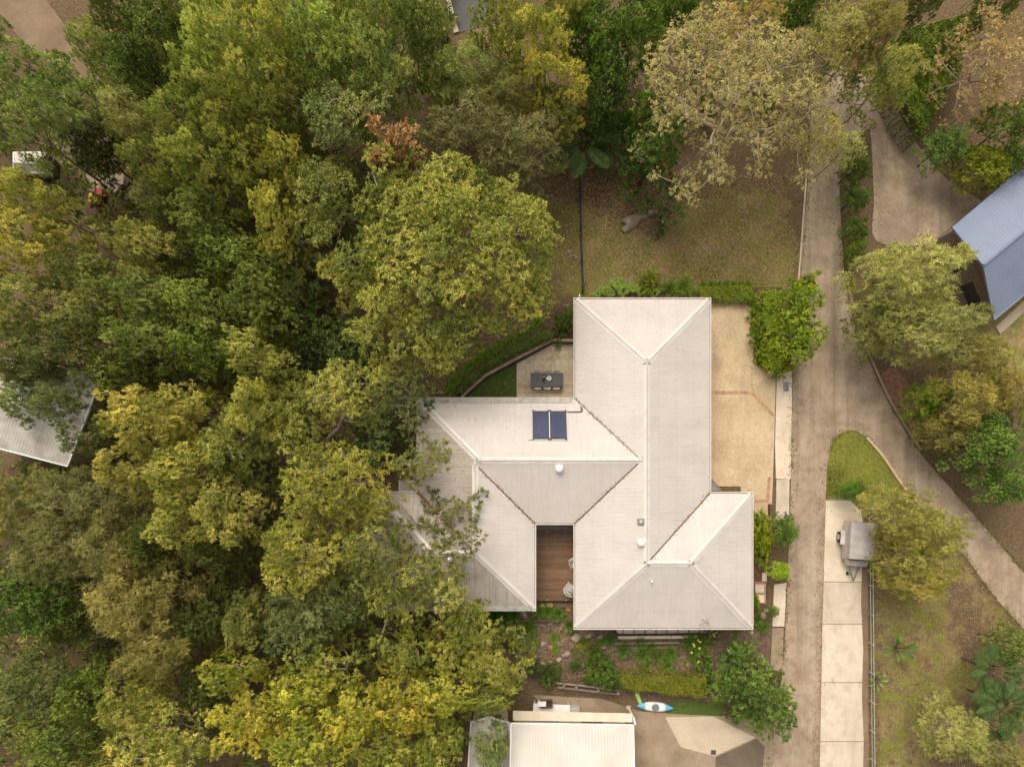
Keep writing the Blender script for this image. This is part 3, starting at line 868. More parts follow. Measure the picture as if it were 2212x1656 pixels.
# driveway beside the house with brick bands
drv = sheet("driveway", [(1500, 648), (1628, 648), (1628, 786), (1676, 807), (1672, 960), (1666, 1122), (1600, 1122), (1600, 1050), (1500, 1050)], .030, "aggregate", thick=.08)
sheet("driveway_apron", [(1678, 808), (1711, 800), (1708, 1033), (1705, 1034), (1676, 1034), (1674, 960)], .026, "cream_concrete", thick=.06)
def brick_row(parent, a, b_, z, width, lay, mat="brick", gap=.010, name="brick", across=True):
    """bricks laid side by side from a to b (photo units), each a piece of its own"""
    A, B = Vector(P(*a)), Vector(P(*b_))
    d = (B - A); Ln = d.length; d.normalize()
    n = max(1, int(round(Ln / lay)))
    st = Ln / n
    me = MB().box((0, 0, 0), (st - gap, width, .05)).mesh(name, M[mat])
    off = Vector((0, 0, 0))
    q = parent
    while q is not None:
        off += q.location; q = q.parent
    for i in range(n):
        c = A + d * (st * (i + .5)) - off
        o = link(name, me, parent, (c.x, c.y, z - .02 + (.004 * ((i * 7) % 3 - 1)) - off.z))
        o.rotation_euler = (0, 0, math.atan2(d.y, d.x))
brick_row(drv, (1538, 848), (1621, 848), .030, .23, .115)
brick_row(drv, (1624, 849), (1670, 897), .030, .23, .115)
brick_row(drv, (1662, 1030), (1658, 1078), .030, .23, .115)
brick_row(drv, (1630, 1082), (1660, 1082), .030, .23, .115)
mb = MB()
for a, b_ in (((1623, 847), (1672, 809)), ((1624, 788), (1624, 845))):
    A, B = P(*a), P(*b_)
    mb.bar((A[0], A[1], .0325), (B[0], B[1], .0325), .025, .004)
mb.build("expansion_joint", M["yard"], drv)
sheet("concrete_pad", [(1677, 1036), (1705, 1034), (1704, 1122), (1675, 1122)], .042, "white_concrete", thick=.05)
sheet("footpath", [(1672, 1262), (1699, 1258), (1694, 1352), (1668, 1352)], .034, "cream_concrete", thick=.06)
sheet("verge_path", [(1668, 1356), (1693, 1356), (1690, 1450), (1664, 1445)], .016, "yard", thick=.03)

# pale concrete strip right of the road, cast in slabs
cd = sheet("concrete_strip", [(1781, 1078), (1834, 1072), (1862, 1104), (1872, 1160), (1876, 1720), (1766, 1720), (1773, 1350)], .006, "grout")
ys_ = [1080, 1256, 1347, 1473, 1600, 1720]
lx = lambda y: np.interp(y, [1080, 1350, 1720], [1783.5, 1776, 1769.5])
rx_ = lambda y: np.interp(y, [1080, 1100, 1160, 1720], [1836, 1856, 1869, 1873])
for i in range(5):
    a, b_ = ys_[i] + .8, ys_[i + 1] - .8
    pts = [(lx(a), a)] + ([(1836, a), (1858, 1104), (1869, 1160)] if i == 0 else [(rx_(a), a)]) + [(rx_(b_), b_), (lx(b_), b_)]
    MB().prism(pxpoly(pts), .010, .045).build("slab", M["cream_concrete" if i == 0 else "white_concrete"], cd)

sheet("strip_margin", [(1863, 1170), (1874, 1170), (1876, 1720), (1862, 1720), (1865, 1600), (1861, 1500), (1864, 1400), (1859, 1300)], .049, "dirt_track")
# neighbour's concrete yard at the bottom, sloping to a drain
yard = sheet("yard", [(1150, 1500), (1300, 1508), (1380, 1535), (1470, 1540), (1560, 1545), (1690, 1560), (1690, 1740), (1366, 1740), (1366, 1560), (1200, 1550)], .005, "yard")
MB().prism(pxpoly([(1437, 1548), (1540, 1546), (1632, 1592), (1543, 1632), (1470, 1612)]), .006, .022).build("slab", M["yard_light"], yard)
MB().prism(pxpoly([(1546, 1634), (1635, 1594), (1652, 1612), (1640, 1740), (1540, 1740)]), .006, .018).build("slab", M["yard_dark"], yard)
dr = empty("drain_grate", P(1541, 1624, .02), "small dark drain grate in the concrete yard at the bottom", "drain")
mb = MB()
for i in range(5): mb.box((0, -.12 + .06 * i, .015), (.30, .03, .02))
mb.build("grate_bar", M["black"], dr)
MB().prism([(-.18, -.17), (.18, -.17), (.18, .17), (-.18, .17)], 0, .012).build("frame", M["grey"], dr)

# tracks at the top left and the street at the top
sheet("dirt_track", smooth_line([(-40, -20), (10, 42), (52, 92), (120, 140), (190, 190), (225, 215)], 4) + smooth_line([(268, 205), (250, 160), (175, 112), (140, 55), (100, 0), (80, -40)], 4), .006, "dirt_track")
sheet("bare_yard", smooth_line([(150, 200), (205, 205), (200, 290), (185, 380), (205, 430), (205, 520), (165, 545), (130, 470), (120, 380), (128, 280), (150, 200)], 4), .003, "dirt_track")
pp = sheet("paved_patch", [(186, 374), (270, 374), (266, 416), (184, 416)], .010, "yard")
for x0, x1 in ((188, 226), (229, 267)):
    MB().prism(pxpoly([(x0, 376), (x1, 376), (x1 - 2, 414), (x0 - 2, 414)]), .012, .04).build("slab", M["yard_light"], pp)
sheet("street", [(986, -60), (1062, -60), (1048, 56), (1010, 66), (986, 72), (978, 20)], .006, "bitumen")
kerb("street_kerb", [(963, -20), (975, 30), (986, 72)], .35, .12, "white_concrete")
sheet("street_verge", [(1005, 68), (1050, 58), (1075, 50), (1080, 85), (1020, 90)], .004, "dirt_track")

# ==================================================================== THE HOUSE
ZE = 3.0                       # height of the eaves
PITCH = radians(20.0)
TP = tan(PITCH)
K = (H - ZE) / F
def E(px, py): return ((px - NX) * K, (NY - py) * K)
def zr(px, py, ref): return ZE + TP * abs(ref) * K
house = empty("house", (*E(1250, 1050), 0), "large house with a pale corrugated metal hip roof in the middle", "house")
HL = house.location
N_, S_, W_, E_ = (0, 1), (0, -1), (-1, 0), (1, 0)
FACES = [  # facing, eave line (photo units), outline, material
    ("N", 643, [(1239, 643), (1536, 643), (1387.5, 791.5)], "roof_y"),
    ("E", 1536, [(1536, 643), (1387.5, 791.5), (1387.5, 1210.5), (1536, 1062)], "roof_x"),
    ("W", 1239, [(1239, 643), (1387.5, 791.5), (1387.5, 1210.5), (1239, 1359), (1239, 1133), (1376.5, 995.5), (1239, 858)], "roof_x"),
    ("N", 1062, [(1536, 1062), (1627, 1062), (1478.5, 1210.5), (1387.5, 1210.5)], "roof_y"),
    ("E", 1627, [(1627, 1062), (1627, 1359), (1478.5, 1210.5)], "roof_x"),
    ("S", 1359, [(1239, 1359), (1627, 1359), (1478.5, 1210.5), (1387.5, 1210.5)], "roof_y"),
    ("N", 858, [(900, 858), (1239, 858), (1376.5, 995.5), (1037.5, 995.5)], "roof_y"),
    ("S", 1133, [(1158, 1133), (1239, 1133), (1376.5, 995.5), (1037.5, 995.5), (1029, 1004)], "roof_y"),
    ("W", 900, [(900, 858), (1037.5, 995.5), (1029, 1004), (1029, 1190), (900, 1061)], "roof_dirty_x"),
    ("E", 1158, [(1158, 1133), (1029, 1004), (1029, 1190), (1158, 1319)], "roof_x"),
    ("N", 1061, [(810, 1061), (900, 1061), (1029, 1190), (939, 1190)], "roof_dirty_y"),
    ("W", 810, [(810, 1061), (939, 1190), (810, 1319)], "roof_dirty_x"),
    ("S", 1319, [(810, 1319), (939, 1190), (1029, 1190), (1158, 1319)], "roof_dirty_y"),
]
VALLEYS = [((1239, 858), (1376.5, 995.5), W_, N_, "valley_grey"), ((1239, 1133), (1376.5, 995.5), W_, S_, "valley"), ((1158, 1133), (1029, 1004), E_, S_, "valley"),
           ((900, 1061), (1029, 1190), W_, N_, "valley"), ((1536, 1062), (1387.5, 1210.5), E_, N_, "valley")]
VSEG = [(Vector(E(*a)), Vector(E(*b))) for a, b, *_ in VALLEYS]
LAM, AMP, NS = .0845, .0046, 6
roof = empty("roof", (0, 0, 0)); roof.parent = house
def on_valley(p):
    for a, b in VSEG:
        d = b - a
        t = max(0, min(1, (p - a).dot(d) / d.length_squared))
        if (p - a - d * t).length < .03: return True
    return False
def roof_sheet(facing, eave, poly, mat):
    w = [E(*p) for p in poly]
    along = 0 if facing in "NS" else 1               # eave runs along x or y
    ev = (NY - eave) * K if along == 0 else (eave - NX) * K
    us = [p[along] for p in w]
    u0, u1 = min(us) + .06, max(us) - .06
    n = int((u1 - u0) / LAM * NS)
    rows = []
    for i in range(n + 1):
        u = u0 + (u1 - u0) * i / n
        vs = []
        for j in range(len(w)):
            a, b = w[j], w[(j + 1) % len(w)]
            if (a[along] - u) * (b[along] - u) < 0:
                t = (u - a[along]) / (b[along] - a[along])
                vs.append(a[1 - along] + t * (b[1 - along] - a[1 - along]))
        if len(vs) < 2: rows.append(None); continue
        lo, hi = min(vs), max(vs)
        ends = sorted((lo, hi), key=lambda v: abs(v - ev))        # eave end first
        q = [Vector((u, v)) if along == 0 else Vector((v, u)) for v in ends]
        sg = 1 if ends[1] > ends[0] else -1
        a0, a1 = ends
        a0 += sg * (.10 if abs(ends[0] - ev) < .002 else (.052 if on_valley(q[0]) else .03))
        a1 -= sg * (.052 if on_valley(q[1]) else .03)
        if (a1 - a0) * sg < .02: rows.append(None); continue
        dz = AMP * sin(2 * pi * u / LAM)
        pts = []
        for v in (a0, a1):
            z = ZE + TP * abs(v - ev) + dz
            pts.append((u, v, z) if along == 0 else (v, u, z))
        rows.append(pts)
    mb = MB()
    for a, b in zip(rows[:-1], rows[1:]):
        if a and b:
            vs = [a[0], b[0], b[1], a[1]]
            c = (Vector(vs[1]) - Vector(vs[0])).cross(Vector(vs[2]) - Vector(vs[0]))
            mb.add(vs, [(0, 1, 2, 3) if c.z > 0 else (3, 2, 1, 0)])
    # weld neighbouring strips so that smooth shading rolls over the corrugations
    o = mb.build("roof_sheet", M[mat], roof, True)
    import bmesh
    bm = bmesh.new(); bm.from_mesh(o.data); bmesh.ops.remove_doubles(bm, verts=bm.verts, dist=1e-5); bm.to_mesh(o.data); bm.free()
    return o
roof.location = (-HL.x, -HL.y, 0)
for f in FACES: roof_sheet(*f)
# boarding under the sheets
mb = MB()
for facing, eave, poly, _ in FACES:
    along = 0 if facing in "NS" else 1
    ev = (NY - eave) * K if along == 0 else (eave - NX) * K
    w = [E(*p) for p in poly]
    a = sum(w[i][0] * w[(i + 1) % len(w)][1] - w[(i + 1) % len(w)][0] * w[i][1] for i in range(len(w)))
    if a < 0: w = w[::-1]
    mb.add([(p[0], p[1], ZE - .06 + TP * abs(p[1 - along] - ev)) for p in w], [tuple(range(len(w)))])
mb.build("roof_lining", M["timber_grey"], roof)

def roof_z(px, py):
    """height of the roof over a plan point (photo units at eave level)"""
    best = ZE
    for facing, eave, poly, _ in FACES:
        if in_poly(np.array([px]), np.array([py]), poly)[0]:
            d = abs((py if facing in "NS" else px) - eave) * K
            best = max(best, ZE + TP * d)
    return best
def strip_pts(a, b, d1, d2, half, lift, apex, roll=None, ref=None):
    """folded strip along a roof line between two slopes falling towards d1 and d2"""
    A = Vector((*E(*a), 0)); B = Vector((*E(*b), 0))
    A.z, B.z = line_z(a, d1), line_z(b, d1)
    t = (B - A).normalized()
    out = []
    for d in (d1, d2):
        n = Vector((d[0] * sin(PITCH), d[1] * sin(PITCH), cos(PITCH)))
        w = t.cross(n)
        out.append((n, w))
    return A, B, t, out
EAVE_OF = {}
def line_z(p, d):
    # height from whichever face that falls towards d owns this point
    best = None
    for facing, eave, poly, _ in FACES:
        dd = {"N": N_, "S": S_, "W": W_, "E": E_}[facing]
        if dd != d: continue
        dist = min((abs(p[0] - q[0]) + abs(p[1] - q[1])) for q in poly)
        onp = poly_dist(np.array([p[0]], float), np.array([p[1]], float), poly)[0]
        if onp < 1.0:
            z = ZE + TP * abs((p[1] if facing in "NS" else p[0]) - eave) * K
            best = z if best is None else max(best, z)
    return best if best is not None else ZE
def ridge_cap(a, b, d1, d2, trim0=0.0, trim1=0.0):
    A, B, t, nw = strip_pts(a, b, d1, d2, 0, 0, 0)
    A = A + t * trim0; B = B - t * trim1
    prof = []
    ws = []
    for (n, w), d in zip(nw, (d1, d2)):
        if w.x * d[0] + w.y * d[1] < 0: w = -w
        ws.append((n, w))
    (n1, w1), (n2, w2) = ws
    prof = [w1 * .215 + n1 * .012, w1 * .21 + n1 * .024, w1 * .05 + n1 * .024, w1 * .035 + Vector((0, 0, .045)), Vector((0, 0, .065)),
            w2 * .035 + Vector((0, 0, .045)), w2 * .05 + n2 * .024, w2 * .21 + n2 * .024, w2 * .215 + n2 * .012]
    mb = MB()
    m = len(prof)
    mb.add([A + p for p in prof] + [B + p for p in prof], [(i, i + 1, m + i + 1, m + i) for i in range(m - 1)] + [tuple(range(m)), tuple(range(2 * m - 1, m - 1, -1))])
    return mb.build("ridge_cap", M["cap"], roof)
for r_ in [((1387.5, 791.5), (1387.5, 1210.5), W_, E_), ((1239, 643), (1387.5, 791.5), W_, N_, .2), ((1536, 643), (1387.5, 791.5), E_, N_, .2),
           ((1387.5, 1210.5), (1478.5, 1210.5), N_, S_), ((1627, 1062), (1478.5, 1210.5), N_, E_, .2), ((1627, 1359), (1478.5, 1210.5), E_, S_, .2), ((1239, 1359), (1387.5, 1210.5), W_, S_, .2),
           ((1037.5, 995.5), (1376.5, 995.5), N_, S_), ((900, 858), (1037.5, 995.5), W_, N_, .2), ((1029, 1004), (1037.5, 995.5), W_, S_),
           ((1029, 1004), (1029, 1190), W_, E_), ((1158, 1319), (1029, 1190), E_, S_, .2), ((939, 1190), (1029, 1190), N_, S_), ((810, 1061), (939, 1190), W_, N_, .2), ((810, 1319), (939, 1190), W_, S_, .2)]:
    ridge_cap(*r_)
for a, b, d1, d2, mt in VALLEYS:
    A, B, t, nw = strip_pts(a, b, d1, d2, 0, 0, 0)
    mb = MB()
    ws = []
    for (n, w), d in zip(nw, (d1, d2)):
        if w.z < 0: w = -w                      # valley wings climb
        ws.append((n, w))
    (n1, w1), (n2, w2) = ws
    pr = [w1 * .20 - n1 * .022, Vector((0, 0, -.045)), w2 * .20 - n2 * .022]
    mb.add([A + p for p in pr] + [B + p for p in pr], [(0, 1, 4, 3), (1, 2, 5, 4)])
    mb.build("valley_flashing", M[mt], roof)

OUT = [(1239, 643), (1536, 643), (1536, 1062), (1627, 1062), (1627, 1359), (1239, 1359), (1239, 1133), (1158, 1133), (1158, 1319), (810, 1319), (810, 1061), (900, 1061), (900, 858), (1239, 858)]
outw = [E(*p) for p in OUT][::-1]              # counter-clockwise in plan
def sweep(profile, closed=True):
    mb = MB()
    rings = [offset_poly(outw, o) for o, z in profile]
    n = len(outw)
    for k in range(len(profile) - (0 if closed else 1)):
        k2 = (k + 1) % len(profile)
        for i in range(n):
            j = (i + 1) % n
            a, b = rings[k][i], rings[k][j]; c, d = rings[k2][j], rings[k2][i]
            mb.add([(a[0], a[1], profile[k][1]), (b[0], b[1], profile[k][1]), (c[0], c[1], profile[k2][1]), (d[0], d[1], profile[k2][1])], [(0, 1, 2, 3)])
    return mb
gut = sweep([(0, ZE - .10), (0, ZE + .03), (.045, ZE + .03), (.045, ZE - .085), (.125, ZE - .085), (.125, ZE - .02), (.135, ZE - .02), (.135, ZE - .10)]).build("gutter", M["gutter"], house, world=True)
dirt = sweep([(.047, ZE - .06), (.123, ZE - .06)], False).build("gutter_litter", M["gutter_dirt"], gut)
dirt.data.transform(__import__("mathutils").Matrix.Translation((-HL.x, -HL.y, 0)))
sweep([(.137, ZE - .20), (.137, ZE - .03), (.155, ZE - .03), (.155, ZE - .20)]).build("fascia", M["dull_white"], house, world=True)
ins = offset_poly(outw, .156)
MB().add([(p[0], p[1], ZE - .19) for p in ins], [tuple(range(len(ins)))[::-1]]).build("soffit", M["soffit"], house, world=True)
wl_ = offset_poly(outw, .60)
wall = MB().prism(wl_, -.05, ZE - .195, cap=False).build("wall", M["wall"], house, world=True)
# mesh guards over three of the gutters
for pts, d in ((((903, 858), (1236, 858)), N_), (((900, 862), (900, 1056)), W_), (((850, 1319), (1150, 1319)), S_), (((810, 1066), (810, 1316)), W_)):
    A, B = Vector((*E(*pts[0]), ZE + .045)), Vector((*E(*pts[1]), ZE + .045))
    ind = Vector((-d[0], -d[1], 0))
    mb = MB()
    mb.add([A + ind * .02, B + ind * .02, B + ind * .36 + Vector((0, 0, .34 * TP)), A + ind * .36 + Vector((0, 0, .34 * TP))], [(0, 1, 2, 3)])
    mb.add([A + ind * .02 - Vector((0, 0, .012)), B + ind * .02 - Vector((0, 0, .012)), B + ind * .36 + Vector((0, 0, .34 * TP - .012)), A + ind * .36 + Vector((0, 0, .34 * TP - .012))], [(3, 2, 1, 0)])
    mb.build("gutter_guard", M["guard"], house, world=True)
# windows and doors on the walls
def opening(px, py, d, w, h, z0, kind="window"):
    """px,py on the wall line (photo units at eave level), facing d"""
    x, y = E(px, py)
    x -= d[0] * .60; y -= d[1] * .60
    rz = math.atan2(d[1], d[0]) - pi / 2
    o = empty(kind, (x - HL.x, y - HL.y, z0)); o.parent = house; o.rotation_euler = (0, 0, rz)
    mb = MB()
    mb.box((-w / 2, .02, h / 2), (.06, .08, h)); mb.box((w / 2, .02, h / 2), (.06, .08, h))
    mb.box((0, .021, h), (w + .06, .082, .06)); mb.box((0, .021, 0), (w + .06, .082, .06)); mb.box((0, .02, h / 2), (.04, .07, h - .06))
    mb.build("frame", M["white"], o)
    MB().box((0, .012, h / 2), (w - .06, .02, h - .06)).build("pane", M["glass"], o)
for a in [(1239, 700, W_, 1.6, 1.2, 1.0), (1239, 800, W_, 2.4, 2.1, .05, "door"), (1000, 858, N_, 1.8, 1.2, 1.0), (1140, 858, N_, 2.4, 2.1, .05, "door"), (1380, 643, N_, 1.8, 1.2, 1.0),
          (1300, 643, N_, 1.2, 1.2, 1.0), (1536, 760, E_, 4.6, 2.2, .05, "door"), (1536, 960, E_, 1.8, 1.2, 1.0), (1627, 1200, E_, 1.8, 1.2, 1.0), (1627, 1300, E_, 1.2, 1.2, 1.0),
          (1350, 1359, S_, 2.4, 2.1, .05, "door"), (1480, 1359, S_, 2.4, 1.4, .8), (1580, 1359, S_, 1.2, 1.2, 1.0), (1158, 1220, E_, 2.4, 2.1, .35, "door"), (1239, 1220, W_, 2.4, 2.1, .35, "door"), (950, 1319, S_, 1.8, 1.2, 1.0)]:
    opening(*a)
# small lower roof over the west door and the porch awning by the driveway
MB().prism([E(861, 1037), E(897, 1037), E(897, 1060), E(861, 1060)][::-1], ZE - .50, ZE - .46).build("porch_roof", M["roof_dirty_x"], house, world=True)
mb = MB()
for i in range(8): mb.bar((*E(861, 1039 + i * 2.7), ZE - .44), (*E(897, 1039 + i * 2.7), ZE - .44), .045, .03)
mb.bar((*E(861, 1060.5), ZE - .47), (*E(897, 1060.5), ZE - .47), .05, .12); mb.bar((*E(860, 1036.5), ZE - .47), (*E(860, 1060.5), ZE - .47), .05, .12)
mb.build("porch_batten", M["dull_white"], house, world=True)
MB().prism([E(1537.5, 1034), E(1537.5, 1060), E(1563, 1060)], ZE - .45, ZE - .40).build("porch_awning", M["grey"], house, world=True)
MB().bar((*E(1538, 1033), ZE - .40), (*E(1564, 1060), ZE - .40), .06, .09).build("awning_trim", M["copper"], house, world=True)
# downpipe spreader on the north gutter
MB().tube([(*E(1252, 641), ZE - .02), (*E(1252, 636), ZE - .04), (*E(1252, 634), ZE - .6)], .04, 8).build("downpipe", M["white"], house, world=True)

# ---- things on the roof
def on_roof(px, py):
    """plan point of a photo point that lies on the roof (a few steps of refinement)"""
    z = ZE + .8
    for _ in range(8):
        x, y, _q = P(px, py, z)
        z = roof_z(NX + x / K, NY - y / K)
    return x, y, z
for i, (x0, x1) in enumerate(((1150.8, 1185.6), (1188.2, 1223.2))):
    c = on_roof((x0 + x1) / 2, 918.5)
    o = empty("solar_collector", c, ("left" if i == 0 else "right") + " one of two blue solar hot water collectors on the roof", "solar panel", "solar collectors on the roof")
    o.rotation_euler = (-PITCH, 0, 0)
    w, h = S(x1 - x0, c[2]), S(61, c[2]) / cos(PITCH)
    MB().prism([(-w / 2, -h / 2), (w / 2, -h / 2), (w / 2, h / 2), (-w / 2, h / 2)], .05, .125).build("casing", M["black"], o)
    MB().prism([(-w / 2 + .03, -h / 2 + .03), (w / 2 - .03, -h / 2 + .03), (w / 2 - .03, h / 2 - .03), (-w / 2 + .03, h / 2 - .03)], .126, .134).build("glass", M["collector"], o)
    mb = MB()
    for sx, sy in ((-1, -1), (1, -1), (-1, 1), (1, 1)): mb.box((sx * (w / 2 - .02), sy * (h / 2 + .03), .09), (.09, .09, .07))
    mb.build("pipe_union", M["black"], o)
    MB().box((0, -h / 2 - .055, .06), (w * .96, .035, .05)).build("mounting_rail", M["white"], o)
    if i == 0: MB().box((w / 2 + .037, 0, .085), (.042, h * .96, .05)).build("centre_rail", M["white"], o)
c0 = on_roof(1225, 889.5); c1 = on_roof(1255, 889.5); c2 = on_roof(1255.5, 880); c3 = on_roof(1253, 880)
o = empty("solar_pipe", c0, "black lagged pipe running from the solar collectors to the roof valley", "pipe")
rel = lambda c, dz=.06: (c[0] - c0[0], c[1] - c0[1], c[2] - c0[2] + dz)
MB().tube([rel(c0), rel(c1)], .030, 8).build("lagging", M["black"], o)
MB().tube([rel(c1), rel(c2, .12), rel(c3, .10)], .035, 8).build("elbow", M["copper"], o)
MB().tube([rel(on_roof(1257.5, 889)), rel(on_roof(1257.5, 881), .10)], .028, 8).build("valve", M["copper"], o)
c = on_roof(1150, 949)
o = empty("drain_cock", on_roof(1147, 949.5), "small grey drain cock at the left collector's lower corner", "tap")
MB().tube([(.12, 0, .05), (-.10, -.01, .05), (-.13, -.05, .05)], .014, 6).build("pipe", M["grey"], o)
MB().box((-.13, -.06, .05), (.05, .05, .03)).build("handle", M["grey"], o)
def slope_empty(name, px, py, label, cat, facing, group=None):
    c = on_roof(px, py)
    o = empty(name, c, label, cat, group)
    o.rotation_euler = {"S": (PITCH, 0, 0), "N": (-PITCH, 0, 0), "W": (0, -PITCH, 0), "E": (0, PITCH, 0)}[facing]
    return o
for px, py, fc, lab in ((1207.7, 1010, "S", "white domed roof vent just below the middle ridge, near the solar collectors"), (1386, 1170.6, "W", "white domed roof vent beside the long right ridge, below the skylight")):
    o = slope_empty("roof_vent", px, py, lab, "vent", fc, "white domed roof vents")
    MB().prism([(-.24, -.25), (.24, -.25), (.24, .25), (-.24, .25)], .012, .035).build("flashing", M["white"], o)
    MB().lathe([(.17, .03), (.17, .16), (.25, .17), (.26, .22), (.22, .29), (.13, .335), (.04, .35)], (0, 0, 0), 24).build("dome", M["white"], o, True)
o = slope_empty("skylight", 1384.5, 1127, "square grey flashing with a round domed skylight by the ridge", "skylight", "W")
MB().prism([(-.22, -.22), (.22, -.22), (.22, .22), (-.22, .22)], .012, .05).build("flashing", M["grey"], o)
MB().lathe([(.15, .05), (.15, .09), (.13, .15), (.08, .19), (.03, .205)], (.01, 0, 0), 20).build("dome", M["alu"], o, True)
o = slope_empty("flue_pipe", 1407.4, 1253.5, "tiny white flue pipe on the lower roof face", "pipe", "S")
MB().lathe([(.09, .01), (.05, .05), (.045, .32)], (0, 0, 0), 12).build("pipe", M["white"], o, True)
MB().lathe([(.04, .321), (.038, .326)], (0, 0, 0), 12).build("mouth", M["black"], o)
o = empty("chimney_cowl", on_roof(972.3, 1207), "round grey metal chimney cowl on the dirty lower left roof", "chimney")
MB().tube([(0, 0, -.1), (0, 0, .45)], .13, 14).build("flue", M["alu"], o)
MB().lathe([(.19, .45), (.22, .50), (.20, .58), (.08, .62)], (0, 0, 0), 16).build("cap", M["alu"], o, True)
MB().box((0, -.14, .36), (.16, .03, .12)).build("opening", M["black"], o)
ct = on_roof(1517, 1337)
o = empty("tv_antenna", ct, "thin grey television antenna on stays near the lower roof edge", "antenna")
fa, fb = on_roof(1509, 1351), on_roof(1534, 1350.5)
tip = (0, 0, .95)
MB().tube([(0, 0, 0), (0, .02, 1.35)], .020, 6).build("mast", M["grey"], o)
for fe in (fa, fb):
    MB().tube([(fe[0] - ct[0], fe[1] - ct[1], fe[2] - ct[2] + .02), tip], .014, 5).build("stay", M["grey"], o)
MB().tube([(-.02, -.10, 1.32), (-.05, .32, 1.32)], .014, 5).build("boom", M["grey"], o)
for i in range(5):
    MB().tube([(-.17 + .02 * i, -.02 + .08 * i, 1.33), (.12 - .02 * i, .0 + .08 * i, 1.33)], .009, 4).build("element", M["grey"], o)

# ==================================================================== COURTYARD DECK
deck = empty("deck", P(1199, 1221), "brown hardwood deck in the courtyard between the two wings", "deck")
DZ = .35
x0, x1 = P(1150, 0, DZ)[0], P(1246, 0, DZ)[0]
ytop, ybot = P(0, 1145.5, DZ)[1], P(0, 1297, DZ)[1]
nb = 34
bw = (ytop - ybot) / nb
bme = MB().box((0, 0, 0), (x1 - x0, bw - .008, .03)).mesh("board", M["timber_deck"])
for i in range(nb):
    y = ytop - bw * (i + .5)
    link("board", bme, deck, ((x0 + x1) / 2 - deck.location.x, y - deck.location.y, DZ - .015 + .001 * ((i * 5) % 3)))
mb = MB()
for i in range(5):
    x = x0 + .2 + (x1 - x0 - .4) * i / 4
    mb.box((x, (ytop + ybot) / 2, DZ - .10), (.06, ytop - ybot - .1, .13))
    for y in (ybot + .2, (ytop + ybot) / 2, ytop - .2): mb.box((x, y, .08), (.09, .09, .20))
mb.build("joist", M["timber_dark"], deck, world=True)
MB().box(((x0 + x1) / 2, P(0, 1140, .4)[1], .26), (x1 - x0, S(9), .28)).build("threshold", M["alu"] and surf("grey_threshold_concrete", [(.20, .195, .185), (.27, .26, .245)], 2, .85), deck, world=True)
for (a, b_) in ((1181.4, 1148), (1222, 1148), (1182, 1295.5), (1222.6, 1295.5)):
    p = P(a, b_, DZ)
    MB().lathe([(.03, 0), (.03, .012), (.02, .016)], (p[0], p[1], DZ), 10).build("deck_stud", M["white"], deck, world=True)

def armchair(px, py, rz, label):
    c = P(px, py, .7)
    o = empty("armchair", (c[0], c[1], DZ), label, "chair", "grey armchairs on the deck", rz=rz)
    rnd = lambda w, d, r=.10: [(w / 2 - r, -d / 2), (w / 2, -d / 2 + r), (w / 2, d / 2 - r), (w / 2 - r, d / 2), (-w / 2 + r, d / 2), (-w / 2, d / 2 - r), (-w / 2, -d / 2 + r), (-w / 2 + r, -d / 2)]
    MB().prism(rnd(.66, .66), .26, .42, inset=.03).build("seat_cushion", M["cushion"], o)
    MB().prism([(x, y - .30) for x, y in rnd(.62, .16, .06)], .40, .74, inset=.03).build("back_cushion", M["cushion"], o)
    MB().prism([(x + .05, y - .06) for x, y in rnd(.36, .36, .08)], .425, .53, inset=.08).build("pillow", M["dull_white"], o)
    arc = [(.40, .30, .58), (.41, -.10, .60), (.36, -.32, .68), (.20, -.43, .74), (0, -.46, .75), (-.20, -.43, .74), (-.36, -.32, .68), (-.41, -.10, .60), (-.40, .30, .58)]
    MB().tube(arc, .020, 8).build("back_rail", M["white"], o)
    for sx in (-1, 1):
        MB().tube([(sx * .40, .30, .58), (sx * .36, .32, 0)], .016, 6).build("leg", M["white"], o)
        MB().tube([(sx * .34, -.34, .69), (sx * .34, -.34, 0)], .016, 6).build("leg", M["white"], o)
armchair(1232, 1272, radians(140 - 90 - 90), "grey cushioned armchair with a pillow near the deck's front edge")
armchair(1242.5, 1216, radians(-160), "grey armchair half hidden under the eave, further back on the deck")

# ==================================================================== PATIO
WZ = .02
patio = sheet("patio", [(1115.5, 784), (1193, 742), (1250, 742), (1250, 870), (1115.5, 870)], WZ - .01, "grout")
ppoly = pxpoly([(1115.5, 787), (1193.5, 743.5), (1251, 743.5), (1251, 872), (1115.5, 872)])
T = S(18.8)
xa, ya = P(1116, 0)[0], P(0, 868)[1]
def clip_poly(sub, a, b):
    """keep the part of sub on the left of a->b"""
    out = []
    f = lambda p: (b[0] - a[0]) * (p[1] - a[1]) - (b[1] - a[1]) * (p[0] - a[0])
    for i in range(len(sub)):
        p, q = sub[i], sub[(i + 1) % len(sub)]
        fp, fq = f(p), f(q)
        if fp >= 0: out.append(p)
        if fp * fq < 0:
            t = fp / (fp - fq)
            out.append((p[0] + (q[0] - p[0]) * t, p[1] + (q[1] - p[1]) * t))
    return out
A_, B_ = P(1193.5, 743.5)[:2], P(1115.5, 787)[:2]
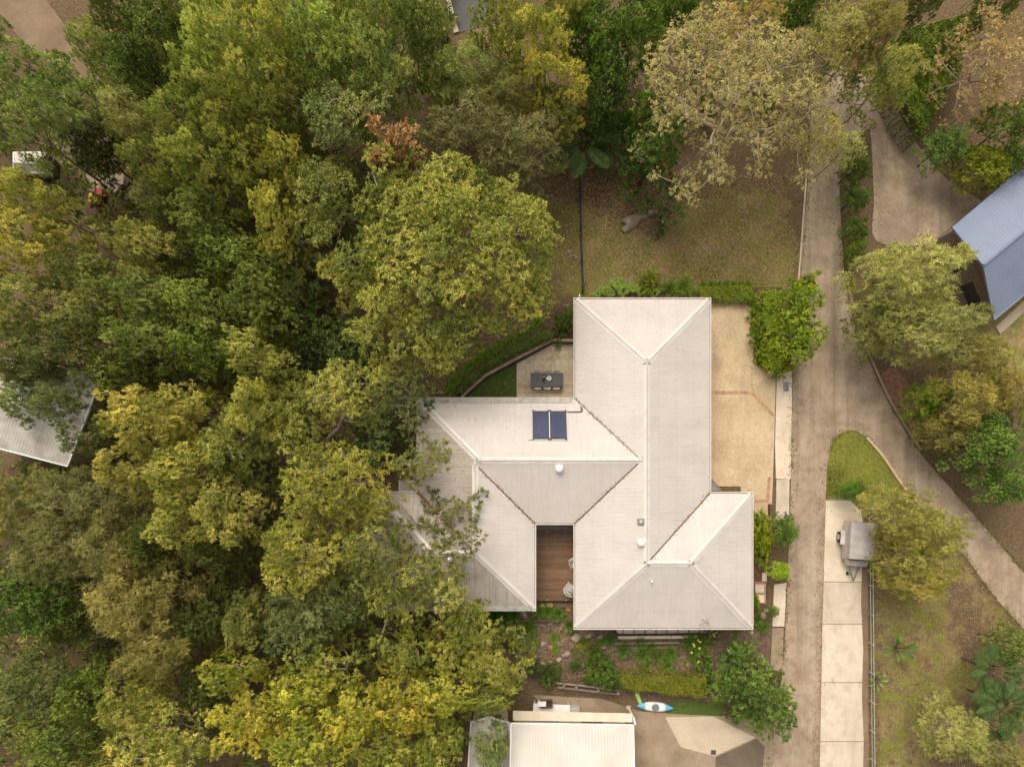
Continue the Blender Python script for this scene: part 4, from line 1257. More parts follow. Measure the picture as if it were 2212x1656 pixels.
for i in range(8):
    for j in range(8):
        xL, yL = xa + i * T + .006, ya + j * T + .006
        q = [(xL, yL), (xL + T - .012, yL), (xL + T - .012, yL + T - .012), (xL, yL + T - .012)]
        q = [(min(x, P(1250, 0)[0]), min(y, P(0, 743.5)[1])) for x, y in q]
        q = clip_poly(q, A_, B_)
        if len(q) < 3: continue
        ar_ = abs(sum(q[k][0] * q[(k + 1) % len(q)][1] - q[(k + 1) % len(q)][0] * q[k][1] for k in range(len(q)))) / 2
        if ar_ < .01: continue
        cx, cy = q[0]
        MB().prism([(x - cx, y - cy) for x, y in q], -.03, .012 + .0015 * ((i * 3 + j * 5) % 4)).build("paver", M["tile"], patio).location = (cx, cy, WZ)
sheet("synthetic_lawn", [(1114.6, 786), (1114.6, 870), (990, 870), (1004, 856), (1051, 815)], .024, "turf")
# low garden wall with a brick cap round patio and lawn
WLINE = [(998, 858), (1048.7, 812.5), (1114.4, 777), (1193.7, 736.5), (1240, 737.5)]
gw = empty("garden_wall", P(1114, 777), "low curving garden wall with brick capping round the patio lawn", "wall")
mb = MB()
for a, b_ in zip(WLINE[:-1], WLINE[1:]):
    A, B = Vector(P(*a)), Vector(P(*b_))
    d = (B - A).normalized()
    mb.bar(A - d * .03 + Vector((0, 0, .20)), B + d * .03 + Vector((0, 0, .20)), .13, .44)
mb.build("wall_core", M["black"], gw, world=True)
mb = MB()
for a, b_ in zip(WLINE[:-1], WLINE[1:]):
    A, B = Vector(P(*a)), Vector(P(*b_))
    d = (B - A).normalized(); nrm = Vector((d.y, -d.x, 0))
    mb.bar(A + nrm * .13 + Vector((0, 0, .20)), B + nrm * .13 + Vector((0, 0, .20)), .10, .40)
mb.build("edging_board", M["black"], gw, world=True)
for a, b_ in zip(WLINE[:-1], WLINE[1:]):
    brick_row(gw, a, b_, .465, .19, .235, "brick_pale", .012)
# the raised bed behind it
tag(MB().prism(pxpoly([(985, 858), (990, 835), (1020, 800), (1060, 765), (1110, 738), (1150, 712), (1188, 684), (1240, 655), (1240, 734), (1194, 733), (1112, 773), (1046, 809)]), -.05, .30).build("garden_bed", M["mulch"]), kind="structure")

# dining set
TX0, TX1, TY0, TY1 = 1146.2, 1216.7, 805.0, 834.5
tc = P((TX0 + TX1) / 2, (TY0 + TY1) / 2, .75)
tb = empty("dining_table", (tc[0], tc[1], .034), "long charcoal slatted outdoor dining table on the sandstone patio", "table")
tw, td = S(TX1 - TX0, .75), S(TY1 - TY0, .75)
ns = 9
sme = MB().box((0, 0, 0), (tw, td / ns - .008, .03)).mesh("slat", M["table"])
for i in range(ns): link("slat", sme, tb, (0, -td / 2 + td / ns * (i + .5), .70))
MB().box((0, td / 2 - .10, .655), (tw - .2, .05, .055)).box((0, -td / 2 + .10, .655), (tw - .2, .05, .055)).box((-tw / 2 + .12, 0, .655), (.05, td - .26, .055)).box((tw / 2 - .12, 0, .655), (.05, td - .26, .055)).build("apron", M["table"], tb)
for sx in (-1, 1):
    for sy in (-1, 1): MB().box((sx * (tw / 2 - .06), sy * (td / 2 - .06), .34), (.08, .08, .68)).build("leg", M["table"], tb)
def chair(px, py, flip, label):
    c = P(px, py, .45)
    o = empty("dining_chair", (c[0], c[1], .034), label, "chair", "cream chairs round the dining table", rz=pi if flip else 0)
    MB().prism([(-.20, -.22), (.20, -.22), (.24, .20), (-.24, .20)], .42, .45, inset=.01).build("seat", M["plastic"], o)
    bk = MB()
    n = 9
    prof = []
    for i in range(n):
        t = -1 + 2 * i / (n - 1)
        prof.append((.25 * t, .22 - .05 * t * t, .44, .62 + .06 * (1 - t * t)))
    vs = []
    for x, y, za, zb in prof: vs += [(x, y, za), (x * .96, y + .19, zb), (x * .96, y + .215, zb - .01), (x, y + .03, za - .02)]
    fs = []
    for i in range(n - 1):
        a = i * 4
        fs += [(a, a + 4, a + 5, a + 1), (a + 1, a + 5, a + 6, a + 2), (a + 2, a + 6, a + 7, a + 3), (a + 3, a + 7, a + 4, a)]
    fs += [(0, 1, 2, 3), (4 * n - 1, 4 * n - 2, 4 * n - 3, 4 * n - 4)]
    bk.add(vs, fs).build("backrest", M["plastic"], o)
    for sx in (-1, 1):
        MB().tube([(sx * .18, -.19, .42), (sx * .24, -.25, 0)], .014, 6).build("leg", M["alu"], o)
        MB().tube([(sx * .20, .18, .42), (sx * .27, .27, 0)], .014, 6).build("leg", M["alu"], o)
for i, (x, w) in enumerate(((1160.5, "left"), (1181.6, "middle"), (1201.5, "right"))):
    chair(x, 812.5, False, w + " chair of three along the table's upper side")
    chair(x + .5, 828.0, True, w + " chair of three along the table's lower side")
o = empty("plant_bowl", P(1176, 819.5, .76), "small pot with a dark leafy plant on the dining table", "plant")
MB().lathe([(.07, 0), (.12, .05), (.14, .14), (.12, .14), (.10, .10)], (0, 0, 0), 18).build("pot", M["white"], o, True)
rng = np.random.default_rng(3)
D = norm(rng.normal(size=(70, 3)) * (1, 1, .5) + (0, 0, .5)); Lg = rng.uniform(.07, .15, 70)
link("leaves", leaves_mesh("leaves", D * (Lg * .7)[:, None] + (-.02, -.01, .14), D, norm(np.cross(D, rng.normal(size=(70, 3)))), Lg, .07, rng.uniform(0, .8, 70), LM["dark"]), o)
o = empty("plate", P(1186.3, 816.8, .755), "round white plate with a blue pattern on the dining table", "plate")
MB().lathe([(.10, 0), (.14, .012), (.155, .02), (.15, .022), (.10, .012)], (0, 0, 0), 28).build("dish", M["white"], o, True)
mb = MB()
for k in range(3):
    a = .5 + k * 1.05
    mb.bar((-.085 * cos(a), -.085 * sin(a), .0135), (.085 * cos(a), .085 * sin(a), .0135), .022, .003)
mb.build("pattern", surf("blue_glaze", [(.08, .10, .28), (.14, .17, .40)], 9, .3), o)

# ==================================================================== FENCES, SLEEPERS, VERANDAH
fc = empty("wire_fence", P(1253, 505), "thin black wire fence crossing the lawn down to the house corner", "fence")
f0, f1 = Vector(P(1249.5, 360)), Vector(P(1257, 634))
nf = 5
for i in range(nf):
    p = f0 + (f1 - f0) * (i / (nf - 1))
    MB().box((p.x, p.y, .60), (.07, .07, 1.25)).build("post", M["black"], fc, world=True)
for z in (.12, .48, .84, 1.18):
    MB().bar((f0.x, f0.y, z), (f1.x, f1.y, z), .035 if z > 1 else .018, .035 if z > 1 else .018).build("rail", M["black"], fc, world=True)
mb = MB()
nv = 90
for i in range(nv):
    p = f0 + (f1 - f0) * ((i + .5) / nv)
    mb.bar((p.x, p.y, .05), (p.x, p.y, 1.17), .014, .014)
tag(mb.build("wire", M["black"], fc, world=True), kind="stuff")
gt = empty("gate", P(1258, 631), "small black gate standing open by the house corner", "gate")
a, b_ = Vector(P(1257, 634)), Vector(P(1262, 619))
for z in (.15, 1.1): MB().bar((a.x, a.y, z), (b_.x, b_.y, z), .04, .04).build("rail", M["black"], gt, world=True)
for i in range(6):
    p = a + (b_ - a) * (i / 5)
    MB().bar((p.x, p.y, .12), (p.x, p.y, 1.15), .022, .022).build("baluster", M["black"], gt, world=True)

# verandah paving below the lower eave: cream pavers and brick bands, edging and sleepers
ver = sheet("verandah", [(1310, 1335), (1560, 1335), (1548, 1368.5), (1332, 1368.5)], .10, "grout", thick=.14)
vx = [1322 + 23.6 * i for i in range(10)]
for i in range(10):
    a = vx[i] + 1.9
    pts = [(a, 1338), (a + 19.6, 1338), (a + 19.6, 1367), (a, 1367)]
    if i == 0: pts = [(a, 1345), (a + 19.6, 1345), (a + 19.6, 1367), (a + 10, 1367)]
    if i == 9: pts = [(a, 1338), (a + 18, 1338), (a + 8, 1367), (a, 1367)]
    MB().prism(pxpoly(pts), .09, .118).build("paver", M["cream_concrete"], ver)
    if i: brick_row(ver, (vx[i] - .2, 1338), (vx[i] - .2, 1367), .118, .105, .23)
ed = empty("verandah_edging", P(1440, 1370), "black steel edge rail along the verandah below the lower eave", "railing")
for a, b_ in (((1318, 1352), (1335, 1370)), ((1335, 1370), (1536, 1366.5)), ((1536, 1366.5), (1553, 1352))):
    A, B = P(*a), P(*b_)
    MB().bar((A[0], A[1], .16), (B[0], B[1], .16), .11, .16).build("rail", M["black"], ed, world=True)
for nm, a, b_, z, w, h, mt, lab in (
    ("concrete_step", (1334, 1375.5), (1508, 1374), .07, .20, .16, "cream_concrete", "long pale concrete step just below the black verandah edging"),
    ("retaining_sleeper", (1326, 1388), (1466, 1386), .10, .14, .20, "timber_grey", "uppermost grey sleeper of the garden terraces below the verandah"),
    ("retaining_sleeper", (1340, 1398.5), (1462, 1397), .07, .13, .18, "timber_grey", "middle grey sleeper of the garden terraces below the verandah"),
    ("retaining_sleeper", (1352, 1411.5), (1488, 1408), .05, .13, .16, "timber_dark", "lowest brown sleeper of the garden terraces below the verandah"),
    ("timber_step", (1200, 1306), (1246, 1306.5), .14, .27, .12, "timber_dark", "short brown timber step at the deck's front right corner"),
    ("bench_plank", (1151, 1337.5), (1211, 1338), .24, .22, .06, "timber_dark", "brown plank bench across the rock garden below the deck"),
    ("retaining_sleeper", (1103, 1342.5), (1211, 1342.5), .09, .07, .22, "timber_dark", "thin brown sleeper under the plank bench in the rock garden")):
    A, B = P(*a), P(*b_)
    o = empty(nm, ((A[0] + B[0]) / 2, (A[1] + B[1]) / 2, 0), lab, "step" if "step" in nm else ("bench" if "bench" in nm else "sleeper"))
    n = max(1, int((Vector(B) - Vector(A)).length / 1.8))
    for i in range(n):
        p = Vector(A) + (Vector(B) - Vector(A)) * ((i + .01) / n); q = Vector(A) + (Vector(B) - Vector(A)) * ((i + .99) / n)
        MB().bar((p.x, p.y, z), (q.x, q.y, z), w, h).build("beam", M[mt], o, world=True)
    if nm == "bench_plank":
        for t in (.1, .9):
            p = Vector(A) + (Vector(B) - Vector(A)) * t
            MB().box((p.x, p.y, .10), (.10, .18, .21)).build("leg", M[mt], o, world=True)
# log boundary at the bottom of the garden
lf = empty("log_fence", P(1265, 1480), "grey log rail fence along the bottom of the rock garden", "fence")
for a, b_, z in (((1200, 1472), (1262, 1478), .30), ((1262, 1478.5), (1340, 1489), .30), ((1204, 1479), (1336, 1494), .55)):
    A, B = P(*a), P(*b_)
    MB().tube([(A[0], A[1], z), (B[0], B[1], z + .02)], .07, 8).build("rail", M["timber_grey"], lf, world=True)
for a in ((1216, 1474), (1243, 1477), (1290, 1484), (1332, 1490)):
    A = P(*a)
    MB().tube([(A[0], A[1], -.1), (A[0], A[1], .8)], .09, 8).build("post", M["timber_grey"], lf, world=True)
tag(MB().box((*P(1238, 1470)[:2], .10), (1.1, .16, .2), .35).build("fallen_log", M["timber_dark"]), "dark fallen log lying across the log fence", "log")
# stepping pavers right of the house
sp_ = tag(MB().prism(pxpoly([(1629, 1232), (1657, 1232), (1655, 1306), (1629, 1306)]), -.03, .012).build("stepping_path", M["mulch"]), kind="structure")
for i, (xa_, ya_, xb_, yb_) in enumerate(((1646, 1236, 1656, 1255), (1631, 1261, 1650, 1279), (1636, 1284, 1651, 1301))):
    MB().prism(pxpoly([(xa_, ya_), (xb_, ya_), (xb_, yb_), (xa_, yb_)]), .0, .045).build("paver", M["cream_concrete"], sp_)
for a, b_ in (((1629, 1258), (1650, 1258)), ((1630, 1281.5), (1650, 1281.5)), ((1652, 1258), (1652, 1303))):
    brick_row(sp_, a, b_, .045, .11, .23)
tag(MB().box((*P(1661, 1100)[:2], .25), (.16, S(24), .5)).build("planter_edge", M["timber_dark"]), "dark timber edging post beside the bright yellow-green shrub", "edging")

tag(MB().prism(pxpoly(smooth_line([(1902, 812), (1918, 796), (1940, 800), (1968, 838), (1990, 885), (1976, 925), (1950, 905), (1925, 868), (1902, 812)], 4)), -.05, .012).build("red_mulch_bed", surf("reddish_mulch", [(.17, .082, .05), (.30, .165, .105)], 3, .95, None, (22, .3), bump=(25, .6, .04))), kind="structure")
# strip of mulch round the driveway hedge
tag(MB().prism(pxpoly([(1537, 622), (1690, 620), (1690, 815), (1672, 806), (1627, 786), (1625, 655), (1537, 655)]), -.05, .022).build("hedge_bed", M["mulch"]), kind="structure")
tag(MB().prism(pxpoly([(1285, 632), (1420, 626), (1540, 630), (1540, 660), (1285, 660)]), -.05, .016).build("north_bed", M["mulch"]), kind="structure")
tag(MB().prism(pxpoly([(1100, 1330), (1330, 1330), (1620, 1350), (1665, 1340), (1660, 1530), (1330, 1500), (1190, 1478), (1120, 1470)]), -.05, .006).build("south_bed", surf("pinkish_mulch", [(.085, .052, .035), (.20, .135, .095)], 4, .95, ((.05, .032, .02), 1.0, .6, (1, 1, 1)), (25, .3), bump=(25, .6, .04))), kind="structure")
tag(MB().prism(pxpoly([(1628, 1100), (1664, 1100), (1658, 1345), (1626, 1345)]), -.05, .010).build("east_bed", M["mulch"]), kind="structure")

# ==================================================================== NEIGHBOURS
def corr_plane(corners, lam, amp, mat, name, parent):
    """corrugated sheet over a quad: corners eave0, eave1, ridge1, ridge0 (world); ribs run eave to ridge"""
    e0, e1, r1, r0 = [Vector(c) for c in corners]
    n = int((e1 - e0).length / lam * 4)
    nrm = (e1 - e0).cross(r0 - e0).normalized()
    vs, fs = [], []
    for i in range(n + 1):
        t = i / n
        dz = nrm * (amp * .55 * sin(2 * pi * t * (e1 - e0).length / lam))
        vs += [e0.lerp(e1, t) + dz, r0.lerp(r1, t) + dz]
    fs = [(2 * i, 2 * i + 2, 2 * i + 3, 2 * i + 1) for i in range(n)]
    return MB().add(vs, fs).build(name, M[mat], parent, True, world=True)
def gable(name, label, e0, e1, r1, r0, o1, o0, ze, zr_, mats, walls="wall", cat="house", ribs=.2, trim="white"):
    """gabled building from photo points: near eave e0-e1, ridge r0-r1, far eave o0-o1"""
    w = lambda p, z: Vector(P(p[0], p[1], z))
    E0, E1, R1, R0, O1, O0 = w(e0, ze), w(e1, ze), w(r1, zr_), w(r0, zr_), w(o1, ze), w(o0, ze)
    c = (E0 + E1 + O0 + O1) / 4
    root = empty(name, (c.x, c.y, 0), label, cat)
    corr_plane((E0, E1, R1, R0), ribs, .012, mats[0], "roof_sheet", root)
    corr_plane((O1, O0, R0, R1), ribs, .012, mats[1], "roof_sheet", root)
    mb = MB(); mb.tube([R0 + Vector((0, 0, .03)), R1 + Vector((0, 0, .03))], .09, 6); mb.build("ridge_cap", M[mats[0]], root, world=True)
    for a, b in ((E0, E1), (O0, O1)): MB().bar(a + Vector((0, 0, -.05)), b + Vector((0, 0, -.05)), .12, .12).build("gutter", M[trim], root, world=True)
    for a, b in ((E0, R0), (R0, O0), (E1, R1), (R1, O1)): MB().bar(a + Vector((0, 0, -.04)), b + Vector((0, 0, -.04)), .08, .16).build("barge_board", M[trim], root, world=True)
    q = [c + (p - c) * .93 for p in (E0, E1, O1, O0)]
    mb = MB().prism([(p.x, p.y) for p in q], -.05, ze - .05, cap=False)
    rr0, rr1 = c + (R0 - c) * .93, c + (R1 - c) * .93
    for a, b, r in ((q[0], q[3], rr0), (q[1], q[2], rr1)):
        mb.add([(a.x, a.y, ze - .05), (b.x, b.y, ze - .05), (r.x, r.y, zr_ - .30)], [(0, 1, 2)])
    mb.build("wall", M[walls], root, world=True)
    for a, b in ((q[0], q[1]), (q[1], q[2]), (q[2], q[3]), (q[3], q[0])):
        d = (b - a); Ln = d.length; d.normalize(); nn = Vector((d.y, -d.x, 0))
        if (a + nn - c).length < (a - nn - c).length: nn = -nn
        for t in ((.3, .7) if Ln > 5 else (.5,)):
            m_ = a.lerp(b, t); m_.z = 1.5
            MB().bar(m_ - d * .7 + nn * .01, m_ + d * .7 + nn * .01, .06, 1.2).build("window", M["glass"], root, world=True)
    return root
gable("blue_roofed_house", "house with a blue-grey metal gable roof at the right edge", (2058, 492), (2262, 322), (2330, 402), (2124, 573), (2352, 520), (2147, 690), 2.9, 4.6, ("blue_roof", "blue_roof"), "timber_grey", trim="blue_roof")
mb = MB(); mb.prism(pxpoly([(2150, 706), (2212, 648), (2260, 610), (2268, 622), (2160, 722)]), -.02, .05)
tag(mb.build("house_path", M["yard_light"]), kind="structure")
gable("cream_roofed_house", "neighbouring house with a cream metal roof at the bottom edge", (1104, 1562), (1368, 1566), (1372, 1760), (1100, 1760), (1372, 1950), (1100, 1950), 3.2, 5.2, ("cream_roof", "cream_roof"), "wall")
lt = empty("lean_to_roof", P(1240, 1548, 0), "narrow beige lean-to roof along the cream roofed house", "awning")
w = lambda a, z: P(a[0], a[1], z)
corr_plane((w((1108, 1534), 2.5), w((1366, 1540), 2.5), w((1366, 1559), 2.8), w((1108, 1555), 2.8)), .2, .012, "cream_concrete", "roof_sheet", lt)
for a, b_ in (((1112, 1540), (1112, 1556)), ((1196, 1542), (1196, 1557)), ((1280, 1544), (1280, 1558)), ((1362, 1546), (1362, 1559))):
    MB().bar(P(*a, 2.42), P(*b_, 2.10), .06, .06).build("bracket", M["dull_white"], lt, world=True)
gable("grey_gable_annexe", "pale grey gabled annexe left of the cream roofed house", (1018, 1558), (1008, 1720), (1052, 1720), (1058, 1548), (1102, 1720), (1100, 1560), 2.9, 3.9, ("dull_white", "dull_white"), "wall", "annexe")
gable("white_roofed_house", "pale metal roofed house half hidden by trees at the left edge", (146, 1006), (-70, 950), (-45, 860), (182, 912), (-5, 770), (220, 812), 4.0, 5.3, ("dull_white", "dull_white"), "wall")
gable("small_white_shed", "small pale roof among the yellow gums at the upper left", (30, 372), (96, 372), (96, 352), (30, 352), (96, 330), (30, 330), 2.6, 3.2, ("dull_white", "dull_white"), "wall", "shed")

# toy car
o = empty("toy_car", P(219, 431, .03), "red and yellow plastic toy car in the yard at the left", "toy")
o.rotation_euler = (0, 0, radians(-6))
MB().prism([(-.28, .02), (.28, .02), (.30, .45), (.18, .62), (-.18, .62), (-.30, .45)], .14, .46, inset=.05).build("bonnet", M["red"], o)
MB().prism([(-.30, -.52), (.30, -.52), (.30, .02), (-.30, .02)], .12, .40, inset=.03).build("body", M["red"], o)
for sx in (-1, 1):
    for y in (-.46, .02): MB().bar((sx * .26, y, .38), (sx * .25, y - .02, .92), .05, .05).build("roof_post", M["red"], o)
MB().prism([(-.33, -.60), (.33, -.60), (.36, -.45), (.34, .08), (-.34, .08), (-.36, -.45)], .90, 1.0, inset=.05).build("roof", M["yellow"], o)
for sx in (-1, 1):
    for y in (-.36, .36): MB().tube([(sx * .30, y, .13), (sx * .38, y, .13)], .13, 14).build("wheel", M["rubber"], o)
    MB().lathe([(.05, 0), (.04, .03)], (sx * .14, .60, .34), 10).build("headlight", M["yellow"], o)

# camper trailer on the pale strip
tcn = P(1842, 1165, 0)
o = empty("camper_trailer", tcn, "grey canvas-covered camper trailer parked on the pale concrete strip", "trailer", rz=radians(-4))
bw_, bl_ = S(58, 1.5), S(82, 1.5)
MB().prism([(-bw_ / 2, -bl_ / 2), (bw_ / 2, -bl_ / 2), (bw_ / 2, bl_ / 2), (-bw_ / 2, bl_ / 2)], .45, 1.15).build("body", M["alu"], o)
cv = MB()
n = 9
vs, fs = [], []
for i in range(n):
    y = -bl_ / 2 + .08 + (bl_ - .1) * i / (n - 1)
    rib = .03 * (i % 2)
    for j, (x, z) in enumerate(((-bw_ / 2 - .01, 1.12), (-bw_ / 2 + .02, 1.52), (-bw_ / 2 + .18, 1.64), (0, 1.70), (bw_ / 2 - .18, 1.64), (bw_ / 2 - .02, 1.52), (bw_ / 2 + .01, 1.12))):
        vs.append((x, y, z + (rib if 0 < j < 6 else 0)))
for i in range(n - 1):
    for j in range(6): a = i * 7 + j; fs.append((a, a + 1, a + 8, a + 7))
fs += [tuple(range(6, -1, -1)), tuple(range((n - 1) * 7, n * 7))]
cv.add(vs, fs).build("canvas_cover", M["canvas"], o)
MB().prism([(-.62, -bl_ / 2 - .48), (.62, -bl_ / 2 - .48), (.72, -bl_ / 2 - .01), (-.72, -bl_ / 2 - .01)], .50, 1.05, inset=.05).build("front_box", M["alu"], o)
for sx in (-1, 1):
    wh = MB().tube([(sx * (bw_ / 2 + .04), .15, .36), (sx * (bw_ / 2 + .26), .15, .36)], .36, 18).build("wheel", M["rubber"], o)
    MB().tube([(sx * (bw_ / 2 + .262), .15, .36), (sx * (bw_ / 2 + .275), .15, .36)], .20, 14).build("rim", M["alu"], wh)
    MB().box((sx * (bw_ / 2 + .16), .15, .80), (.30, .95, .05)).build("mudguard", M["dull_white"], o)
for sx in (-1, 1): MB().bar((sx * .55, -bl_ / 2 + .02, .48), (0, -bl_ / 2 - 1.5, .48), .07, .10).build("drawbar", M["grey"], o)
MB().tube([(-.25, -bl_ / 2 - 1.05, .10), (-.25, -bl_ / 2 - 1.05, .85)], .035, 8).build("jockey_post", M["grey"], o)
MB().tube([(-.32, -bl_ / 2 - 1.05, .11), (-.20, -bl_ / 2 - 1.05, .11)], .11, 12).build("jockey_wheel", M["rubber"], o)

# fence along the pale strip
fc2 = empty("strip_fence", P(1879, 1430), "low pale post and rail fence along the right of the concrete strip", "fence")
fa_, fb_ = Vector(P(1875, 1200)), Vector(P(1880, 1700))
for i in range(9):
    p = fa_.lerp(fb_, i / 8)
    MB().box((p.x, p.y, .35), (.07, .07, .75)).build("post", M["dull_white"], fc2, world=True)
for z in (.30, .66): MB().bar((fa_.x, fa_.y, z), (fb_.x, fb_.y, z), .035, .05).build("rail", surf("pale_green_rail_%d" % int(z * 100), [(.28, .33, .25), (.40, .44, .35)], 2, .7), fc2, world=True)

# things behind the cream roofed house
o = empty("work_table", P(1190, 1526, 0), "long white table in the yard behind the cream roofed house", "table", rz=radians(-3))
MB().prism([(-1.25, -.42), (1.25, -.42), (1.25, .42), (-1.25, .42)], .70, .76).build("top", M["white"], o)
for sx in (-1, 1):
    for sy in (-1, 1): MB().box((sx * 1.15, sy * .35, .35), (.07, .07, .70)).build("leg", M["white"], o)
o = empty("wooden_crate", P(1180, 1517, .78), "brown wooden crate on the long white table", "crate", rz=.05)
mb = MB()
for i in range(3):
    for s in (-1, 1):
        mb.box((0, s * .24, .07 + .12 * i), (.80, .02, .10)); mb.box((s * .40, 0, .07 + .12 * i), (.02, .46, .10))
mb.build("slat", M["timber_dark"], o)
MB().box((0, 0, .012), (.78, .46, .02)).build("base", M["timber_dark"], o)
o = empty("storage_box", P(1170, 1516, .80), "white storage box inside the crate on the table", "box")
MB().prism([(-.25, -.14), (.25, -.14), (.25, .14), (-.25, .14)], .02, .36, inset=-.02).build("body", M["white"], o)
MB().prism([(-.28, -.17), (.28, -.17), (.28, .17), (-.28, .17)], .362, .40).build("lid", M["white"], o)
o = empty("cool_box", P(1238, 1532, 0), "pale blue-grey cool box beside the long white table", "box")
MB().prism([(-.40, -.32), (.40, -.32), (.40, .32), (-.40, .32)], 0, .50, inset=.02).build("body", surf("pale_blue_plastic", [(.36, .42, .44), (.44, .49, .50)], 2, .5), o)
MB().prism([(-.41, -.33), (.41, -.33), (.41, .33), (-.41, .33)], .502, .58, inset=.03).build("lid", M["dull_white"], o)
o = empty("kayak", P(1414, 1524, .02), "white kayak with blue ends lying on the lawn strip at the bottom", "kayak", rz=radians(-4))
def hull(xa, xb, mat, nm):
    n = 9
    vs, fs = [], []
    for i in range(n):
        x = xa + (xb - xa) * i / (n - 1)
        wd = .34 * max(.03, 1 - (abs(x) / 1.25) ** 2.6)
        for k in range(8):
            an = 2 * pi * k / 8
            vs.append((x, wd * cos(an), .16 + .15 * sin(an) * max(.25, wd / .34) + .08 * (abs(x) / 1.25) ** 3))
    for i in range(n - 1):
        for k in range(8): a, b = i * 8 + k, i * 8 + (k + 1) % 8; fs.append((a, b, b + 8, a + 8))
    fs += [tuple(range(7, -1, -1)), tuple(range((n - 1) * 8, n * 8))]
    MB().add(vs, fs).build(nm, M[mat], o, True)
hull(-.70, .70, "white", "hull"); hull(.702, 1.24, "sky_blue", "bow"); hull(-1.24, -.702, "sky_blue", "stern")
MB().lathe([(.24, 0), (.26, .02), (.20, .03)], (0, 0, .30), 16).build("seat_rim", M["grey"], o)
o = empty("paddle_board", P(1379, 1507, .02), "short lime green board leaning by the white kayak", "board", rz=radians(112))
MB().prism([(-.50, -.12), (.35, -.16), (.52, 0), (.35, .16), (-.50, .12)], .04, .12, inset=.02).build("deck", M["lime"], o)
MB().bar((-.4, 0, .02), (.4, 0, .02), .10, .03).build("keel", M["white"], o)
o = empty("downpipe_post", P(1357, 1527, 0), "white upright pipe at the corner of the cream roofed house", "pipe")
MB().tube([(0, 0, 0), (0, 0, 2.2), (.05, -.35, 2.5)], .07, 10).build("pipe", M["white"], o)
MB().box((0, 0, .05), (.30, .30, .10)).build("base", M["yard_light"], o)
tag(MB().prism(pxpoly([(1452, 1511), (1560, 1518), (1560, 1546), (1440, 1540)]), -.02, .012).build("yard_lawn", M["turf"]), kind="structure")
o = empty("meter_cover", P(1698, 835, .035), "small grey metal service cover in the driveway apron", "cover")
MB().prism([(-.16, -.30), (.16, -.30), (.16, .30), (-.16, .30)], 0, .012).build("plate", M["grey"], o)
MB().prism([(-.19, -.33), (.19, -.33), (.19, .33), (-.19, .33)], -.01, .006).build("rim", M["yard"], o)
o = empty("terracotta_pot", P(1195.4, 1415.4, 0), "round terracotta pot with soil in the rock garden", "pot")
MB().lathe([(.10, 0), (.15, .22), (.175, .23), (.175, .28), (.15, .28), (.135, .20)], (0, 0, 0), 20).build("pot", M["terracotta"], o, True)
MB().lathe([(.136, .20), (.10, .215)], (0, 0, 0), 16).build("soil", M["mulch"], o)
o = empty("broken_pot", P(1190, 1396, 0), "orange broken terracotta pot among the rock garden stones", "pot")
MB().lathe([(.09, 0), (.14, .16), (.12, .16)], (0, 0, 0), 7).build("shard", M["terracotta"], o)

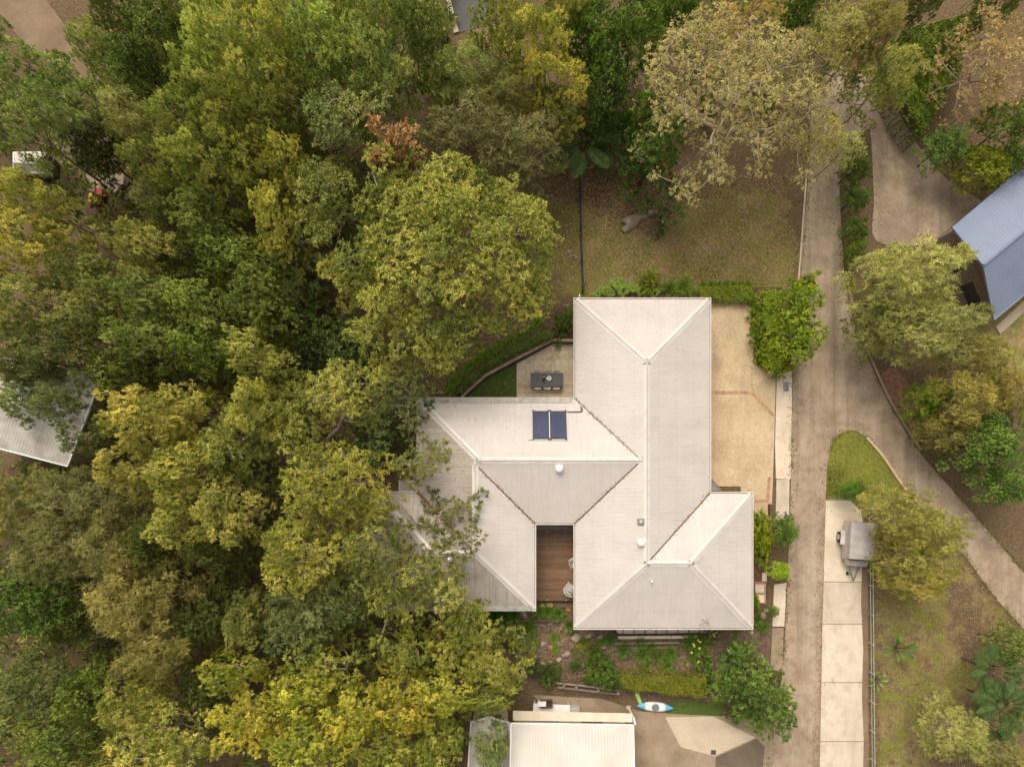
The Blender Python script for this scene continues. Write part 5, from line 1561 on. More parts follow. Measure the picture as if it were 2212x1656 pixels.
# ==================================================================== ROCKS
for i, (px, py, r, ry, mt, lab) in enumerate([
    (1364, 476, 24, 16, "stone_grey", "largest grey-brown boulder of the outcrop on the lawn"),
    (1389, 466, 22, 11, "stone_grey", "flat grey boulder at the right of the lawn outcrop"),
    (1353, 493, 16, 11, "stone_grey", "lowest boulder of the outcrop on the lawn"),
    (1405, 461, 15, 7, "stone_grey", "low pale boulder under the dark shrub at the outcrop's end"),
    (1228.5, 546, 6, 6, "stone_grey", "dark upright rock left of the wire fence"),
    (1232, 555, 7, 5, "stone_grey", "squat rock just below the upright rock left of the fence"),
    (1245, 557, 4, 3, "stone", "small pale stone beside the wire fence"),
    (1192, 331+92, 3.5, 3, "stone", "tiny pale stone on the bare ground above the lawn"),
    (1200, 416, 4, 3, "stone", "pale stone just left of the fence's far end"),
    (958, 796, 5, 3, "stone_grey", "small grey stone on the bare slope under the big gum"),
    (1245.5, 1375, 12.5, 11, "stone", "big round boulder at the house's lower left corner"),
    (1275, 1371, 12, 6, "stone", "long flat boulder right of the big round boulder"),
    (1296, 1374, 9, 6, "stone", "brown boulder left of the verandah edge"),
    (1302, 1396, 9, 6, "stone", "half buried rock among grass left of the sleepers"),
    (1222, 1414, 11, 8, "stone", "broad pale rock right of the terracotta pot"),
    (1133, 1425, 10, 6, "stone", "leftmost pale rock of the lower rock row"),
    (1156, 1421, 7, 6, "stone", "small pale rock second in the lower rock row"),
    (1171, 1432, 8, 6, "stone", "grey rock in the middle of the lower rock row"),
    (1187, 1432, 8, 6, "stone_grey", "dark grey rock right of middle in the lower rock row"),
    (1206, 1425, 7, 5, "stone", "rightmost white rock of the lower rock row"),
    (1175, 1392, 9, 7, "stone_grey", "brown rock left of the broken pot"),
    (1206, 1390, 7, 6, "stone", "pale rock with a hollow right of the broken pot"),
    (1217, 1384, 6, 4, "stone", "pale flat rock above the hollow rock"),
    (1231, 1389, 4, 3, "stone", "small pale stone between the hollow rock and big boulder"),
    (1219, 1351, 6, 5, "stone", "yellowish stone right of the plank bench"),
    (1213, 1356, 3.5, 3, "stone", "little pale stone beside the yellowish stone"),
    (1223, 1361, 5, 4, "stone", "pale stone below the yellowish stone"),
    (1187.5, 1307.5, 8, 7, "stone_orange", "large orange sandstone block just below the deck"),
    (1172, 1311, 6, 8, "stone_orange", "narrow orange sandstone left of the large orange block"),
    (1228, 1315, 7, 6, "stone_orange", "orange sandstone below the short timber step"),
    (1206, 1312, 5, 5, "stone_grey", "brown stone between the two orange sandstones"),
    (1131, 1329, 9, 12, "stone_grey", "brown stepping rock left of the plank bench"),
    (1190, 1345, 9, 3.5, "stone", "flat stone just under the plank bench"),
    (1160, 709, 8, 5, "stone", "pale edging rock at the lower end of the garden bed edge"),
    (1187, 689, 14, 5, "stone", "long edging rock in the middle of the garden bed edge"),
    (1227, 662, 13, 5, "stone", "long edging rock near the house's upper left corner"),
    (1648, 1330, 8, 9, "stone_grey", "brown rock right of the house's lower right corner"),
    (1655, 1318, 6, 6, "stone", "pale rock above the brown rock by the path"),
]):
    rock(px, py, r, lab, 40 + i, mt, ry)

# ==================================================================== GARDEN PLANTS
hedge("garden_hedge", "dark clipped hedge along the brick-capped garden wall", [(984, 848), (1000, 826), (1040, 786), (1100, 748), (1155, 718), (1180, 708), (1205, 716), (1196, 731), (1150, 748), (1106, 770), (1050, 800), (1008, 838), (996, 850)], .95, "dark", 11, base_z=.2, color=(1.5, 1.7, 1.2))
hedge("driveway_hedge", "low yellow-green clipped hedge along the top of the driveway", [(1508, 616), (1560, 613), (1625, 614), (1634, 624), (1630, 651), (1560, 651), (1508, 649)], .9, "hedge", 12, color=(1.2, 1.35, 1))
hedge("side_hedge", "narrow clipped hedge down the right side of the driveway", [(1629, 640), (1645, 640), (1652, 785), (1640, 782), (1630, 700)], .8, "hedge", 13, color=(1.1, 1.3, 1))
hedge("boundary_hedge", "broad yellowing hedge along the bottom of the garden", [(1330, 1463), (1345, 1453), (1400, 1452), (1460, 1456), (1530, 1459), (1535, 1485), (1528, 1512), (1450, 1505), (1390, 1497), (1335, 1492)], 1.3, "hedge", 14, dens=520, color=(1.05, 1.05, 1))

GL = "strappy lilies beside the garden hedge"
for i, (x, y) in enumerate([(972, 840), (980, 824), (992, 812), (1005, 800), (1018, 789), (1032, 778), (1045, 769), (1060, 760), (1076, 752), (1092, 744), (1106, 737), (1120, 728), (1134, 720), (1147, 709), (1160, 699), (1168, 692)]):
    plant("tuft%d" % (i % 3), x, y, 15, "strappy green lily clump in the row beside the garden hedge", "lily_clump", "plant", GL, z=.05, hz=.9, color=(1.5, 1.7, .9))
for i, (x, y, r, k, lab) in enumerate([
    (1291, 634, 13, "fan0", "leftmost small fan palm at the house's upper wall"),
    (1307, 625, 15, "fan1", "second small fan palm from the left at the upper wall"),
    (1333, 614, 20, "fan0", "pale fan palm standing furthest from the upper wall"),
    (1346, 626, 20, "fan1", "broad fan palm in the middle of the upper wall row"),
    (1366, 622, 17, "fan0", "dark fan palm left of the yellow-green shrub"),
    (1386, 626, 17, "fan1", "fan palm just below the yellow-green shrub"),
    (1322, 632, 13, "fan0", "low fan palm tucked against the upper wall"),
    (1414, 632, 14, "fan1", "small fan palm right of the yellow-green shrub")]):
    plant(k, x, y, r, lab, "fan_palm", "palm", "small fan palms along the upper wall", hz=1.0, color=(1.35, 1.5, .9))
plant("shrub_-bright-0", 1403, 602, 22, "yellow-green shrub standing above the fan palms at the upper wall", "shrub", "shrub", ry=24, hz=1.2, color=(1.1, 1.0, 1.3))
plant("shrub_-bright-1", 1397, 622, 15, "lower yellow-green shrub at the foot of the taller one", "shrub", "shrub", hz=1.0, color=(.9, .9, 1.2))
plant("tuft0", 1446, 622, 22, "dark upright grass clump in the upper wall bed", "grass_clump", "plant", hz=1.3, color=(1.1, 1.15, .8))
plant("tuft1", 1480, 620, 27, "large arching grass clump left of the driveway hedge", "grass_clump", "plant", hz=1.2, color=(1.4, 1.4, .9))
for i, x in enumerate((1522, 1540, 1556, 1572, 1588, 1604, 1620)):
    plant("tuft%d" % (i % 3), x, 613, 11, "bright strappy tuft behind the driveway hedge", "grass_clump", "plant", "tufts behind the driveway hedge", hz=1.3, color=(1.2, 1.4, .6))
plant("shrub_-green-0", 1217, 702, 20, "round green shrub against the house's left wall by the patio", "shrub", "shrub", ry=34, hz=1.3, z=.1, color=(1.1, 1.1, 1))
plant("tuft2", 1206, 742, 10, "little strappy plant hanging over the garden wall", "grass_clump", "plant", z=.3, hz=.8, color=(1.0, 1.3, .6))
plant("shrub_-bright-2", 1641, 1160, 18, "bright yellow-green shrub squeezed between house and driveway", "shrub", "shrub", ry=56, hz=.9, color=(1.25, 1.15, 1))
plant("shrub_-bright-0", 1634, 1300, 10, "small green shrub beside the stepping pavers", "shrub", "shrub", ry=18, hz=1.0, color=(.9, 1.0, 1))
for i, (x, y, r, k, c, lab, hz) in enumerate([
    (1164, 1322, 16, "tuft0", (1.0, 1.25, .7), "left of three lush grass clumps below the deck", 1.1),
    (1187, 1322, 15, "tuft1", (.9, 1.15, .7), "middle of three lush grass clumps below the deck", 1.1),
    (1206, 1327, 15, "tuft2", (.9, 1.1, .7), "right of three lush grass clumps below the deck", 1.1),
    (1066, 1330, 18, "tuft0", (.6, .75, .6), "dark grass clump under the left wing's lower eave", 1.0),
    (1088, 1333, 18, "tuft1", (.65, .85, .6), "second dark grass clump under the left wing's eave", 1.0),
    (1108, 1330, 17, "tuft2", (.7, .95, .6), "grass clump left of the brown stepping rock", 1.0),
    (1142, 1357, 19, "tuft0", (.85, .95, .7), "olive grass clump below the plank bench", 1.1),
    (1234, 1352, 15, "tuft1", (.9, .95, .8), "grass clump against the right wing's lower corner", 1.0),
    (1352, 1404, 19, "tuft1", (.85, .95, .8), "grass clump left in the sleeper terraces", .9),
    (1385, 1389, 12, "tuft0", (.8, .9, .7), "grass clump between the two upper sleepers", .9),
    (1408, 1398, 12, "tuft2", (.75, .85, .7), "grass clump growing over the middle sleeper", .9),
    (1392, 1415, 20, "tuft1", (.9, 1.0, .8), "wide grass clump below the lowest sleeper", .8),
    (1422, 1418, 18, "tuft0", (.9, .95, .8), "grass clump in the middle below the sleepers", .8),
    (1450, 1413, 18, "tuft2", (1.0, 1.1, .8), "grass clump right below the sleepers", .9),
    (1492, 1386, 20, "tuft0", (.8, .95, .7), "large dark grass clump by the verandah's right part", 1.0),
    (1518, 1390, 21, "tuft1", (.85, .95, .7), "large grass clump with yellow flowers by the verandah", 1.0),
    (1503, 1410, 18, "tuft2", (.9, 1.0, .7), "grass clump above the spiky yucca", .9),
    (1320, 1383, 13, "tuft0", (.8, .95, .7), "grass clump at the verandah's left end", .9),
    (1303, 1384, 12, "tuft2", (.9, 1.0, .7), "pale grass clump right of the flat boulders", .8),
    (1285, 1405, 18, "tuft1", (1.0, 1.0, .9), "loose pale grass clump above the round green bush", .9),
    (1262, 1388, 12, "tuft0", (.95, 1.0, .8), "short grass clump below the long flat boulder", .8),
    (1155, 1389, 12, "tuft2", (1.1, 1.2, .8), "small grass clump among the brown rocks", .7),
    (1200, 1378, 12, "tuft1", (1.1, 1.2, .6), "mossy green clump above the hollow rock", .5),
    (1200, 1402, 10, "tuft0", (1.2, 1.4, .6), "bright green clump beside the terracotta pot", .5),
    (1443, 1441, 16, "tuft2", (1.1, 1.1, .9), "yellowish grass clump above the boundary hedge", .8),
    (1640, 1340, 14, "tuft1", (.9, 1.0, .8), "grass clump at the house's lower right corner", .9),
    (1652, 1355, 13, "tuft0", (.85, .95, .8), "grass clump by the garden's right boundary", .9)]):
    plant(k, x, y, r * 1.18, lab, "grass_clump", "plant", "grass clumps of the lower garden", hz=hz, color=tuple(q * 1.15 for q in c))
plant("spiky0", 1527, 1431, 20, "large spiky dark yucca above the boundary hedge", "yucca", "plant", hz=.8, color=(.8, .85, .6))
plant("spiky1", 1400, 1441, 16, "yellow-tinged spiky plant above the boundary hedge's left part", "yucca", "plant", hz=.7, color=(1.3, 1.15, .7))
plant("spiky2", 1484, 1434, 10, "small pale yellow spiky plant on bare mulch", "yucca", "plant", hz=.8, color=(1.8, 1.6, 1.2))
plant("shrub_-green-1", 1297, 1440, 34, "round glossy green bush left of the boundary hedge", "shrub", "shrub", ry=38, hz=1.1, color=(.9, .95, .8))
plant("shrub_-green-2", 1241, 1438, 15, "small dark green bush left of the round glossy bush", "shrub", "shrub", hz=1.0, color=(.7, .8, .8))
plant("shrub_-olive-0", 1250, 1408, 18, "grey-green bushy plant below the big round boulder", "shrub", "shrub", hz=.9, color=(.9, 1.05, .9))
plant("shrub_-hedge-0", 1256, 1397, 9, "yellow-leaved little shrub below the long flat boulder", "shrub", "shrub", hz=.9, color=(2.2, 1.9, 1))
plant("shrub_-dark-0", 1106, 1373, 36, "blue-green rounded shrub beside the lime gums", "shrub", "shrub", ry=32, hz=1.3, color=(1.5, 1.75, 1.9))
plant("shrub_-dark-1", 1196, 1452, 26, "dark green bush above the log fence", "shrub", "shrub", ry=22, hz=1.1, color=(1.1, 1.2, 1))
plant("shrub_-dark-2", 1180, 1470, 19, "small blue-green bush at the end of the log fence", "shrub", "shrub", hz=1.0, color=(1.4, 1.6, 1.5))
plant("shrub_-dark-0", 1152, 1442, 24, "dark bush right of the lime gums at the bottom", "shrub", "shrub", hz=1.0, color=(.9, 1.0, .9))
plant("shrub_-green-0", 1272, 1474, 12, "low green bush at the foot of the round glossy bush", "shrub", "shrub", hz=1.0)
plant("shrub_-green-1", 1309, 1467, 20, "green bush between the round bush and boundary hedge", "shrub", "shrub", hz=1.0, color=(.8, .9, .8))
# yellow flowers in the big grass clump
rng = np.random.default_rng(77)
for i, (x, y) in enumerate([(1509, 1383), (1513, 1386), (1498, 1391), (1500, 1394), (1511, 1399), (1494, 1409), (1509, 1429), (1541, 1370), (1543, 1373), (1624, 1365)]):
    D = norm(rng.normal(size=(9, 3)) * (1, 1, .3)); p = P(x, y, .75)
    o = empty("yellow_flower", (p[0], p[1], 0), "small yellow flower above the grass clumps near the verandah's right end", "flower", "yellow flowers in the lower garden")
    link("petals", leaves_mesh("petals", D * .05 + (0, 0, .76), D, norm(np.cross(D, (0, 0.01, 1.0))), .10, .06, rng.uniform(0, 1, 9), LM["flower"]), o)
    MB().tube([(.05, -.04, 0), (0, 0, .75)], .008, 4).build("stem", M["bark_dark"], o)

# broad tropical leaves at the lawn's far end
def paddle_plant(px, py, n, Lm, label, seed, h0=.6, mat="green", color=(1, 1, 1), feather=False, name="strelitzia", cat="plant"):
    rng = np.random.default_rng(seed)
    x, y, _ = P(px, py, h0)
    root = empty(name, (x, y, 0), label, cat, "broad-leaved tropical plants" if not feather else "feather palms")
    st = MB()
    for i in range(n):
        a = 2 * pi * i / n + rng.uniform(-.3, .3)
        rise = rng.uniform(.5, 1.1)
        Ln = Lm * rng.uniform(.75, 1.15)
        mb = MB()
        N = 9
        ax, side = np.array((cos(a), sin(a))), np.array((-sin(a), cos(a)))
        pts = []
        for k in range(N):
            t = k / (N - 1)
            r = .15 + Ln * (.15 + .85 * t)
            z = h0 + rise * (t * 1.3 - 1.1 * t * t)
            pts.append(np.array((ax[0] * r, ax[1] * r, z)))
        st.tube([(0, 0, 0), (ax[0] * .08, ax[1] * .08, h0 * .6), tuple(pts[0])], [.05, .04, .02], 5)
        if not feather:
            W = .13 * Lm
            vs, fs = [], []
            for k, p in enumerate(pts):
                t = k / (N - 1)
                w_ = W * max(.04, sin(pi * (t * .92 + .06)) ** .7)
                s3 = np.array((side[0], side[1], 0))
                vs += [tuple(p + s3 * w_ + (0, 0, .05)), tuple(p - (0, 0, .02)), tuple(p - s3 * w_ + (0, 0, .05))]
            for k in range(N - 1):
                q = 3 * k
                fs += [(q, q + 3, q + 4, q + 1), (q + 1, q + 4, q + 5, q + 2)]
            mb.add(vs, fs)
            o = mb.build("leaf", LM[mat], root, True)
            at = o.data.attributes.new("tint", 'FLOAT', 'POINT')
            at.data.foreach_set("value", np.full(len(o.data.vertices), .3 + .5 * rng.random()).astype(np.float32))
            o.color = (*color, 1)
        else:
            m_ = 46
            tt = np.linspace(.08, 1, m_)
            pp = np.array(pts)
            base = np.column_stack([np.interp(tt, np.linspace(0, 1, N), pp[:, j]) for j in range(3)])
            Cs, Ds = [], []
            for sgn in (-1, 1):
                d = norm(np.column_stack((side[0] * sgn + ax[0] * .55 + tt * 0, side[1] * sgn + ax[1] * .55 + tt * 0, -.35 + rng.normal(0, .1, m_))))
                Lg = Ln * .30 * np.sin(pi * (tt * .85 + .12))
                Cs.append(base + d * (Lg / 2)[:, None]); Ds.append((d, Lg))
            D = np.concatenate([q[0] for q in Ds]); Lg = np.concatenate([q[1] for q in Ds])
            o = link("frond", leaves_mesh("frond", np.concatenate(Cs), D, norm(np.cross(D, (0.01, .02, 1.0))), Lg, .05, .4 + rng.normal(0, .18, len(D)), LM[mat]), root)
            o.color = (*color, 1)
            st.tube([tuple(p) for p in pts], [.02] * 8 + [.006], 4)
    st.build("stems", M["bark_dark"], root)
    return root
paddle_plant(1292, 352, 10, .8, "grey-green broad-leaved plant at the top edge of the lawn", 5, .5, "dark", (1.7, 2.0, 2.2))
paddle_plant(1306, 326, 10, 1.1, "tall dark broad-leaved plant right of the feather palm", 6, 1.8, "dark", (1.3, 1.6, 1.2))
paddle_plant(1232, 318, 12, .8, "broad-leaved plant left of the feather palm by the fence end", 7, 1.4, "dark", (1.3, 1.7, 1.2))
paddle_plant(1220, 346, 8, .8, "low bluish broad-leaved plant under the olive tree edge", 8, .4, "dark", (1.5, 1.8, 1.9))
paddle_plant(1262, 306, 11, 2.3, "large dark feather palm arching over the fence end", 9, 3.2, "green", (.62, .66, .75), True, "feather_palm", "palm")
paddle_plant(1330, 318, 10, 2.0, "dark feather palm in the shade right of the larger palm", 10, 2.2, "green", (.5, .55, .65), True, "feather_palm", "palm")
paddle_plant(672, 596, 7, 1.5, "dark banana-leaved plant left under the big gum", 11, 1.2, "dark", (1.2, 1.6, 1.3))
paddle_plant(655, 660, 8, 1.4, "dark banana-leaved plant at the left edge of the garden", 12, 1.0, "dark", (1.2, 1.6, 1.3))
paddle_plant(1940, 1402, 9, 1.0, "banana-like plant with one yellow leaf on the right-hand lawn", 13, .8, "green", (1.0, 1.0, 1.2))
paddle_plant(1894, 1470, 7, .6, "small blue-green plant beside the strip fence", 14, .4, "dark", (1.6, 2.1, 2.0))
paddle_plant(2150, 1450, 13, 1.8, "upper palm of the dark clump at the lower right edge", 15, 3.5, "green", (.6, .65, .9), True, "feather_palm", "palm")
paddle_plant(2170, 1525, 13, 1.9, "middle palm of the dark clump at the lower right edge", 16, 3.8, "green", (.65, .7, 1.0), True, "feather_palm", "palm")
paddle_plant(2140, 1560, 12, 1.7, "lower palm of the dark clump at the lower right edge", 17, 3.0, "dark", (1.1, 1.2, 1.2), True, "feather_palm", "palm")
paddle_plant(2195, 945, 10, 2.4, "palm among the green trees at the right edge", 18, 4.0, "green", (.8, .85, 1.0), True, "feather_palm", "palm")

# ==================================================================== TREES INSIDE THE GARDEN
big = [(790, 318), (830, 330), (905, 340), (985, 310), (1040, 325), (1050, 360), (1095, 385), (1170, 395), (1180, 440), (1190, 480), (1192, 560), (1190, 610), (1140, 670), (1080, 715), (1045, 690), (1020, 740), (955, 775), (905, 765), (850, 788), (822, 778), (838, 705), (765, 748), (728, 738), (738, 695), (775, 668), (768, 640), (712, 610), (672, 572), (692, 540), (742, 530), (765, 480), (748, 430), (775, 372)]
tree("gum_tree", "biggest rounded gum tree, left of the lawn fence", "tree", big, 11.5, "gum", 101, depth=3.6, base=(940, 560, 0), fork=(945, 555, 4.2), r0=.30, twigs=1.0, den=1.05, dens=1.12, color=(1.15, 1.16, 1.05))
tree("gum_tree", "gum filling the garden's left edge beside the biggest gum", "tree", [(690, 330), (745, 330), (770, 400), (745, 470), (735, 530), (680, 545), (650, 500), (660, 420), (672, 360)], 10.5, "gum", 102, base=(710, 470, 0), r0=.2, color=(.86, .9, .9))
tree("gum_tree", "blue-green gum in the garden's upper left corner", "tree", [(668, 225), (730, 205), (800, 215), (860, 230), (890, 250), (840, 268), (795, 275), (760, 330), (690, 325), (665, 285)], 11.0, "gum_blue", 103, r0=.2)
tree("russet_tree", "small dying tree with orange-brown leaves above the biggest gum", "tree", [(792, 290), (815, 280), (850, 286), (895, 278), (915, 295), (905, 318), (870, 325), (830, 335), (795, 320)], 11.2, "russet", 104, depth=1.2, r0=.10)
tree("casuarina_tree", "olive fine-needled tree above the biggest gum", "tree", [(930, 235), (1010, 232), (1090, 240), (1165, 255), (1200, 290), (1205, 340), (1160, 375), (1095, 372), (1050, 340), (985, 300), (930, 290)], 9.0, "olive", 105, r0=.17, depth=2.4)
tree("gum_tree", "small gum with a red-brown trunk near the fence end", "tree", [(1170, 215), (1225, 215), (1245, 250), (1240, 285), (1215, 315), (1190, 320), (1178, 280)], 8.5, "lime", 106, r0=.12, base=(1184, 320, 0), bark="bark_red", color=(.8, .8, 1.1))
tree("camphor_tree", "dense dark green tree left of the pale tree", "tree", [(1345, 265), (1420, 255), (1480, 290), (1470, 345), (1445, 385), (1420, 415), (1385, 400), (1360, 360), (1375, 320)], 7.0, "green", 107, r0=.16, color=(.85, .92, .8))
tree("camphor_tree", "low dark green bushy tree at the pale tree's foot", "tree", [(1408, 405), (1450, 390), (1478, 420), (1475, 455), (1440, 470), (1412, 455)], 4.0, "dark", 108, depth=1.4, r0=.10, color=(1.3, 1.6, 1.5))
pale_poly = [(1395, 300), (1400, 205), (1395, 120), (1440, 40), (1530, 15), (1640, 20), (1720, 60), (1770, 130), (1790, 210), (1770, 270), (1790, 330), (1770, 360), (1720, 330), (1690, 350), (1695, 430), (1660, 465), (1610, 470), (1590, 440), (1600, 395), (1570, 380), (1545, 420), (1520, 380), (1495, 470), (1470, 470), (1478, 400), (1440, 360)]
tree("pale_tree", "large sparse pale tan tree with whitish limbs at the lawn's top", "tree", pale_poly, 11.0, "pale", 109, depth=2.4, base=(1462, 388, 0), fork=(1548, 290, 5.0), r0=.24, twigs=2.0, dens=.85,
     thin=lambda c, g: c[(c[:, 1] > P(0, 300, 8)[1]) | (g.random(len(c)) < .28)])
tree("gum_tree", "yellow-green gum by the house's upper left corner", "tree", [(740, 770), (800, 765), (830, 800), (825, 850), (790, 900), (740, 905), (680, 900), (655, 860), (680, 810)], 9.5, "wattle", 110, base=(700, 1040, 0), fork=(705, 950, 4.5), r0=.20, color=(1.22, 1.2, .95))
tree("gum_tree", "yellow gum at the middle of the garden's left edge", "tree", [(620, 800), (660, 780), (668, 850), (660, 930), (690, 980), (640, 1010), (600, 980), (610, 880)], 9.0, "wattle", 111, r0=.15, color=(1.1, 1.12, .9))
tree("gum_tree", "bright yellow gum left of the small west porch roof", "tree", [(640, 980), (700, 965), (760, 975), (820, 990), (810, 1060), (850, 1090), (800, 1130), (740, 1120), (680, 1110), (620, 1100), (610, 1040)], 10.5, "wattle", 112, r0=.22, color=(1.32, 1.24, .88))
tree("gum_tree", "bright yellow gum in the lower left of the garden", "tree", [(590, 1110), (650, 1090), (720, 1110), (760, 1160), (740, 1230), (690, 1270), (620, 1275), (565, 1230), (575, 1160)], 10.5, "wattle", 113, r0=.22, color=(1.32, 1.24, .88))
tree("gum_tree", "olive green gum leaning over the lower left roof corner", "tree", [(760, 1110), (820, 1100), (850, 1140), (905, 1140), (900, 1190), (985, 1205), (1000, 1250), (995, 1300), (920, 1310), (860, 1295), (800, 1270), (750, 1230), (735, 1170)], 9.5, "wattle", 114, r0=.2, color=(.92, .94, .85), base=(790, 1190, 0))
tree("gum_tree", "slender gum whose branches lie over the left wing's roof", "tree", [(930, 1055), (985, 1075), (1035, 1060), (1040, 1090), (1010, 1110), (1042, 1160), (1035, 1185), (985, 1195), (950, 1165), (905, 1150), (925, 1110)], 7.6, "wattle", 115, depth=.8, r0=.12, base=(800, 1060, 0), fork=(865, 1090, 4.6), color=(.62, .66, .8), den=.90, dens=.72)
tree("gum_tree", "thin gum branch crown over the roof's left gutter", "tree", [(895, 950), (950, 955), (975, 985), (960, 1020), (910, 1030), (885, 1060), (870, 1000)], 7.6, "wattle", 116, depth=.8, r0=.10, base=(850, 1010, 0), fork=(865, 1000, 4.2), color=(.85, .88, .9), den=.85, dens=.7)
tree("gum_tree", "thin gum over the roof's upper left corner", "tree", [(820, 850), (870, 820), (925, 840), (935, 870), (905, 885), (900, 930), (850, 915), (815, 890)], 7.2, "wattle", 117, depth=.9, r0=.09, base=(780, 930, 0), fork=(800, 890, 4.2), color=(.55, .62, .8), den=.75, dens=.6)
tree("evergreen_tree", "dark understorey tree between the yellow gums and the left wing", "tree", [(790, 870), (840, 860), (860, 920), (850, 1000), (800, 1010), (760, 960), (765, 905)], 5.0, "dark", 118, depth=1.6, r0=.10, color=(1.1, 1.3, 1.1))
tree("evergreen_tree", "very dark shrubby tree below the banana-leaved plants", "tree", [(640, 680), (700, 670), (760, 690), (790, 760), (800, 820), (740, 800), (690, 790), (630, 770), (630, 720)], 4.5, "dark", 119, depth=1.4, r0=.10, color=(.95, 1.15, .9))
tree("gum_tree", "dark olive gum in the garden's lower left corner", "tree", [(560, 1290), (620, 1270), (700, 1290), (720, 1340), (690, 1400), (610, 1420), (545, 1400)], 8.5, "wattle", 120, r0=.16, color=(.62, .70, .8))
tree("gum_tree", "dark gum behind the umbrella-shaped lime gum", "tree", [(700, 1240), (770, 1240), (830, 1270), (790, 1320), (760, 1360), (700, 1350)], 7.8, "wattle", 121, r0=.14, color=(.66, .74, .8))
tree("lime_gum_tree", "umbrella-shaped lime gum with visible forked stems", "tree", [(768, 1320), (790, 1295), (830, 1278), (880, 1285), (900, 1310), (895, 1340), (850, 1338), (800, 1345)], 8.6, "lime", 122, depth=1.0, r0=.11, base=(830, 1390, 0), fork=(828, 1362, 4.6))
tree("lime_gum_tree", "lime gum directly below the umbrella-shaped gum", "tree", [(790, 1370), (850, 1350), (905, 1355), (930, 1400), (900, 1450), (850, 1465), (795, 1440)], 8.0, "lime", 123, r0=.14)
tree("lime_gum_tree", "lime gum at the garden's lower left border", "tree", [(640, 1400), (690, 1375), (750, 1385), (780, 1420), (760, 1460), (690, 1465), (630, 1450)], 8.0, "lime", 124, r0=.14, color=(.95, 1, 1))
tree("lime_gum_tree", "lime gum touching the left wing's lower eave", "tree", [(935, 1340), (975, 1300), (1030, 1290), (1060, 1325), (1070, 1365), (1040, 1385), (980, 1375), (940, 1365)], 7.4, "lime", 125, depth=1.6, r0=.12)
tree("lime_gum_tree", "brightest lime gum at the bottom middle of the garden", "tree", [(930, 1395), (990, 1370), (1060, 1385), (1130, 1405), (1140, 1440), (1110, 1480), (1040, 1480), (960, 1465), (925, 1430)], 7.6, "lime", 126, r0=.15, color=(1.1, 1.06, 1))
tree("lilly_pilly_tree", "dense rounded green tree in the garden's lower right corner", "tree", [(1550, 1400), (1575, 1372), (1615, 1365), (1645, 1390), (1655, 1440), (1690, 1460), (1720, 1480), (1725, 1560), (1690, 1600), (1640, 1590), (1590, 1545), (1545, 1510), (1532, 1450)], 5.0, "green", 127, depth=2.0, r0=.16, color=(1.15, 1.12, 1.15))
tree("mango_tree", "bright glossy green tree right of the driveway", "tree", [(1672, 640), (1700, 606), (1745, 608), (1772, 640), (1778, 700), (1768, 755), (1735, 785), (1700, 790), (1678, 765), (1668, 700)], 5.0, "bright", 128, depth=1.6, r0=.12, den=1.12)
hedge("glossy_hedge", "bright glossy green hedge right of the narrow driveway hedge", [(1646, 625), (1680, 622), (1694, 700), (1690, 795), (1668, 800), (1655, 770), (1650, 700)], 1.9, "bright", 15, dens=420, L=.17, W=.07, wob=.12)
plant("shrub_-bright-1", 1742, 614, 22, "small bright shrub at the top of the glossy driveway tree", "shrub", "shrub", hz=1.2, z=.0)

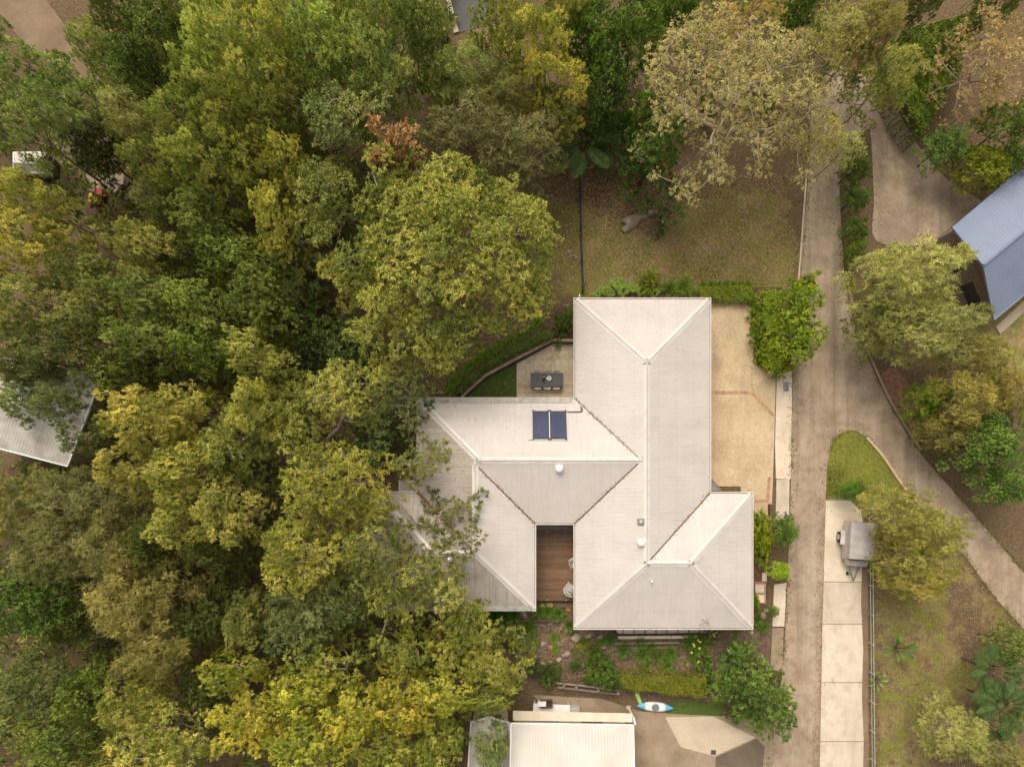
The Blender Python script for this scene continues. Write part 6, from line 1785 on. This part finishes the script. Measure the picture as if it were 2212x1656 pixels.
# ==================================================================== TREES OF THE SURROUNDING BUSH
FAR = [
    ("wattle", 75, 160, 88, 62, 11, "yellow-green gum over the dirt track in the upper left corner", (.75, .9, 1.0)),
    ("wattle", 203, 108, 40, 42, 9, "small yellow-green gum right beside the dirt track", (.8, .95, 1.0)),
    ("wattle", 165, 255, 52, 42, 10, "gum over the bend where the dirt track ends", (.65, .8, 1.0)),
    ("wattle", 45, 268, 68, 64, 11, "gum at the left edge below the dirt track", (.75, .88, 1.0)),
    ("dark", 215, 332, 48, 46, 7, "nearly black round tree above the toy car", (.55, .6, .5)),
    ("dark", 262, 32, 62, 42, 9, "dark tree at the top edge right of the dirt track", (1.0, 1.1, .8)),
    ("dark", 355, 70, 80, 74, 10, "large dark green tree at the top left of the bush", (1.1, 1.25, .9)),
    ("dark", 300, 165, 66, 62, 9, "dark tree right of the dirt track's end", (.9, 1.05, .8)),
    ("gum_blue", 400, 20, 40, 40, 11, "light gum tip at the top edge near the dark trees", (1.0, 1.0, .9)),
    ("gum_blue", 462, 108, 64, 78, 12, "left of the pale puffy gums along the top", (1.05, 1.05, .9)),
    ("gum_blue", 556, 140, 72, 82, 13, "broad pale puffy gum at the top, above the garden's corner", (1.15, 1.12, .9)),
    ("gum_blue", 625, 42, 72, 56, 13, "pale puffy gum cut by the top edge", (1.15, 1.1, .9)),
    ("gum_blue", 722, 118, 70, 80, 12, "puffy green gum above the garden's upper left corner", (.95, 1.0, .9)),
    ("gum_blue", 808, 160, 62, 66, 12, "puffy gum above the casuarina, left of the street", (.9, .95, .85)),
    ("gum_blue", 838, 46, 66, 60, 12, "puffy gum at the top edge left of the street", (.85, .92, .8)),
    ("dark", 925, 75, 48, 80, 10, "dark tree hugging the street's left kerb", (1.4, 1.5, 1.2)),
    ("gum", 640, 205, 60, 52, 11, "gum just outside the garden's upper left border corner", (.8, .85, .85)),
    ("gum", 432, 195, 56, 48, 10, "olive gum below the left pale puffy gum", (.72, .8, .8)),
    ("olive", 300, 255, 78, 50, 9, "dull olive tree right of the bare yard", (.85, .9, .8)),
    ("gum", 400, 268, 62, 56, 11, "mid green gum in the middle of the upper left bush", (.7, .78, .8)),
    ("gum", 502, 258, 66, 56, 11, "gum below the broad pale puffy gum", (.8, .86, .8)),
    ("gum", 592, 290, 56, 56, 10, "gum left of the garden's upper left border", (.68, .76, .8)),
    ("gum", 338, 358, 62, 52, 10, "gum right of the nearly black round tree", (.66, .74, .75)),
    ("gum", 436, 362, 58, 56, 11, "gum at the centre of the upper left bush", (.7, .78, .75)),
    ("gum", 530, 350, 60, 54, 11, "gum between the centre gum and the yellow border gum", (.78, .82, .8)),
    ("gum", 626, 356, 42, 58, 10.5, "yellowish gum hugging the garden's left border high up", (.93, .93, .9)),
    ("gum", 606, 478, 46, 80, 10.5, "tall narrow yellowish gum along the garden's left border", (1.0, .98, .9)),
    ("olive", 345, 436, 48, 44, 8, "dull tree with a bare branch, right of the toy car", (.7, .8, .7)),
    ("dark", 440, 470, 64, 50, 9, "dark rounded tree with grey-green leaves mid left", (1.6, 1.6, 1.4)),
    ("dark", 510, 556, 84, 60, 9, "broad dark green tree left of the banana-leaved plants", (1.2, 1.35, .9)),
    ("dark", 400, 545, 55, 50, 8, "dark tree in the hollow left of the broad dark tree", (1.0, 1.15, .8)),
    ("wattle", 72, 432, 48, 54, 11, "yellow gum left of the toy car's yard", (.95, .95, .9)),
    ("wattle", 48, 530, 74, 66, 12, "big yellow gum at the left edge", (1.0, .95, .9)),
    ("wattle", 286, 526, 52, 44, 10, "yellow gum right below the toy car", (.85, .88, .9)),
    ("wattle", 322, 548, 56, 56, 10, "yellow-brown gum right of the toy car's yard", (.82, .8, .9)),
    ("wattle", 186, 600, 62, 50, 9, "olive-yellow gum left of centre at the left", (.62, .68, .8)),
    ("wattle", 62, 652, 78, 66, 11, "yellow-olive gum at the left edge above the white roof", (.75, .8, .85)),
    ("wattle", 212, 668, 76, 58, 10, "olive-yellow gum above the white roofed house", (.66, .72, .8)),
    ("wattle", 330, 650, 66, 56, 10, "yellowish gum between the dark trees and olive gums", (.65, .74, .8)),
    ("gum", 424, 652, 66, 58, 10, "mid green gum left of the dark border trees", (.62, .72, .7)),
    ("dark", 560, 650, 70, 60, 9, "dark green tree left of the garden's left border middle", (1.4, 1.5, 1.1)),
    ("gum", 330, 738, 78, 56, 10, "mid green gum above the yellow gum cluster", (.52, .66, .7)),
    ("wattle", 130, 742, 86, 52, 9, "dull olive gum right above the white roofed house", (.52, .6, .75)),
    ("wattle", 545, 770, 66, 50, 10, "yellow gum left of the border, above the bright cluster", (.85, .88, .85)),
    ("dark", 440, 760, 60, 56, 9, "green rounded tree between the two yellow gum clusters", (1.7, 1.9, 1.3)),
    ("dark", 250, 800, 62, 50, 8, "dark tree right behind the white roofed house", (1.3, 1.35, 1.0)),
    ("wattle", 55, 868, 46, 46, 8, "sparse green gum overhanging the white roof's left part", (.55, .68, .8)),
    ("wattle", 142, 868, 44, 46, 8, "sparse green gum overhanging the white roof's right part", (.5, .6, .8)),
    ("wattle", 182, 948, 44, 36, 8, "olive gum at the white roof's lower right corner", (.5, .58, .8)),
    ("wattle", 312, 912, 78, 66, 11, "brightest yellow gum of the cluster right of the white roof", (.98, .94, .9)),
    ("wattle", 400, 892, 60, 56, 11, "yellow gum at the top right of the bright cluster", (.93, .93, .9)),
    ("wattle", 276, 1012, 58, 54, 10, "yellow gum at the lower left of the bright cluster", (.95, .92, .9)),
    ("wattle", 392, 1015, 74, 64, 11, "yellow gum in the middle of the bright cluster", (.92, .92, .9)),
    ("wattle", 395, 1130, 62, 50, 10, "yellow gum at the bottom of the bright cluster", (.93, .93, .9)),
    ("wattle", 500, 1110, 66, 76, 11, "yellow gum between the bright cluster and the garden border", (.93, .93, .9)),
    ("wattle", 500, 960, 62, 72, 10, "olive-yellow gum left of the garden's border", (.75, .8, .85)),
    ("wattle", 556, 880, 46, 60, 11, "yellow gum straddling the garden's left border", (.95, .93, .9)),
    ("olive", 150, 1085, 92, 58, 8, "dark olive tree below the white roofed house", (.55, .62, .6)),
    ("olive", 30, 1090, 46, 66, 9, "pale olive tree at the left edge below the white roof", (.8, .82, .75)),
    ("olive", 112, 1192, 82, 62, 9, "grey-olive tree in the dark lower left bush", (.58, .64, .6)),
    ("olive", 246, 1180, 74, 68, 9, "olive tree right of the grey-olive one", (.6, .62, .55)),
    ("dark", 330, 1170, 50, 50, 8, "dark green tree between the olive trees and yellow gums", (1.0, 1.05, .8)),
    ("dark", 455, 1195, 60, 40, 8, "dark tree just below the yellow gum cluster", (1.2, 1.25, 1.0)),
    ("olive", 290, 1290, 92, 84, 10, "large grey-olive tree in the lower left middle", (.85, .82, .65)),
    ("olive", 330, 1400, 64, 60, 10, "pale olive tree below the large grey-olive tree", (.85, .84, .7)),
    ("green", 62, 1300, 82, 80, 9, "fresh green tree at the left edge low down", (.68, .72, .8)),
    ("dark", 165, 1335, 62, 56, 7, "very dark tree right of the fresh green tree", (.9, .9, .7)),
    ("dark", 455, 1335, 56, 64, 7, "almost black tree in the hollow left of the garden corner", (.6, .65, .5)),
    ("wattle", 530, 1345, 40, 56, 8, "olive-yellow gum at the garden's lower left border", (.7, .74, .8)),
    ("gum_blue", 62, 1490, 72, 74, 9, "dull grey-green tree at the left edge near the bottom", (.55, .58, .6)),
    ("dark", 150, 1600, 110, 64, 8, "broad dark tree in the lower left corner", (1.0, 1.1, .7)),
    ("dark", 185, 1490, 56, 56, 8, "green tree right of the dull grey-green one", (1.4, 1.6, 1.0)),
    ("lime", 292, 1500, 70, 62, 10, "yellow-olive gum left of the bottom pale gum", (.82, .82, 1.0)),
    ("lime", 350, 1590, 100, 74, 10, "pale yellow-olive gum at the bottom edge", (1.0, .98, 1.3)),
    ("lime", 200, 1645, 60, 30, 8, "low yellowish gum at the bottom edge near the corner", (.8, .8, 1.0)),
    ("dark", 440, 1490, 46, 50, 7, "dark tree between the bottom pale gum and bright gums", (.8, .85, .7)),
    ("lime", 500, 1448, 62, 42, 9, "bright gum just below the garden's lower left corner", (.93, .93, .9)),
    ("lime", 546, 1548, 72, 72, 10, "bright yellow-green gum left of the bottom gums", (1.12, 1.06, .9)),
    ("lime", 650, 1500, 66, 54, 9.5, "bright gum under the garden's lower border", (1.08, 1.05, .9)),
    ("lime", 668, 1612, 80, 56, 10, "bright gum at the bottom edge left of middle", (1.0, 1.0, .9)),
    ("lime", 768, 1550, 66, 64, 9.5, "bright gum with bare branch below the border", (1.12, 1.06, .9)),
    ("lime", 862, 1520, 70, 52, 9, "bright yellow gum below the border's middle left", (1.15, 1.05, .9)),
    ("lime", 850, 1625, 74, 48, 9, "green-yellow gum at the bottom edge", (.9, .92, .9)),
    ("lime", 958, 1500, 66, 44, 8.5, "yellow gum above the grey annexe", (1.0, .98, .9)),
    ("lime", 950, 1600, 52, 60, 8.5, "gum left of the grey annexe", (.8, .86, .9)),
    ("lime", 1062, 1505, 58, 28, 7, "low olive gum above the cream roofed house", (.75, .78, .9)),
    ("wattle", 1062, 1612, 34, 48, 7, "sparse gum overhanging the grey annexe", (.55, .66, .8)),
    ("olive", 1010, 168, 70, 60, 9, "olive bush below the end of the street", (.8, .95, .8)),
    ("gum", 1078, 60, 62, 66, 11, "mid green gum right of the street", (.72, .8, .8)),
    ("gum", 1160, 108, 70, 58, 11.5, "light gum in the middle of the top edge area", (.98, .98, .9)),
    ("gum", 1195, 185, 66, 52, 11, "light gum just above the red-trunked gum", (.95, .95, .85)),
    ("olive", 1100, 205, 70, 44, 9, "pale olive tree just above the garden's top border", (.9, .95, .8)),
    ("gum", 1190, 30, 70, 46, 10, "olive gum at the top edge right of the street", (.65, .72, .75)),
    ("green", 1286, 60, 60, 54, 9, "fresh green tree at the top edge", (.85, .9, .9)),
    ("green", 1308, 180, 58, 78, 8, "dark green tree above the feather palms", (.55, .62, .6)),
    ("green", 1378, 50, 60, 56, 9, "bright green tree left of the pale tree's top", (.95, 1.0, .9)),
    ("green", 1390, 245, 40, 46, 7, "green tree peeping out below the pale tree's left limbs", (.7, .8, .7)),
    ("pale", 1800, 90, 92, 80, 9, "yellow-green tree over the road's top end", (.62, .70, .55)),
    ("olive", 1880, 60, 70, 62, 9, "greyish tree at the top right of the road", (1.0, .98, .85)),
    ("gum_blue", 1918, 165, 70, 60, 8, "grey-leaved tree leaning over the road's bend", (1.0, .92, .9)),
    ("pale", 1825, 320, 46, 36, 6, "wispy pale tree over the road below the bend", (.7, .85, .8)),
    ("pale", 2140, 120, 100, 115, 9, "bare pinkish-tan tree in the upper right corner", (.62, .57, .62)),
    ("dark", 2185, 262, 56, 56, 7, "dark green tree right of the clipped triangular hedge", (1.2, 1.4, 1.0)),
    ("dark", 2150, 15, 60, 30, 8, "dark tree at the top right edge", (1.1, 1.2, .9)),
    ("green", 2046, 312, 44, 48, 4.5, "green bush between the paved court and triangular hedge", (1.0, 1.0, 1.4)),
    ("bright", 2130, 355, 66, 46, 4.5, "yellow-green bush beside the blue roof's upper corner", (.75, .70, .9)),
    ("green", 2195, 345, 40, 40, 4.5, "green bush behind the blue roof", (.8, .85, .9)),
    ("green", 1851, 362, 27, 42, 3.5, "uppermost dark shrub between road and paved court", (.6, .66, .6)),
    ("green", 1853, 428, 27, 32, 3.2, "second dark shrub between road and paved court", (.7, .75, .8)),
    ("green", 1853, 492, 28, 32, 3.0, "third dark shrub between road and paved court", (.62, .68, .6)),
    ("green", 1852, 542, 26, 30, 2.6, "lowest yellowish shrub between road and paved court", (.9, .85, .6)),
    ("olive", 1978, 598, 116, 100, 8.5, "big spreading olive tree left of the blue roof", (1.05, 1.12, .95)),
    ("olive", 2020, 716, 112, 78, 8, "big grey-green tree below the blue roof's left end", (.9, 1.0, .9)),
    ("olive", 1905, 700, 50, 66, 6.5, "olive tree at the road's right kerb", (.75, .82, .7)),
    ("olive", 2120, 770, 80, 50, 6, "pale olive tree on the lawn below the blue roofed house", (1.0, .95, .8)),
    ("bright", 2008, 862, 36, 44, 5, "vivid green bush right of the reddish garden bed", (.62, .74, .8)),
    ("olive", 2085, 862, 70, 58, 7, "olive tree at the right, left of the palm", (1.0, .95, .7)),
    ("olive", 2175, 850, 56, 60, 7, "olive-yellow tree at the right edge above the palm", (1.0, .95, .7)),
    ("green", 2140, 960, 74, 66, 6.5, "green tree at the right edge beside the forked road", (.9, .92, 1.1)),
    ("olive", 2050, 930, 48, 46, 5, "small olive tree on the forked road's outer bank", (.75, .75, .6)),
    ("green", 2180, 1050, 56, 50, 6, "green tree at the right edge lower down", (.9, .95, 1.1)),
    ("olive", 1962, 1108, 76, 62, 7, "olive tree on the grass wedge between the two roads", (1.0, 1.0, .75)),
    ("olive", 2015, 1160, 70, 62, 7, "olive tree over the forked road's inner edge", (1.0, .98, .75)),
    ("olive", 1962, 1206, 54, 56, 6, "olive tree right of the camper trailer", (1.05, 1.05, .8)),
    ("olive", 2000, 1258, 62, 50, 6.5, "yellowish olive tree on the right-hand lawn", (1.15, 1.08, .75)),
    ("green", 1842, 1058, 34, 22, 2.2, "small dark bush at the top of the pale concrete strip", (.6, .75, .5)),
    ("dark", 2185, 1392, 46, 40, 4.5, "dark bush above the palm clump at the right edge", (1.1, 1.25, .9)),
    ("olive", 2070, 1590, 70, 62, 6, "olive tree at the bottom right", (.95, 1.0, .9)),
    ("olive", 2170, 1640, 60, 40, 6, "olive tree in the bottom right corner", (.7, .75, .7)),
    ("green", 1698, 1146, 26, 44, 3.2, "dark green bush between driveway pad and road", (.75, .82, .7)),
    ("bright", 1688, 1234, 22, 22, 2.2, "bright green bush on the pale footpath's top end", (.95, 1.0, 1.0)),
    ("green", 1672, 1320, 13, 14, 1.8, "tiny green bush on the footpath's left side", (1.0, 1.1, .9)),
    ("green", 1470, -5, 60, 46, 9, "green tree at the top edge above the pale tree's left half", (.85, .9, .8)),
    ("pale", 1768, 300, 52, 66, 7.5, "pale yellow tree hanging over the road left of the dark shrubs", (.72, .74, .65)),
    ("pale", 1640, 5, 90, 50, 11, "second pale tan tree at the top edge behind the large one", (.9, .85, .8)),
    ("green", 1728, 14, 46, 50, 9, "green tree at the top edge right of the pale trees", (.8, .88, .8)),
    ("gum", 1240, -8, 60, 44, 10, "green gum cut by the top edge, left of the fresh green tree", (.7, .8, .75)),
    ("gum_blue", 510, 5, 60, 46, 12, "puffy gum cut by the top edge near the left dark trees", (1.0, 1.0, .85)),
    ("gum_blue", 735, 10, 60, 50, 12, "puffy gum cut by the top edge above the garden", (1.0, 1.02, .85)),
    ("dark", 1990, 5, 60, 34, 8, "dark tree at the top edge above the triangular hedge", (1.1, 1.2, .9)),
    ("olive", 15, 760, 50, 60, 9, "olive tree at the left edge touching the white roof", (.7, .75, .7)),
    ("wattle", 90, 790, 70, 34, 8, "olive gum hiding the white roof's upper edge", (.55, .64, .75)),
]
KIND = {"wattle": ("gum_tree", "tree"), "gum": ("gum_tree", "tree"), "gum_blue": ("gum_tree", "tree"), "lime": ("lime_gum_tree", "tree"), "olive": ("olive_tree", "tree"), "dark": ("evergreen_tree", "tree"), "green": ("evergreen_tree", "tree"), "bright": ("bush", "bush"), "pale": ("pale_tree", "tree")}
for i, (sp, cx, cy, rx, ry, ht, lab, c) in enumerate(FAR):
    nm, ct_ = KIND[sp]
    if "bush" in lab.split(",")[0] and ht < 6.6 or "shrub" in lab: nm, ct_ = "bush", "bush"
    fk = 1.20 if cx < 1380 else 1.0
    far_tree(i, sp, cx, cy, rx * fk, ry * fk, ht, lab, nm, ct_, "trees of the surrounding bush" if nm != "bush" else "bushes outside the garden", c)
hedge("clipped_hedge", "tall clipped triangular green hedge at the upper right", [(1945, 62), (2030, 40), (2112, 14), (2104, 80), (2080, 150), (2045, 210), (2020, 260), (1995, 292), (1965, 255), (1940, 200), (1930, 130)], 2.6, "hedge", 21, dens=170, color=(.75, 1.0, .8), L=.2, W=.1)

# low growth under the bush: one mass
rng = np.random.default_rng(9)
forest = pxpoly([(-60, 220), (240, 180), (280, -60), (960, -40), (940, 240), (1180, 230), (1330, 200), (1400, -40), (1780, -40), (1760, 200), (1400, 300), (1200, 300), (900, 330), (790, 780), (790, 960), (740, 1060), (700, 1250), (900, 1340), (1040, 1420), (1100, 1490), (980, 1520), (980, 1720), (-60, 1720), (-60, 1010), (230, 1010), (230, 780), (130, 560), (60, 420)])
pts = poisson(rng, forest, .95)
cl = np.column_stack((pts, rng.uniform(.2, 1.6, len(pts)), rng.uniform(.5, 1.0, len(pts))))
cl = cl[rng.random(len(cl)) < .85]
spu = dict(SPEC["dark"]); spu["t"] = 5; spu["k"] = 7; spu["L"] = .34; 
C, D, Sd, L, Tt = leaf_cloud(rng, cl, spu)
o = link("understorey", leaves_mesh("understorey", C, D, Sd, L, .15, Tt, LM["dark"]))
o.color = (1.7, 1.7, 1.1, 1)
tag(o, "low dark shrubs and ferns under the bush", "undergrowth", None, "stuff")

# fallen leaves and grass blades
def scatter(poly_list, n, seed):
    rng = np.random.default_rng(seed)
    out = []
    for poly, share in poly_list:
        w = pxpoly(poly)
        xs = [p[0] for p in w]; ys = [p[1] for p in w]
        m = int(n * share)
        X = rng.uniform(min(xs), max(xs), m * 3); Y = rng.uniform(min(ys), max(ys), m * 3)
        ok = in_poly(X, Y, w)
        out.append(np.column_stack((X[ok], Y[ok]))[:m])
    return np.concatenate(out), rng
LAWN = [(1165, 380), (1260, 360), (1420, 370), (1690, 380), (1735, 600), (1690, 612), (1250, 622), (1200, 640), (1170, 640), (1150, 690), (1100, 735), (1020, 780), (960, 850), (880, 850), (870, 780), (1000, 740), (1150, 660), (1190, 560), (1180, 420)]
RIGHT = [(1885, 1200), (2010, 1160), (2100, 1220), (2205, 1370), (2212, 1656), (1885, 1656)]
BEDS = [(1100, 1345), (1235, 1345), (1240, 1378), (1330, 1380), (1330, 1395), (1540, 1395), (1540, 1450), (1330, 1455), (1200, 1470), (1130, 1450)]
p2, rng = scatter([(LAWN, .66), (RIGHT, .16), (BEDS, .08), ([(1010, 855), (1114, 787), (1114, 855)], .0012), ([(1120, 787), (1230, 745), (1236, 800), (1140, 855)], .001)], 42000, 31)
n = len(p2)
D = norm(rng.normal(size=(n, 3)) * (1, 1, .25)); Nn = norm(rng.normal(size=(n, 3)) * .45 + (0, 0, 1))
o = link("fallen_leaves", leaves_mesh("fallen_leaves", np.column_stack((p2, rng.uniform(.0, .045, n))), D, norm(np.cross(D, Nn)), rng.uniform(.06, .14, n), .045, rng.beta(2, 2.6, n), LM["dry"]))
tag(o, "dry brown leaves scattered over lawn and beds", "leaves", None, "stuff")
p2, rng = scatter([(LAWN, .60), (RIGHT, .12), ([(1795, 945), (1840, 930), (1900, 970), (1960, 1055), (1785, 1070)], .14)], 60000, 33)
# grass grows in patches
wv = np.sin(p2[:, 0] * .9 + 1.3) + np.sin(p2[:, 1] * 1.1 + p2[:, 0] * .4) + .8 * np.sin(p2[:, 0] * 2.3 - p2[:, 1] * 1.7)
p2 = p2[wv + rng.normal(0, .8, len(p2)) > .75]
n = len(p2)
D = norm(rng.normal(size=(n, 3)) * (1, 1, .4) + (0, 0, .5)); Nn = norm(rng.normal(size=(n, 3)) * .7 + (0, 0, 1))
o = link("lawn_grass", leaves_mesh("lawn_grass", np.column_stack((p2, rng.uniform(.0, .03, n))), D, norm(np.cross(D, Nn)), rng.uniform(.07, .14, n), .04, rng.uniform(.1, 1, n), LM["grass"]))
o.color = (1.25, 1.0, .9, 1)
tag(o, "patchy green lawn grass", "grass", None, "stuff")

# leaves and grass drifted along the edges of road, court and strip
rng = np.random.default_rng(51)
edges = [road_left, road_right, road_far[6:], [(1893, 520), (1888, 430), (1884, 340)], [(1781, 1078), (1776, 1350), (1768, 1656)], [(1875, 1120), (1876, 1656)], [(1628, 650), (1628, 786), (1676, 807)]]
pp_, dens_ = [], 26
for e in edges:
    for a, b_ in zip(e[:-1], e[1:]):
        A, B = np.array(P(*a)[:2]), np.array(P(*b_)[:2])
        m = int(np.linalg.norm(B - A) * dens_)
        t = rng.random(m)[:, None]
        pp_.append(A + (B - A) * t + rng.normal(0, .30, (m, 2)) * (1 + 1.2 * (rng.random((m, 1)) < .2)))
p2 = np.concatenate(pp_); n = len(p2)
D = norm(rng.normal(size=(n, 3)) * (1, 1, .2)); Nn = norm(rng.normal(size=(n, 3)) * .4 + (0, 0, 1))
o = link("road_litter", leaves_mesh("road_litter", np.column_stack((p2, rng.uniform(.012, .05, n))), D, norm(np.cross(D, Nn)), rng.uniform(.06, .15, n), .05, rng.beta(2, 3, n), LM["dry"]))
o.color = (.75, .72, .66, 1)
tag(o, "dry leaves drifted along the road edges", "leaves", None, "stuff")
pp_ = []
for e in (road_left[8:], road_right[20:], road_far):
    for a, b_ in zip(e[:-1], e[1:]):
        A, B = np.array(P(*a)[:2]), np.array(P(*b_)[:2])
        m = int(np.linalg.norm(B - A) * 42)
        t = rng.random(m)[:, None]
        q = A + (B - A) * t
        w_ = np.sin(q[:, 0] * 1.9 + q[:, 1] * 1.3) + np.sin(q[:, 1] * 3.1)
        q = q + rng.normal(0, .13, (m, 2))
        pp_.append(q[w_ + rng.normal(0, .5, m) > .1])
p2 = np.concatenate(pp_); n = len(p2)
D = norm(rng.normal(size=(n, 3)) * (1, 1, .4) + (0, 0, .4)); Nn = norm(rng.normal(size=(n, 3)) * .7 + (0, 0, 1))
o = link("verge_grass", leaves_mesh("verge_grass", np.column_stack((p2, rng.uniform(.01, .06, n))), D, norm(np.cross(D, Nn)), rng.uniform(.09, .20, n), .05, rng.uniform(.1, 1, n), LM["grass"]))
o.color = (1.1, .9, .8, 1)
tag(o, "tufts of grass along the road edges", "grass", None, "stuff")
# leaf litter lying on the left-hand roofs, in valleys and along the eaves
def roof_pts(m, box):
    X = rng.uniform(box[0], box[2], m); Y = rng.uniform(box[1], box[3], m)
    return X, Y
Cx = []
for box, m in (((815, 1065, 1040, 1316), 420), ((903, 862, 1030, 1190), 260), ((905, 862, 1235, 990), 22), ((1242, 646, 1530, 1350), 30), ((1400, 1070, 1620, 1355), 12)):
    X, Y = roof_pts(m, box)
    Cx += list(zip(X, Y))
for a, b, *_q in VALLEYS:
    m = 900 if a == (900, 1061) else 170
    t = rng.random(m) ** .7
    for q in t: Cx.append((a[0] + (b[0] - a[0]) * (1 - q) + rng.normal(0, 2.6), a[1] + (b[1] - a[1]) * (1 - q) + rng.normal(0, 2.6)))
V = []
for px, py in Cx:
    z = roof_z(px, py)
    if z > ZE + .02: V.append((*E(px, py), z + .014))
V = np.array(V) - (HL.x, HL.y, 0); n = len(V)
D = norm(rng.normal(size=(n, 3)) * (1, 1, .15)); Nn = norm(rng.normal(size=(n, 3)) * .25 + (0, 0, 1))
o = link("roof_leaves", leaves_mesh("roof_leaves", V, D, norm(np.cross(D, Nn)), rng.uniform(.05, .12, n), .035, rng.beta(1.6, 3, n), LM["dry"]), house)
o.color = (.72, .60, .50, 1)
o["kind"] = "stuff"
# laps where one roof sheet overlaps the next, with their rows of screws
for facing, eave, poly, _m in FACES:
    along = 0 if facing in "NS" else 1
    ev = (NY - eave) * K if along == 0 else (eave - NX) * K
    w = [E(*p) for p in poly]
    ref = [p[1 - along] for p in w]
    far_ = max(ref, key=lambda v: abs(v - ev))
    sg = 1 if far_ > ev else -1
    for dist in (1.22, 2.45, 3.68):
        v = ev + sg * dist
        if abs(far_ - ev) < dist + .15: continue
        us = []
        for j in range(len(w)):
            a, b = w[j], w[(j + 1) % len(w)]
            if (a[1 - along] - v) * (b[1 - along] - v) < 0:
                t = (v - a[1 - along]) / (b[1 - along] - a[1 - along]); us.append(a[along] + t * (b[along] - a[along]))
        us.sort()
        for u0, u1 in zip(us[::2], us[1::2]):
            if u1 - u0 < .8: continue
            z = ZE + TP * dist
            mb = MB()
            k = u0 + .25
            while k < u1 - .25:
                mb.box(((k, v, z + .009) if along == 0 else (v, k, z + .009)), (.026, .026, .012)); k += LAM * 2
            so = mb.build("screw_row", M["grey"], roof)
            so["kind"] = "stuff"
